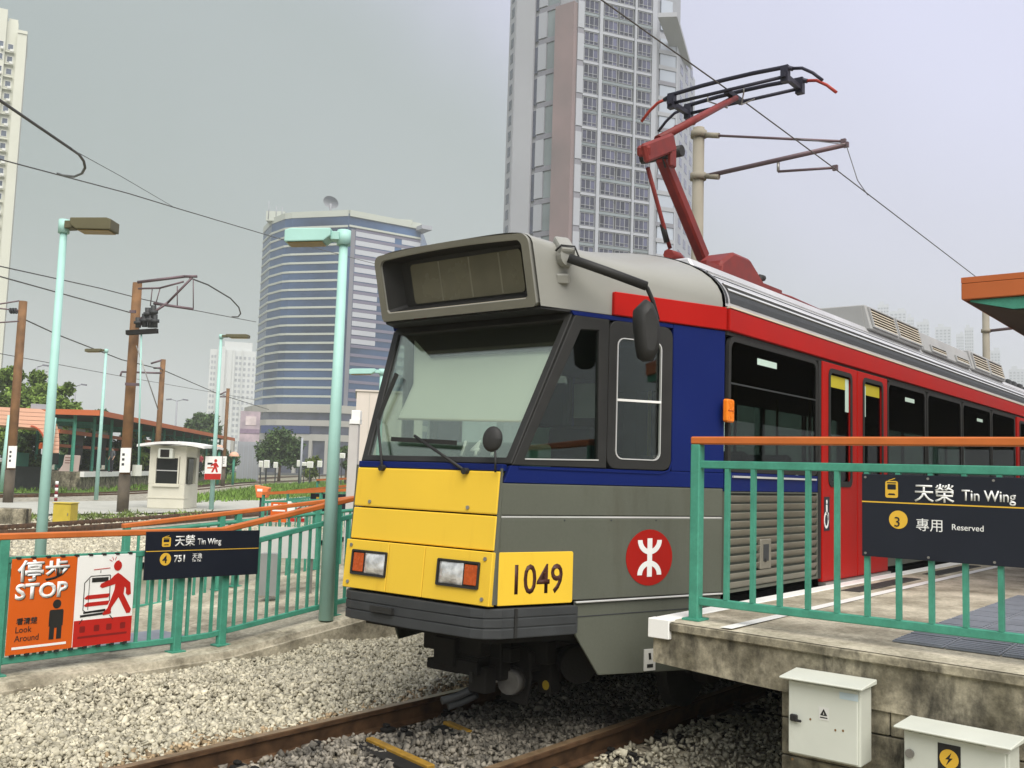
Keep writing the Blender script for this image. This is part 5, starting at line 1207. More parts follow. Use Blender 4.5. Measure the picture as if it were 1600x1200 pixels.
MB().fbox(KF, wl_, wl_+.08, KZ(756), H, -D, -.12).build('kiosk_wall', m_kiosk, ko)
MB().fbox(KF, wr_-.08, wr_, KZ(714), H, -D, -.12).build('kiosk_wall', m_kiosk, ko)
wn = MB().ring(KF, [(K(238), KZ(758)), (K(276), KZ(758)), (K(276), KZ(714)), (K(238), KZ(714))], [(K(240), KZ(756)), (K(274), KZ(756)), (K(274), KZ(716)), (K(240), KZ(716))], -.08, .03).build('window', m_kiosk, ko)
MB().fbox(KF, K(240), K(274), KZ(756), KZ(716), -.07, -.06).build('window_pane', M('kiosk_dark_glass', (.015, .017, .016), .12), wn)
MB().fbox(KF, K(240), K(274), KZ(736.5), KZ(735), -.05, .0).build('window_bar', m_alu, wn)
MB().fbox(KF, K(236), K(278), KZ(761), KZ(758), .0, .08).build('window_sill', m_kiosk, wn)
ac = MB().fbox(KF, K(245), K(268), KZ(717), KZ(701), -.1, .28).build('window_air_conditioner', m_cab, ko, bevel=.02)
MB().fbox(KF, K(249), K(263), KZ(715), KZ(703), .281, .29).build('air_outlet', m_under, ac)
MB().fbox(KF, wl_-.02, wr_+.02, KZ(779), KZ(777.5), -.5, .025).build('base_line', m_kiosk, ko)
# side (turned) face to the right with its own window
KS = Fr(KF.p(wr_, 0), -KF.n, (0, 0, 1))
sw_ = MB().fbox(KS, .25, .85, KZ(756), KZ(716), .005, .04).build('side_window', M('kiosk_side_glass', (.03, .035, .03), .15), ko)
rows = []
for j in range(7):
    n_ = .45-(D+.9)*j/6; e = 1-((j-3)/3)**2
    rows.append([KF.p(K(214)+(K(319)-K(214))*i/10, KZ(697)+.02+.16*(1-((i-5)/5)**2)*.9+.04*e, n_) for i in range(11)])
mb = MB(); mb.grid(rows); mb.grid([[p-Vector((0, 0, .10)) for p in r][::-1] for r in rows])
for r in (rows[0], rows[-1], [q_[0] for q_ in rows], [q_[-1] for q_ in rows]): mb.grid([r, [p-Vector((0, 0, .10)) for p in r]], smooth=False)
mb.build('curved_roof', M('kiosk_roof_white', (.80, .80, .78), .5), ko, fix=True)

# ------------------------------------------------------------------ smaller things on the left
q = at(110, 820, Z=-.1); kq = (q-EYE).dot(FWD)/F_PX; f = Fr(q, kr, (0, 0, 1))
yb = thing('utility_box', 'yellow utility box beside the left track', 'box', q)
m_yb = M('faded_yellow_paint', (.52, .40, .05), .5, var=.12, scale=3)
MB().fbox(f, -29*kq, -1.5*kq, 0, 32*kq, -.5, 0).build('box_body', m_yb, yb, bevel=.01)
MB().fbox(f, -30*kq, 0, 32.3*kq, 34*kq, -.52, .03).build('box_lid', m_yb, yb, bevel=.01)
MB().fbox(f, -28*kq, -3*kq, 2*kq, 30*kq, .002, .012).build('box_door', m_yb, yb, bevel=.004); MB().fbox(f, -5.5*kq, -4.5*kq, 14*kq, 18*kq, .013, .03).build('door_handle', m_steel, yb)
q = at(104, 763, Z=-.05); d = (q-EYE).dot(FWD); kq = d/F_PX; f = Fr(q, facing(104), (0, 0, 1))
pc = thing('ventilation_cabinet', 'pale pink curved cabinet with top slots by the left station', 'cabinet', q)
m_pink = M('pale_pink_paint', (.58, .47, .42), .6, var=.06, scale=1)
MB().prism(Fr(f.p(17*kq, 0, 0), -f.r*0+f.n*-1, (0, 0, 1)) if False else f, [(-13*kq, 0), (8*kq, 0), (14*kq, 6*kq), (17*kq, 52*kq), (-6*kq, 52*kq), (-8*kq, 36*kq), (-16*kq, 22*kq), (-17*kq, 12*kq)], -1.2, 0).build('cabinet_body', m_pink, pc, bevel=.06, seg=2)
for i in range(3): MB().fbox(f, -5*kq, 8*kq, (47-i*4)*kq, (48.3-i*4)*kq, .002, .01).build('air_slot', M('slot_brown', (.20, .09, .07), .7) if i == 0 else bpy.data.materials['slot_brown'], pc)
for i, (bx, by, th) in enumerate(((64, 785, 40), (87, 783, 31))):
    q = at(bx, by, Z=-.05); kq = (q-EYE).dot(FWD)/F_PX
    bo = thing('bollard', ('taller' if i == 0 else 'shorter')+' red and white striped bollard near the pink cabinet', 'bollard', q, 'striped bollards')
    n = 6
    for j in range(n): MB().tube([q+Vector((0, 0, th*kq*j/n)), q+Vector((0, 0, th*kq*(j+1)/n-.002))], .07, 8).build('stripe', m_white if j % 2 else M('bollard_red', (.20, .025, .03), .5) if j == 0 else bpy.data.materials['bollard_red'], bo)
# orange hopper bin
q = at(406, 786, Z=-.05, d=30); kq = 30/F_PX; f = Fr(q, kr, (0, 0, 1))
hb_ = thing('litter_bin', 'small orange hopper bin at the end of the far orange handrail', 'bin', (q.x, q.y, -.05))
MB().prism(f, [(-6*kq, 8*kq), (9*kq, 8*kq), (13*kq, 24*kq), (-10*kq, 28*kq)], -.35, 0).build('bin_body', M('bin_orange', (.70, .19, .06), .5), hb_, bevel=.02)
MB().fbox(f, -5*kq, 3*kq, 18*kq, 22*kq, .002, .008).build('bin_label', m_print, hb_); MB().fbox(f, -2*kq, 4*kq, -(q.z+.05), 8*kq, -.25, -.1).build('bin_leg', m_bump, hb_)
# far low railings beyond the ramp
def far_rail(label, a, b, d0, d1, drop, ext=0, mat=m_orange):
    p, q_ = at(*a, d=d0), at(*b, d=d1)
    t = thing('railing', label, 'railing', (p.x, p.y, -.05), 'far orange railings')
    MB().beam(p, q_, .09, .07).build('top_rail', mat, t)
    o = Vector((0, 0, drop)); MB().beam(p-o, q_-o, .05, .06).build('mid_rail', m_teal, t)
    n = max(2, int((q_-p).length/1.4))
    for i in range(n+1):
        c = p.lerp(q_, i/n); MB().beam((c.x, c.y, -.05), (c.x, c.y, c.z-.03), .06, .06).build('post', m_teal, t)
    bn = int((q_-p).length/.16)
    for i in range(1, bn):
        c = p.lerp(q_, i/bn); MB().beam((c.x, c.y, .08), (c.x, c.y, c.z-drop), .022, .022).build('baluster', m_teal, t)
    return t
far_rail('lower far orange railing starting behind the hopper bin', (412, 771), (600, 763), 25, 23, .22)
far_rail('middle far orange railing in front of the lawn', (450, 768), (600, 754), 31, 27, .25)
far_rail('topmost far orange railing at the edge of the lawn', (496, 750), (600, 745), 38, 33, .3)
def board(name, label, cat, x0, y0, x1, y1, d, mat, parts=()):
    f = Fr(at((x0+x1)/2, y1, d=d), kr, (0, 0, 1)); k = d/F_PX; w, h = (x1-x0)*k, (y1-y0)*k
    t = thing(name, label, cat, f.o); MB().fbox(f, -w/2, w/2, 0, h, -.02, 0).build('sign_panel', mat, t)
    for (a, b, c, e, m_) in parts: MB().fbox(f, -w/2+a*w, -w/2+c*w, b*h, e*h, .001, .006).build('sign_print', m_, t)
    return t, f, w, h
board('warning_sign', 'far orange and white warning board on the lower far railing', 'sign', 422, 785, 447, 816, 24.4, m_sorange, [(.1, .55, .9, .62, m_print), (.15, .7, .45, .9, m_print), (.55, .7, .88, .9, m_print)])
t, f, w, h = board('warning_sign', 'far white warning board with red walking figure beside the orange one', 'sign', 448, 784, 480, 816, 24.4, m_white, [(.02, .02, .98, .2, m_sred)])
MB().prism(f, [(-w*.05, h*.25), (w*.08, h*.45), (-w*.12, h*.62), (w*.12, h*.75), (w*.3, h*.5), (w*.25, h*.22), (w*.18, h*.22), (w*.16, h*.42), (w*.02, h*.24)], .001, .006).build('walking_figure', m_sred, t); MB().disc(f, w*.15, h*.83, w*.08, h*.09, .001, .006, 10).build('figure_head', m_sred, t)
board('platform_sign', 'far small navy sign on the railing behind the tall lamp post', 'sign', 484, 772, 560, 800, 24.2, m_sign, [(.12, .5, .2, .8, m_gold), (.3, .5, .5, .75, m_print)])
# pale board and grey post fixed behind the near railing
t, f, w, h = board('notice_board', 'pale blank back of a board behind the left railing by the lamp post', 'board', 404, 824, 491, 872, 11.4, M('board_back_grey', (.55, .56, .53), .6, var=.06, scale=2))
for u in (-w*.42, w*.42): MB().fbox(f, u-.03, u+.03, -.55 if u > 0 else -.5, 0, -.05, -.03).build('board_leg', m_steel, t)
t, f, w, h = board('utility_box', 'narrow grey box standing behind the left railing', 'box', 403, 866, 431, 931, 11.0, M('box_grey', (.26, .27, .26), .6, var=.1))
MB().fbox(f, -w/2, w/2, 0, h-.002, -.18, -.022).build('box_body', bpy.data.materials['box_grey'], t)
# light box pillar
q = at(548, 800, d=17); k = 17/F_PX; f = Fr((q.x, q.y, -.1), kr, (0, 0, 1)); zz = lambda py: at(548, py, d=17).z+.1
lp = thing('light_pillar', 'slim pale pillar with white light box top beside the tram', 'pillar', (q.x, q.y, -.1))
m_pil = M('pillar_grey', (.50, .48, .46), .5, var=.06)
MB().fbox(f, -9*k, 6*k, 0, zz(662), -.2, 0).build('pillar_body', m_pil, lp, bevel=.01)
MB().fbox(f, -6*k, 8*k, zz(657), zz(640), -.2, 0).build('light_box', m_white, lp, bevel=.008); MB().fbox(f, -8*k, 8*k, zz(661.5), zz(654.5), -.22, .02).build('light_box_rim', m_white, lp)
# low concrete plinths by the left track
q = at(18, 820, Z=-.1); kq = (q-EYE).dot(FWD)/F_PX; f = Fr(q, kr, (0, 0, 1))
tag(MB().fbox(f, -30*kq, 17*kq, 0, 25*kq, -.5, 0).build('concrete_plinth', m_conc, bevel=.02), 'low weathered concrete plinth at the foot of the leftmost mast', 'plinth')
# ------------------------------------------------------------------ left tracks
def track(label, pxs, off, up=0.):
    pts = [at(x, y, Z=-.05) for x, y in pxs]; P_ = []
    for i in range(len(pts)-1):
        for k in range(6):                      # Catmull-Rom
            p0, p1, p2, p3 = pts[max(i-1, 0)], pts[i], pts[i+1], pts[min(i+2, len(pts)-1)]; t = k/6
            P_.append(.5*((2*p1)+(p2-p0)*t+(2*p0-5*p1+4*p2-p3)*t*t+(3*p1-p0-3*p2+p3)*t**3))
    P_.append(pts[-1]); tr = thing('railway_track', label, 'track', P_[0])
    for o_ in (0, off):
        mb = MB(); rows = []
        for i, p in enumerate(P_):
            d = (P_[min(i+1, len(P_)-1)]-P_[max(i-1, 0)]); d.z = 0; d.normalize(); n = Vector((-d.y, d.x, 0)); c = p+n*o_
            rows.append([c+n*a+Vector((0, 0, z)) for a, z in ((-.06, -.10), (-.03, -.04), (-.036, 0), (-.036, .05+up), (.036, .05+up), (.036, 0), (.03, -.04), (.06, -.10))])
        mb.grid(rows); mb.build('rail', m_rail, tr, fix=True)
    return tr
track('second railway track curving past the left walkway', [(-160, 842), (40, 833), (160, 824.5), (285, 815), (420, 803), (560, 792), (700, 782)], 1.5, .05)
track('far railway track in front of the grass by the left station', [(-160, 779), (40, 776), (130, 774), (230, 770), (320, 764), (430, 754), (560, 747)], 1.5)
track('farthest railway track curving between the two lawns', [(240, 766), (330, 757), (400, 749), (470, 744.5), (560, 742)], 1.5)
# ------------------------------------------------------------------ wires on the left
def zw(px, py, z): return at(px, py, Z=z)
def dw(px, py, d): return at(px, py, d=d)
wire('thick feeder cable entering high at the left edge', [dw(-60, 115, 12), dw(0, 157, 13), dw(110, 232, 15)], .024)
wire('thin catenary wire continuing down from the feeder cable', [dw(110, 232, 15), dw(190, 276, 19.5), dw(272, 324, 25)], .007)
wire('long contact wire from the left edge down behind the tall lamp post', [dw(-60, 233, 16), dw(0, 249, 17.5), dw(200, 302, 23), dw(272, 324, 25), dw(430, 371, 33), dw(600, 416, 48)], .013)
wire('curled green jumper cable hanging between two wires', [dw(110, 232, 15), dw(124, 242, 15.5), dw(131, 252, 15.8), dw(133, 262, 16), dw(128, 271, 16.6), dw(116, 276, 17.5), dw(98, 274, 19), dw(90, 271, 19.5)], .022)
dA = (mA.location-EYE).dot(FWD)
wire('upper thin wire running to the tall brown mast', [dw(-60, 405, 25), dw(0, 416, 27), dw(155, 450, dA), dw(225, 468, dA+2), dw(300, 484, dA+6), dw(400, 503, 55)], .018)
wire('lower thin wire tied to the tall brown mast', [dw(-60, 417, 25), dw(0, 432, 27), dw(202, 488, dA)], .020)
wire('curved jumper wire at the end of the mast bracket', [dw(296, 434, dA), dw(325, 445, dA+1), dw(360, 466, dA+2), dw(373, 480, dA+3), dw(376, 490, dA+4), dw(372, 495, dA+4), dw(362, 495, dA+4)], .028)
wire('wire falling from the leftmost mast to the small far mast', [dw(36, 498, 42), dw(90, 523, 46), dw(190, 562, 57), dw(252, 577, 62), dw(340, 615, 84), dw(420, 640, 105)], .03)
wire('faint low wire crossing the sky in front of the left trees', [dw(-40, 545, 40), dw(190, 588, 70), dw(400, 625, 110)], .018)
# ------------------------------------------------------------------ far geometry helpers
def dirang(deg): a = YAW-math.radians(deg); return Vector((math.cos(a), math.sin(a), 0))   # deg to the right of the view axis
def walk(p, d, px):                              # move along d until the point shows at column px
    m = RGT-FWD*((px-800)/F_PX); v = p-EYE; return p+d*(-(v.dot(m))/d.dot(m))
def zat(p, py):
    m = UPV+FWD*((py-600)/F_PX); return EYE.z-((p.x-EYE.x)*m.x+(p.y-EYE.y)*m.y)/m.z
m_bwhite = M('tower_white_panel', (.32, .335, .37), .6, var=.06, scale=.05)
m_bgrey = M('tower_grey_panel', (.30, .31, .335), .6, var=.08, scale=.05)
m_bbrown = M('tower_brown_stone', (.235, .17, .17), .7, var=.10, scale=.08, c2=(.19, .155, .155))
m_bdark = M('tower_dark_band', (.19, .19, .22), .5, var=.1, scale=.1)
m_spand = M('spandrel_cream', (.42, .45, .40), .6, var=.06, scale=.08)
m_gblue = M('blue_curtain_glass', (.065, .125, .25), .2, var=.15, scale=.035, spec=.2, c2=(.010, .017, .036))  # broad dark noise in the colour stands in for reflected surroundings
m_gdark = M('dark_tower_glass', (.045, .050, .085), .10, var=.35, scale=.35, spec=.9)
m_gpane = M('violet_pane_glass', (.050, .052, .085), .12, var=.45, scale=.22, spec=.3, c2=(.022, .022, .04), orand=.55)
m_gsky = M('pale_tower_glass', (.36, .40, .46), .12, var=.15, scale=.05, spec=.9)
m_ggreen = M('green_grey_glass', (.17, .20, .21), .15, var=.2, scale=.1, spec=.8)
# ------------------------------------------------------------------ tall tower behind the pantograph
A = at(894, 380, d=190.); A.z = 50
dm_ = dirang(68); dl_ = dirang(-51.6)
tw = thing('office_tower', 'tall grey tower with brown stone column behind the pantograph', 'building', (A.x, A.y, -.2))
B = walk(A, dm_, 1020); MFc = Fr((A.x, A.y, 0), dm_, (0, 0, 1)); WM = (B-A).length
def um(px): return (walk(A, dm_, px)-A).length*(1 if px >= 894 else -1)
Lp = walk(A, dl_, 796); LFc = Fr((Lp.x, Lp.y, 0), -dl_, (0, 0, 1)); WL = (A-Lp).length
def ul(px): return (walk(A, dl_, px)-Lp).length
TOP = 118.
back = dirang(20)*26
mb = MB(); core = [A, B, B+back, Lp+back, Lp]
inn = [p+dirang(10)*.9 for p in core]
mb.prism(WORLD, [(p.x, p.y) for p in inn], -.2, TOP-1); mb.build('tower_core', m_bgrey, tw)
ST = 3.32; Z0 = zat(A, 380)-ST*7
NS = int((TOP-Z0)/ST)
# main glass face
bays = [(906, 928), (937, 958), (961, 983), (990, 1013)]
bu = [(um(a), um(b)) for a, b in bays]
win = None; w0 = bu[0][1]-bu[0][0]
for k in range(NS):
    z = Z0+k*ST
    for i, (ua, ub) in enumerate(bu):
        o = (ua+ub)/2
        if win is None:
            W2 = w0/2; c_ = MFc.shift(o, z, 0)
            win = MB().ring(c_, [(-W2, .55), (W2, .55), (W2, ST-.25), (-W2, ST-.25)], [(-W2+.08, .62), (W2-.08, .62), (W2-.08, ST-.32), (-W2+.08, ST-.32)], -.25, .02)
            for q in (-1, 1): win.fbox(c_, q*W2/3-.05, q*W2/3+.05, .62, ST-.32, -.15, .0)
            win.fbox(c_, -W2+.08, W2-.08, 1.25, 1.33, -.15, -.005)
            win = win.build('window', m_bgrey, tw); wo, wz = o, z
            pane = MB()
            pane0 = None
            for q in (-1, 0, 1):
                for (za, zb2) in ((.62, 1.25), (1.33, ST-.32)):
                    pp = MB().fbox(c_, q*W2*.667-W2/3+.05, q*W2*.667+W2/3-.05, za, zb2, -.2, -.12).build('pane', m_gpane, win)
        else:
            off = dm_*(o-wo)+Vector((0, 0, z-wz)); c = inst(win, tw, off)
            for ch in [x for x in win.children]:
                d_ = ch.copy(); COL.objects.link(d_); d_.parent = c
    MB().fbox(MFc, um(905), um(1014), z-.12, z+.42, -.3, .10 if k % 2 == 0 else .0).build('floor_band', m_bwhite if k % 2 == 0 else m_ggreen, tw)
for px, w in ((931.5, 1.0), (986.5, .7)): MB().fbox(MFc, um(px)-w*.35, um(px)+w*.35, Z0-20, TOP, -.3, .35).build('facade_column', m_bwhite, tw)
MB().fbox(MFc, um(1013), um(1020), Z0-20, TOP, -.4, .25).build('facade_column', m_bwhite, tw)
for k in range(NS//2+1):
    z = Z0+k*ST*2
    MB().fbox(MFc, um(895), um(905), z+.3, z+ST*2-.9, -.4, .10).build('corner_panel', m_bwhite, tw)
    MB().fbox(MFc, um(895), um(905), z-.85, z+.25, -.4, -.02).build('corner_band', m_bdark, tw)
# left side: wall, window strips, panels, brown column
m_bw0 = M('tower_side_wall', (.36, .37, .40), .6, var=.08, scale=.05)
MB().fbox(LFc, ul(797), ul(825), -.2, TOP, -.5, .0).build('side_wall', m_bw0, tw)
MB().fbox(LFc, ul(863.5), ul(893.5), -.2, zat(A, 4), -.6, 1.1).build('stone_column', m_bbrown, tw)
dl0 = LFc.r
for k in range(NS//2+1):
    z = Z0+k*ST*2
    MB().fbox(LFc, ul(825.5), ul(832), z, z+ST*2-1.2, -.7, -.45).build('slot_window', m_gdark, tw)
    MB().fbox(LFc, ul(832.5), ul(845), z+.2, z+ST*2-1.1, -.5, .05).build('side_panel', m_bwhite, tw)
    MB().fbox(LFc, ul(832.5), ul(863), z+ST*2-1.0, z+ST*2, -.5, -.1).build('side_band', m_bdark, tw)
    MB().fbox(LFc, ul(845.5), ul(863), z+.1, z+ST*2-1.1, -.6, -.3).build('side_window', m_ggreen, tw)
EFc = Fr((Lp+dirang(-20)*4).to_tuple()[:2]+(0,), -dirang(-20), (0, 0, 1)); m_bwall = M('tower_plain_wall', (.36, .37, .40), .6, var=.08, scale=.05)
MB().fbox(EFc, 0, 4, -.2, TOP, -.4, 0).build('side_wall', m_bwall, tw)
for k in range(NS):
    z = Z0+k*ST; MB().fbox(EFc, 1.2, 2.8, z+.6, z+2.6, .01, .06).build('end_window', m_gdark, tw)
# right wing, set back
C0 = B+dirang(10)*3; C1 = walk(C0, dm_, 1054); RFc = Fr((C0.x, C0.y, 0), dm_, (0, 0, 1)); wr2 = (C1-C0).length
ztop = zat(C1, 52); C2 = walk(C1, dirang(22), 1082); SFc = Fr((C1.x, C1.y, 0), dirang(22), (0, 0, 1)); ws2 = (C2-C1).length
MB().prism(WORLD, [(p.x, p.y) for p in (C0+dirang(10)*.5, C1+dirang(10)*.5-dm_*.4, C2+dirang(-60)*.6, C2+dirang(-60)*14, C0+dirang(10)*10)], -.2, ztop).build('wing_core', m_bgrey, tw)
def ur(px): return (walk(C0, dm_, px)-C0).length
for k in range(NS):
    z = Z0+k*ST
    if z+ST > ztop: break
    MB().fbox(RFc, ur(1027), ur(1052), z+.75, z+ST-.2, -.4, -.1).build('wing_window', m_gsky, tw)
    MB().fbox(RFc, ur(1024), ur(1054), z-.15, z+.7, -.4, .08).build('wing_band', m_bgrey if k % 3 else m_bdark, tw)
    for j in range(3):
        a = ws2*(.16+.28*j); MB().fbox(SFc, a, a+ws2*.13, z+.9, z+ST-.5, .0, .05).build('wing_side_window', m_gdark, tw)
MB().fbox(RFc, ur(1052), wr2, -.2, ztop, -.5, .1).build('wing_column', m_bwhite, tw)
MB().fbox(SFc, 0.02, ws2, -.2, ztop-3, -.5, .0).build('wing_side_wall', m_bwhite, tw)
MB().fbox(RFc, ur(1027), ur(1045), ztop, ztop+6.5, -4, .0).build('penthouse', m_gsky, tw)
P1, P2, P3 = at(1028, 20, d=196), at(1058, 19, d=197), at(1081, 103, d=214)
P4 = at(1050, 76, d=207)
nrm_ = Vector((0, 0, -.9)); mb = MB(); mb.add([P1, P2, P3, P4]+[p+nrm_ for p in (P1, P2, P3, P4)], [[0, 1, 2, 3], [7, 6, 5, 4], [0, 4, 5, 1], [1, 5, 6, 2], [2, 6, 7, 3], [3, 7, 4, 0]]); mb.build('slanted_canopy', m_bgrey, tw, fix=True)
for p in (P4,): MB().tube([p, (p.x, p.y, ztop-2)], .25, 6).build('canopy_post', m_bwhite, tw)

# ------------------------------------------------------------------ blue banded glass tower
Kc = at(545, 332, d=300.); Kc.z = 60
gt = thing('office_tower', 'blue glass tower with cream floor bands and a roof dish', 'building', (Kc.x, Kc.y, -.2))
p1 = walk(Kc, dirang(-75), 452); p2 = walk(p1, dirang(-62), 441); p3 = walk(p2, dirang(-40), 420); p4 = walk(p3, dirang(-25), 407); p5 = walk(p4, dirang(10), 411.0) if False else p4+dirang(0)*8
rgt_ = walk(Kc, dirang(55.6), 654)
bk = dirang(0)*34
plan = [p5, p4, p3, p2, p1, Kc]
ctr = Kc+dirang(-30)*20
def off(pl, d):
    out = []
    for i, p in enumerate(pl):
        a = pl[max(i-1, 0)]; b = pl[min(i+1, len(pl)-1)]; t = (b-a); t.z = 0; t.normalize(); n = Vector((t.y, -t.x, 0))
        if n.dot(EYE-p) < 0: n = -n
        out.append(p+n*d)
    return out
ztop_ = zat(Kc, 331); zb0 = zat(Kc, 634)
corep = plan+[rgt_, rgt_+bk, p5+bk]
MB().prism(WORLD, [(p.x, p.y) for p in corep], zb0, ztop_-.5).build('glass_core', m_gblue, gt)
levels = [zat(Kc, 353.3+14.03*k) for k in range(21)]
bo = off(plan, .16)
bandpoly = [(p.x, p.y) for p in bo]+[(p.x, p.y) for p in off(plan, -1.0)[::-1]]
band0 = None
for z in levels:
    if band0 is None: band0 = MB().prism(WORLD, bandpoly, z-.30, z+.34).build('floor_band', m_spand, gt); z0_ = z
    else: inst(band0, gt, (0, 0, z-z0_))
MB().prism(WORLD, bandpoly, ztop_-1.3, ztop_+.6).build('parapet', m_spand, gt)
# corner strip and right face
GF2 = Fr((Kc.x, Kc.y, 0), dirang(55.6), (0, 0, 1))
def ug(px): return (walk(Kc, dirang(55.6), px)-Kc).length
MB().fbox(GF2, ug(545.5), ug(552), zb0-14, zat(Kc, 357), -.8, .15).build('corner_strip', m_bdark, gt)
MB().fbox(GF2, .3, ug(654), ztop_-1.3, ztop_+.6, -1, .5).build('parapet', m_spand, gt)
MB().fbox(GF2, .3, ug(654), zat(Kc, 354), zat(Kc, 351), -1, .45).build('floor_band', m_spand, gt)
m_refl = M('painted_sky_reflection', (.44, .46, .50), .3, var=.05, scale=.1); m_purp = M('violet_band', (.16, .15, .21), .5, var=.08)  # pale panels put the sky's reflection into the colour
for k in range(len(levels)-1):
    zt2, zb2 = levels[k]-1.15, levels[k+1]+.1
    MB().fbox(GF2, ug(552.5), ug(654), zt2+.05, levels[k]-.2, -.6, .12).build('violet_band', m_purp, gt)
    lft = 592 if k >= 5 else (604 if k > 1 else 616)  # stepped gap of bare glass shaped as a reflected tower
    if k < 13: MB().fbox(GF2, ug(553), ug(590 if k >= 5 else lft-2), zb2, zt2, -.6, .10).build('sky_reflection_panel', m_refl, gt)
    if k < 16: MB().fbox(GF2, ug(625), ug(654), zb2, zt2, -.6, .10).build('sky_reflection_panel', m_refl, gt)
# roof plant and dish
for x0, x1, y0 in ((416, 446, 322), (560, 600, 326), (600, 645, 329)):
    a = at((x0+x1)/2, 331, d=312); k = 312/F_PX
    f = Fr((a.x, a.y, ztop_), kr, (0, 0, 1)); MB().fbox(f, -(x1-x0)/2*k, (x1-x0)/2*k, -.5, (331-y0)*k+.8, -8, 0).build('roof_plant', m_spand, gt)
for x in (420, 432, 441): a = at(x, 325, d=312); MB().tube([(a.x, a.y, ztop_), (a.x, a.y, ztop_+random.uniform(4, 7))], .12, 6).build('roof_mast', m_bgrey, gt)
dc_ = at(517, 316, d=308); mb = MB(); df = Fr(dc_, (RGT+UPV*-.35), (UPV*.8+FWD*-.3+RGT*.25)); rows = []
for i in range(6):
    rr = 2.5*i/5; rows.append([df.p(rr*math.cos(t*math.pi/10), rr*.75*math.sin(t*math.pi/10), -.9*(1-(i/5)**2)) for t in range(21)])
mb.grid(rows); mb.build('roof_dish', m_bgrey, gt); MB().tube([dc_-Vector((0, 0, .5)), (dc_.x, dc_.y, ztop_)], .35, 8).build('dish_stand', m_bgrey, gt)
MB().fbox(GF2, ug(646), ug(662), zat(rgt_, 362), zat(rgt_, 356), -5, 4).build('roof_eave', m_bwhite, gt)
# podium
m_pod = M('podium_stone', (.40, .39, .35), .7, var=.08, scale=.1)
pw = off(plan, 3.)+[rgt_+dirang(55)*10, rgt_+bk, p5+bk]
zz_ = [zat(Kc, y) for y in (634, 646, 658, 667, 681, 690, 733)]
pp = [(p.x, p.y) for p in pw]
MB().prism(WORLD, pp, zz_[1], zz_[0]).build('podium_band', m_pod, gt); MB().prism(WORLD, pp, zz_[3], zz_[2]).build('podium_band', m_pod, gt)
MB().prism(WORLD, pp, zz_[5], zz_[4]+.2).build('podium_band', m_pod, gt)
pi_ = [(p.x, p.y) for p in off(plan, 2.2)+[rgt_+dirang(55)*9, rgt_+bk, p5+bk]]
MB().prism(WORLD, pi_, -.2, zz_[0]-.1).build('podium_glazing', m_gdark, gt)
f = Fr((Kc.x, Kc.y, 0), -dirang(-75), (0, 0, 1)); MB().fbox(f, -24, -8, zz_[4]+.3, zz_[3]-.1, 2.3, 3.2).build('shop_fascia', M('shop_blue', (.03, .05, .14), .5), gt)
for i in range(7): MB().fbox(f, -34+i*5.2, -33+i*5.2, -.2, zz_[5], 2.3, 3.1).build('podium_column', m_pod, gt)

# ------------------------------------------------------------------ white residential towers
def rtower(label, x0, x1, ytop, d, az, mat, cols, pitch, win_mat, group=None, extra=(), ybot=735, wfrac=.5, gap=None, nm='residential_tower', depth=None):
    az = 90+math.degrees(math.atan((x0-800)/F_PX)); a = at(x0, ytop, d=d); dr = dirang(az); b = walk(a, dr, x1); w = (b-a).length
    t = thing(nm, label, 'building', (a.x, a.y, -.2), group); f = Fr((a.x, a.y, 0), dr, (0, 0, 1)); H = a.z
    dp = depth or max(10, w*.7)
    MB().fbox(f, 0, w, -.2, H, -dp, 0).build('tower_wall', mat, t)
    for (fa, fb, py, dn) in extra:
        MB().fbox(f, w*fa, w*fb, H-.5, zat(a, py), -dp*.7, -dn).build('roof_block', mat, t)
    mb = MB(); n = int((H-3)/pitch)
    for k in range(n):
        z = H-2.2-(k+1)*pitch+.6
        for c0, c1 in cols: mb.fbox(f, w*c0, w*c1, z, z+pitch*wfrac, .02, .10)
    tag(mb.build('window_grid', win_mat, t), kind='stuff')
    return t, f, w, H
m_rwhite = M('residential_white', (.54, .56, .55), .7, var=.05, scale=.05)
m_rwin = M('residential_window', (.33, .35, .37), .3, var=.2, scale=.3)
t, f, w, H = rtower('white slender residential tower left of the blue glass tower', 329, 400, 545, 520, 70, m_rwhite, [(.03, .07), (.09, .13), (.56, .61), (.64, .69), (.74, .79), (.84, .89), (.94, .98)], 3.0, m_rwin, extra=[(.30, .92, 531, 2)])
MB().fbox(f, w*.17, w*.33, -.2, H+1.5, -1, 2.2).build('stair_core', m_rwhite, t); MB().fbox(f, w*.50, w*.54, -.2, H+.5, -1, 1.2).build('wall_fin', m_rwhite, t); MB().fbox(f, w*.70, w*.72, -.2, H+.4, -1, 1.0).build('wall_fin', m_rwhite, t)
# near residential block at the left edge
a = at(28, 50, d=215.); dr = dirang(80); k_ = 215/F_PX
rb = thing('residential_tower', 'cream residential block with air conditioners at the left edge', 'building', (a.x, a.y, -.2))
f = Fr((a.x, a.y, 0), facing(28), (0, 0, 1)); m_rcream = M('residential_cream', (.55, .56, .48), .7, var=.05, scale=.1, stain=((.55, .54, .46), .15, .6, .25))
H = a.z
MB().fbox(f, 0, 13*k_, -.2, H, -14, 0).build('tower_wall', m_rcream, rb)
MB().fbox(f, -16*k_, -.02, -.2, zat(a, 32), -16, -1.6).build('tower_wall', m_rcream, rb)
MB().fbox(f, -75*k_, -16*k_-.02, -.2, zat(a, 17), -16, -.6).build('tower_wall', m_rcream, rb)
MB().fbox(f, -14*k_, -1*k_, H, zat(a, 26), -10, -2.0).build('roof_block', m_rcream, rb)
MB().fbox(f, 0, 13.5*k_, H-.2, H+.5, -14.2, .2).build('parapet', m_rcream, rb)
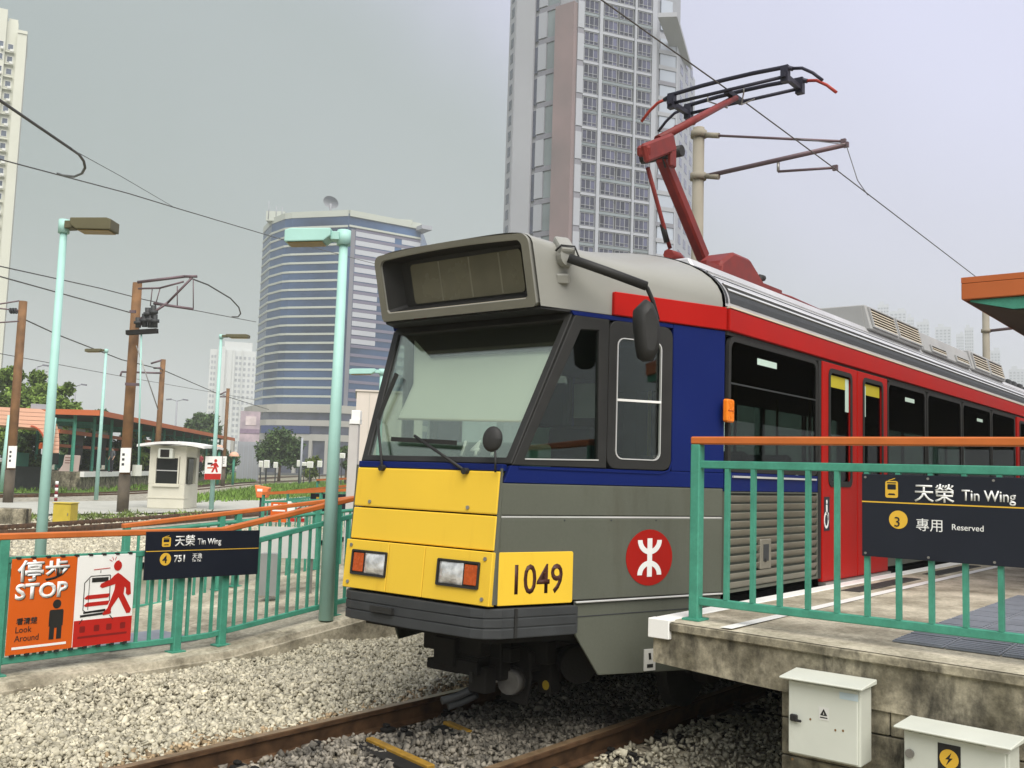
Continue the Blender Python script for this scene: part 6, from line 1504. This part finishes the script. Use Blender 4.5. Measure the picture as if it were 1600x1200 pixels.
m_rw2 = M('block_window_glass', (.10, .12, .16), .15, var=.4, scale=.4); m_rac = M('air_conditioner_white', (.62, .63, .60), .5, var=.1)
pitch = 2.78; first = None
for k in range(33):
    z = H-4.5-k*pitch
    for (ua, ub, n_) in ((-13*k_, -4.5*k_, -1.6), (-27*k_, -18*k_, -.6), (-40*k_, -31*k_, -.6)):
        wd = MB().ring(f, [(ua, z+.7), (ub, z+.7), (ub, z+2.1), (ua, z+2.1)], [(ua+.1, z+.8), (ub-.1, z+.8), (ub-.1, z+2.0), (ua+.1, z+2.0)], n_+.01, n_+.10).build('window', m_rac, rb)
        MB().fbox(f, ua+.1, ub-.1, z+.8, z+2.0, n_+.01, n_+.04).build('pane', m_rw2, wd)
    MB().fbox(f, -16*k_, -3*k_, z-.02, z+.16, -1.6, -.9).build('window_hood', m_rcream, rb)
    if k % 5 != 2:
        MB().fbox(f, -9*k_, -4*k_, z+.18, z+.72, -1.6, -.75).build('air_conditioner', m_rac, rb)
    if k % 4 != 1: MB().fbox(f, -22*k_, -18*k_, z+.1, z+.65, -.6, .15).build('air_conditioner', m_rac, rb)
# hazy towers beyond the tram roof
HG = 'hazy far residential towers'
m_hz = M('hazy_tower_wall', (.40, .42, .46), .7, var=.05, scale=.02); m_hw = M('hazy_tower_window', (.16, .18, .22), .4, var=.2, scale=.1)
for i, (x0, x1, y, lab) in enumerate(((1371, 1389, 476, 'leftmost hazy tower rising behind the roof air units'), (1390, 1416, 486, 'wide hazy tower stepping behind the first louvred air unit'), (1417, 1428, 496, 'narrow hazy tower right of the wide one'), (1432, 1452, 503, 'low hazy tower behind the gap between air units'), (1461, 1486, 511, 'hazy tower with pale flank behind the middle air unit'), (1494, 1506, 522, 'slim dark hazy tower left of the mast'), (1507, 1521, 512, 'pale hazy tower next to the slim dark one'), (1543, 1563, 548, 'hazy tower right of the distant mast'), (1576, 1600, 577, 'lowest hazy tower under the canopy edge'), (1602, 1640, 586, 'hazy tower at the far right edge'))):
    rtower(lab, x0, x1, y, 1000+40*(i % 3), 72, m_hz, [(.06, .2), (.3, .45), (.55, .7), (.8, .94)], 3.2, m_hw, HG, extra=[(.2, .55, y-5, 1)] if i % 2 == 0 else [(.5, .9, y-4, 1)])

# ------------------------------------------------------------------ station across the tracks
SD = 62.; a = at(155, 644, d=SD); ds_ = dirang(-7.05); dleft = dirang(-97)
ss = thing('tram_station', 'open tram station with orange edged roof and teal posts across the tracks', 'station', (a.x, a.y, -.1))
b = walk(a, ds_, 366); Ls = (b-a).length; Wd = 6.0; zr = a.z
SFr = Fr((a.x, a.y, 0), ds_, (0, 0, 1))             # long front, n towards the tracks
n_ = SFr.n
def quad(name, p, q, r, s, th, mat, par): 
    mb = MB(); P4_ = [Vector(v) for v in (p, q, r, s)]; d = Vector((0, 0, -th)); mb.add(P4_+[v+d for v in P4_], [[0, 1, 2, 3], [7, 6, 5, 4], [0, 4, 5, 1], [1, 5, 6, 2], [2, 6, 7, 3], [3, 7, 4, 0]]); return mb.build(name, mat, par, fix=True)
u_ = lambda u, n, z: SFr.p(u, z, n)
m_sroof = M('station_roof_orange', (.48, .13, .045), .5, var=.1, scale=.5); m_ssoff = M('station_soffit', (.05, .055, .045), .8)
quad('roof_sheet', u_(0, 0, zr), u_(Ls, 0, zr), u_(Ls, -Wd, zr-.05), u_(0, -Wd, zr-.05), .10, m_ssoff, ss)
MB().fbox(SFr, 0, Ls, zr-.22, zr+.12, .0, .08).build('eave_fascia', m_sroof, ss)
MB().beam(u_(-.06, .05, zr-.05), u_(-.06, -Wd, zr-.10), .1, .34).build('gable_fascia', m_sroof, ss)
zp = zat(a, 738)
MB().fbox(SFr, -1, Ls, -.1, zp, -Wd, -.6).build('station_platform', m_conc, ss); MB().fbox(SFr, -1, Ls, zp-.30, zp+.03, -.6, -.35).build('platform_edge', m_white, ss)
i = 0; u = .6
while u < Ls:
    for nn in (-1.6, -Wd+.8):
        MB().beam(u_(u, nn, zp), u_(u, nn, zr-.1), .16, .16).build('post', m_teal, ss)
    MB().beam(u_(u, -1.6, zr-.55), u_(u, -Wd+.8, zr-.55), .12, .18).build('cross_beam', m_teal, ss)
    if i % 2 == 0:
        MB().fbox(SFr, u+.4, u+3.2, zp+.1, zp+1.1, -Wd+.6, -Wd+.7).build('wind_screen', m_teal, ss)
    u += 4.2; i += 1
MB().fbox(SFr, 0, Ls*.6, zr-1.4, zr-1.15, -2.4, -2.3).build('long_beam', m_sroof, ss); MB().fbox(SFr, 0, Ls*.5, zp+1.55, zp+1.75, -3.4, -3.3).build('long_beam', m_sroof, ss)
m_kio = M('shelter_dark_panel', (.035, .04, .038), .5, var=.2)
for u0_ in (1.2, 6.2, 12): 
    MB().fbox(SFr, u0_, u0_+2.2, zp+.4, zp+2.7, -3.6, -3.3).build('info_panel', m_kio, ss); MB().fbox(SFr, u0_, u0_+2.2, zp+2.72, zp+2.9, -3.7, -3.2).build('light_strip', m_spand, ss)
# barrel roof entrance
q = at(40, 770, d=54); k = 54/F_PX; f = Fr((q.x, q.y, -.1), facing(40), (0, 0, 1))
zq = lambda py: at(40, py, d=54).z+.1
bs = thing('entrance_canopy', 'arched orange clad entrance canopy at the left edge', 'canopy', (q.x, q.y, -.1))
m_clad = M('salmon_cladding', (.70, .40, .28), .55, var=.06, scale=.6); m_clade = M('cladding_edge_red', (.45, .08, .03), .5)
Ro, zt_o, zs_o = 43*k, zq(637), zq(706); Ri, zt_i, zs_i = 24*k, zq(664), zq(700)
nB = 11
for i in range(nB):
    z0_, z1_ = zs_o+(zt_o-zs_o)*i/nB, zs_o+(zt_o-zs_o)*(i+1)/nB-.02
    def xo(z): return Ro*max(0, 1-((z-zs_o)/(zt_o-zs_o+.02))**2.6)**(1/2.6)
    def xi(z): return Ri*max(0, 1-((z-zs_i)/(zt_i-zs_i))**2)**.5 if z < zt_i and z > zs_i else (Ri if z <= zs_i else 0)
    o0, o1, i0, i1 = xo(z0_), xo(z1_), xi(z0_), xi(z1_)
    lft = -70*k
    if z1_ < zt_i: pts = [(i0, z0_), (o0, z0_), (o1, z1_), (i1, z1_)]
    else: pts = [(lft, z0_), (o0, z0_), (o1, z1_), (lft, z1_)] if i0 == 0 else [(lft, zt_i), (i0, z0_), (o0, z0_), (o1, z1_), (lft, z1_)]
    MB().prism(f, pts, -5, -.004*(i % 2)).build('cladding_board', m_clad, bs)
arcp = [(Ri*math.cos(t*math.pi/20), zs_i+(zt_i-zs_i)*math.sin(t*math.pi/20)) for t in range(11)]
arci = [(x*.93, zs_i+(z-zs_i)*.94) for x, z in arcp]
MB().prism(f, arcp+arci[::-1], -.4, .12).build('arch_trim', m_clade, bs)
for px in (-34, 28): MB().tube([f.p(px*k, 0, .2), f.p(px*k+.15, zq(650), .2)], .14, 8).build('front_post', m_pale, bs)
MB().fbox(f, -2*k, 24*k, zq(640)+.1, zq(632)+.1, -.6, -.3).build('roof_sign_back', m_bgrey, bs)
MB().fbox(f, -70*k, 20*k, 0, 1.4, -4.6, -4.4).build('dark_screen', m_kio, bs)
MB().fbox(f, 14*k, 20*k, zq(700), zq(692), -1, -.8).build('orange_notice', m_sorange, bs)
# round orange roofs at the far end of the station
for i, (px, py, r, d) in enumerate(((343, 697, 8, 88), (366, 708, 8, 92))):
    q = at(px, py, d=d); k = d/F_PX; f = Fr(q, kr, (0, 0, 1))
    t = thing('entrance_canopy', ('left' if i == 0 else 'right')+' small round orange canopy at the far end of the station', 'canopy', (q.x, q.y, -.1), 'small round canopies')
    rows = []
    for j in range(6):
        aa = j/5*math.pi/2; rows.append([q+Vector((r*k*math.cos(aa)*math.cos(s_*math.pi/8), r*k*math.cos(aa)*math.sin(s_*math.pi/8), r*k*math.sin(aa)*.9-.3)) for s_ in range(17)])
    mb = MB(); mb.grid(rows); mb.build('canopy_shell', m_clad, t); MB().tube([(q.x, q.y, -.1), (q.x, q.y, q.z+.1)], .12, 8).build('canopy_post', m_teal, t)

# ------------------------------------------------------------------ trees
m_leaf = M('leaf_green', (.16, .24, .045), .7, var=.35, scale=.8, c2=(.07, .12, .025), rnd=.5)
m_leaf2 = M('leaf_dark_green', (.080, .13, .040), .7, var=.35, scale=.8, c2=(.035, .07, .025), rnd=.5)
m_leaf3 = M('leaf_yellow_green', (.12, .16, .022), .7, var=.35, scale=.8, c2=(.06, .095, .018), rnd=.5)
m_bark = M('bark', (.10, .075, .05), .9, var=.2, scale=2)
def tree(label, px, ytop, ybase, wpx, d, mat, lobes, n, leaf, seed, group):
    rng = np.random.default_rng(seed); q = at(px, ybase, d=d); k = d/F_PX; base = Vector((q.x, q.y, -.15)); zt2 = at(px, ytop, d=d).z; H = zt2-base.z
    t = thing('tree', label, 'tree', base, group)
    tr = MB(); tr.tube([base, base+Vector((.1, .05, H*.3)), base+Vector((.0, .1, H*.62))], .03*H, 8, r1=.012*H); tr = tr.build('trunk', m_bark, t)
    V = []; Fc = []; R = wpx*k/2*1.15
    for (lx, lz, lr) in lobes:
        c = base+kr*(lx*R)+Vector((0, 0, H*lz))+kn*(rng.uniform(-.3, .3)*R); rr = lr*R
        MB().tube([base+Vector((0, 0, H*.35)), (base+Vector((0, 0, H*.5))).lerp(c, .6), c], .010*H, 6, r1=.004*H).build('limb', m_bark, t)
        m = int(n*3.4*lr*lr)
        cl = rng.normal(size=(max(6, m//14), 3)); cl /= np.linalg.norm(cl, axis=1)[:, None]; cl *= rng.uniform(.45, 1.0, len(cl))[:, None]
        for _ in range(m):
            cc = cl[rng.integers(len(cl))]+rng.normal(0, .22, 3); p = Vector((c.x+cc[0]*rr, c.y+cc[1]*rr, c.z+cc[2]*rr*.85))
            a = Vector(rng.normal(size=3)).normalized(); b_ = a.orthogonal().normalized(); b_ = (b_*math.cos(3*rng.random())+a.cross(b_)*math.sin(3*rng.random())).normalized(); s_ = leaf*.72*rng.uniform(.6, 1.3); j = len(V)
            e = a.cross(b_)
            V += [p-b_*s_, p+e*s_*.45, p+b_*s_, p-e*s_*.45]; Fc.append((j, j+1, j+2, j+3))
    o0 = base; me = bpy.data.meshes.new('crown'); me.from_pydata([v-o0 for v in V], [], Fc); me.materials.append(mat)
    o = bpy.data.objects.new('crown', me); COL.objects.link(o); o.parent = t
    return t
TG = 'trees beyond the left tracks'
tree('leafy tree with ragged top behind the left brown mast', 18, 556, 740, 80, 78, m_leaf, [(-.5, .62, .5), (.1, .66, .5), (.55, .58, .5), (-.1, .86, .3), (-.6, .82, .35), (.3, .42, .55), (-.4, .36, .55)], 2400, .30, 1, TG)
tree('taller leafy tree behind the pale lamp post and the orange canopy', 56, 566, 740, 76, 80, m_leaf, [(-.4, .66, .5), (.15, .74, .42), (.5, .62, .5), (-.2, .88, .28), (.1, .46, .55), (.6, .40, .5)], 2400, .30, 2, TG)
tree('bushy tree reaching down beside the long station roof', 94, 586, 740, 62, 79, m_leaf, [(-.4, .74, .45), (.25, .66, .5), (-.1, .88, .3), (.55, .5, .45), (-.3, .45, .55), (.2,.4,.5)], 2200, .30, 3, TG)
tree('small treetop just above the station roof edge', 148, 634, 740, 34, 100, m_leaf2, [(0, .85, .6), (.4, .7, .5), (-.4, .7, .5), (0, .5, .6)], 900, .35, 4, TG)
tree('dark tree behind the station between the posts', 120, 668, 740, 70, 76, m_leaf2, [(-.4, .7, .5), (.2, .6, .5), (.6, .75, .4), (0, .35, .6)], 1500, .28, 10, TG)
tree('bright green tree seen under the station roof', 195, 670, 742, 60, 80, m_leaf, [(-.4, .6, .5), (.2, .75, .5), (.6, .5, .45), (0, .35, .6)], 1500, .28, 11, TG)
tree('dark tree below the station roof beside the kiosk', 245, 676, 742, 66, 88, m_leaf2, [(-.5, .6, .5), (.1, .7, .5), (.6, .55, .5), (0, .3, .6)], 1300, .30, 12, TG)
tree('dark shrub behind the middle of the station', 285, 694, 742, 60, 96, m_leaf2, [(-.5, .6, .5), (.1, .7, .5), (.6, .55, .5), (0, .3, .6)], 900, .34, 14, TG)
tree('dark shrub behind the far end of the station', 335, 698, 742, 54, 112, m_leaf2, [(-.5, .6, .5), (.1, .7, .5), (.6, .55, .5), (0, .3, .6)], 800, .36, 15, TG)
tree('tree under the arched entrance canopy', 30, 668, 742, 66, 66, m_leaf2, [(-.4, .6, .5), (.2, .7, .5), (.6, .4, .45), (-.2, .3, .6)], 1500, .26, 13, TG)
tree('hazy dark tree left of the white tower', 303, 634, 740, 36, 150, m_leaf2, [(-.4, .7, .55), (.2, .82, .45), (.5, .6, .5), (0, .45, .6)], 1000, .5, 5, TG)
tree('second hazy tree under the white tower', 322, 633, 740, 34, 155, m_leaf2, [(0, .78, .6), (.4, .65, .5), (-.4, .6, .5), (0, .4, .6)], 900, .5, 6, TG)
tree('broad street tree in front of the blue tower podium', 436, 668, 740, 62, 120, m_leaf2, [(-.55, .62, .45), (0, .78, .5), (.5, .66, .45), (-.2, .5, .5), (.4, .45, .45), (-.75, .45, .3)], 1500, .35, 7, TG)
tree('small street tree beside the light pillar', 540, 684, 740, 22, 110, m_leaf2, [(0, .7, .7), (.2, .45, .6)], 700, .32, 8, TG)
tree('low yellow green shrub by the white road cabinets', 486, 705, 738, 30, 112, m_leaf3, [(-.4, .6, .5), (.3, .7, .5), (0, .35, .6)], 700, .25, 9, TG)
# ------------------------------------------------------------------ street clutter in the distance
for i, (px, py, w, h, lab) in enumerate(((407, 730, 6, 10, 'leftmost small white road cabinet'), (416, 731, 8, 12, 'larger white road cabinet right of the leftmost one'), (430, 731, 6, 9, 'white road cabinet standing apart left of the tree shadow'), (467, 729, 7, 10, 'white road cabinet left of the pale post'), (475, 728, 7, 6, 'low white road cabinet beside the pale post'), (484, 731, 9, 10, 'wide white road cabinet in front of the yellow shrub'), (499, 730, 7, 10, 'rightmost small white road cabinet before the lamp post'), (534, 716, 9, 8, 'white road cabinet right of the tall lamp post'))):
    d = 100.; k = d/F_PX; q = at(px, py, d=d); f = Fr((q.x, q.y, -.1), kr, (0, 0, 1)); zb2 = q.z+.1
    t = thing('road_cabinet', lab, 'cabinet', f.o, 'white cabinets along the road'); MB().fbox(f, -w/2*k, w/2*k, zb2, zb2+h*k, -.35, 0).build('cabinet_body', m_white, t, bevel=.02); MB().fbox(f, -.05, .05, 0, zb2, -.2, -.1).build('cabinet_leg', m_bump, t)
    MB().fbox(f, -w/2*k*.8, w/2*k*.8, zb2+.08, zb2+h*k-.08, .001, .02).build('cabinet_door', m_cab, t)
for i, (px, y0, y1, d, lab, side) in enumerate(((270, 626, 735, 110, 'thin grey street lamp with two arms above the station roof', 2), (130, 604, 735, 95, 'thin street lamp with one blue arm beside the left trees', 1), (70, 574, 735, 90, 'street lamp with dark head above the left trees', 1))):
    q = at(px, y1, d=d); tz = at(px, y0, d=d).z; t = thing('street_lamp', lab, 'street lamp', (q.x, q.y, -.15), 'thin far street lamps'); k = d/F_PX
    x0_ = at(px-(0 if side == 2 else 12), y0, d=d) if side == 1 else q
    MB().tube([(x0_.x, x0_.y, -.15), (x0_.x, x0_.y, tz)], .09, 6).build('pole', m_bgrey, t)
    for s_ in ((-1, 1) if side == 2 else (1,)):
        e = Vector((x0_.x, x0_.y, tz)); MB().tube([e, e+kr*s_*9*k+Vector((0, 0, .2))], .05, 6).build('arm', m_bgrey, t); MB().beam(e+kr*s_*9*k+Vector((0, 0, .2)), e+kr*s_*17*k+Vector((0, 0, .15)), .25, .14).build('lamp_head', m_bdark, t)
for px, y0, y1, lab in ((415, 690, 752, 'dark far post in front of the street tree'), (470, 684, 732, 'pale far post beside the road cabinets')):
    q = at(px, y1, Z=-.1) if px == 415 else at(px, y1, d=100); d = (q-EYE).dot(FWD); t = thing('post', lab, 'post', (q.x, q.y, -.1)); MB().tube([(q.x, q.y, -.1), (q.x, q.y, at(px, y0, d=d).z)], .11, 8).build('pole', m_bump if px == 415 else m_bwhite, t)
# advertising tower and beige block
q = at(386, 730, d=125); k = 125/F_PX; f = Fr((q.x, q.y, -.15), facing(386), (0, 0, 1)); za = lambda py: at(386, py, d=125).z+.15
ad_ = thing('advert_tower', 'grey wall with a pink poster panel left of the street tree', 'wall', f.o)
MB().fbox(f, -16*k, 18*k, 0, za(690), -3, 0).build('base_wall', m_bgrey, ad_); pnl = MB().fbox(f, -14*k, 16*k, za(690), za(642), -2, 0).build('poster_panel', M('poster_pink', (.44, .35, .38), .6, var=.25, scale=.6, c2=(.34, .30, .34)), ad_)
MB().fbox(f, -14*k, 16*k, za(677), za(670), .01, .05).build('poster_band', M('poster_violet', (.25, .19, .25), .6), pnl); MB().fbox(f, -6*k, 10*k, za(664), za(650), .01, .05).build('poster_picture', M('poster_pale', (.58, .50, .50), .6, var=.2, scale=1), pnl)
for i in range(5): MB().fbox(f, (-14+i*7)*k, (-12.5+i*7)*k, 0, za(690)-.3, .02, .15).build('wall_rib', m_bwhite, ad_)
q = at(552, 735, d=72); k = 72/F_PX; f = Fr((q.x, q.y, -.15), facing(560), (0, 0, 1)); za = lambda py: at(552, py, d=72).z+.15
bb_ = thing('beige_building', 'plain beige flat roofed block behind the tram windscreen', 'building', f.o)
m_beige = M('beige_render', (.60, .54, .48), .8, var=.05, scale=.3, stain=((.48, .43, .38), .4, .6, .3))
MB().fbox(f, 0, 105*k, 0, za(610), -8, 0).build('block_wall', m_beige, bb_); MB().fbox(f, -.1, 105.5*k, za(610), za(607.5), -8.2, .1).build('roof_edge', m_beige, bb_)
for i in range(4): MB().fbox(f, (20+i*22)*k, (20.5+i*22)*k, .02, za(612), .001, .03).build('wall_joint', m_pod, bb_)
# ------------------------------------------------------------------ people waiting at the station
def person(label, px, foot, d, face, shirt, trousers, height=1.66):
    q = at(px, foot, d=d); base = Vector((q.x, q.y, zp+.0)); s = height/1.7
    t = thing('person', label, 'person', base, None)
    fw_ = Vector((math.cos(face), math.sin(face), 0)); sd = Vector((-fw_.y, fw_.x, 0))
    J = {'pel': (0, 0, .93), 'ch': (0, 0, 1.28), 'nk': (0, 0, 1.47), 'hd': (.02, 0, 1.60), 'tp': (.01, 0, 1.68)}
    for g, y in (('l', 1), ('r', -1)):
        J.update({g+'hp': (0, .09*y, .90), g+'kn': (.03, .10*y, .50), g+'an': (0, .10*y, .08), g+'to': (.15, .11*y, .04), g+'sh': (0, .18*y, 1.40), g+'el': (-.02, .23*y, 1.13), g+'wr': (.10, .22*y, .90), g+'ha': (.14, .21*y, .82)})
    Rr = {'pel': .14, 'ch': .15, 'nk': .055, 'hd': .095, 'tp': .07}
    for g in 'lr': Rr.update({g+'hp': .095, g+'kn': .06, g+'an': .042, g+'to': .035, g+'sh': .07, g+'el': .045, g+'wr': .032, g+'ha': .035})
    E_ = [('pel', 'ch'), ('ch', 'nk'), ('nk', 'hd'), ('hd', 'tp')]
    for g in 'lr': E_ += [('pel', g+'hp'), (g+'hp', g+'kn'), (g+'kn', g+'an'), (g+'an', g+'to'), ('ch', g+'sh'), (g+'sh', g+'el'), (g+'el', g+'wr'), (g+'wr', g+'ha')]
    ks = list(J); me = bpy.data.meshes.new('body'); me.from_pydata([(fw_*J[n][0]+sd*J[n][1]+Vector((0, 0, J[n][2])))*s for n in ks], [(ks.index(a_), ks.index(b_)) for a_, b_ in E_], [])
    o = bpy.data.objects.new('body', me); COL.objects.link(o); o.modifiers.new('s', 'SKIN'); 
    for i, n in enumerate(ks): me.skin_vertices[0].data[i].radius = (Rr[n]*s, Rr[n]*s)
    me.skin_vertices[0].data[0].use_root = True
    o.modifiers.new('u', 'SUBSURF').levels = 1; bpy.context.view_layer.update()
    m2_ = bpy.data.meshes.new_from_object(o.evaluated_get(bpy.context.evaluated_depsgraph_get())); bpy.data.objects.remove(o)
    m_skin = bpy.data.materials.get('skin') or M('skin', (.42, .27, .19), .6, var=.05)
    for m_ in (m_skin, shirt, trousers): m2_.materials.append(m_)
    for p in m2_.polygons:
        z = p.center.z/s; r_ = math.hypot(p.center.x, p.center.y)/s
        p.material_index = 0 if z > 1.46 or (r_ > .17 and z < 1.10 and z > .7) else 1 if z > .95 else 2; p.use_smooth = True
    o = bpy.data.objects.new('body', m2_); COL.objects.link(o); o.parent = t
    rows = []
    for i in range(6):
        a_ = i/5*math.pi*.55; rows.append([base+fw_*(-.015+.105*math.sin(a_)*math.cos(j*math.pi/8))*s+sd*(.10*math.sin(a_)*math.sin(j*math.pi/8))*s+Vector((0, 0, (1.60+.125*math.cos(a_))*s)) for j in range(17)])
    mb = MB(); mb.grid(rows); mb.build('hair', m_black, t)
    return t
m_sh1 = M('shirt_grey', (.10, .11, .12), .8); m_sh2 = M('shirt_red', (.30, .05, .06), .8); m_tr = M('trousers_dark', (.03, .03, .04), .8)
p = SFr; d0 = (u_(3.5, -1.2, 0)-EYE).dot(FWD)
person('person in a grey shirt waiting on the far station platform', 174, 736, d0, YAW+2.6, m_sh1, m_tr)
d0 = (walk(a, ds_, 313)-EYE).dot(FWD)-2 if False else 92
person('person in a red shirt standing beyond the kiosk', 313, 736, d0, YAW+2.9, m_sh2, m_tr)
# ------------------------------------------------------------------ air
hz = bpy.data.materials.new('air_haze'); hz.use_nodes = True; t = hz.node_tree; t.nodes.clear()
vo = t.nodes.new('ShaderNodeOutputMaterial'); pv = t.nodes.new('ShaderNodeVolumePrincipled')
pv.inputs['Color'].default_value = (.72, .755, .765, 1); pv.inputs['Density'].default_value = .0007; pv.inputs['Anisotropy'].default_value = 0
t.links.new(pv.outputs[0], vo.inputs['Volume'])
tag(MB().box(-2600, 2600, -2600, 2600, -1.4, 205).build('haze', hz), kind='stuff')
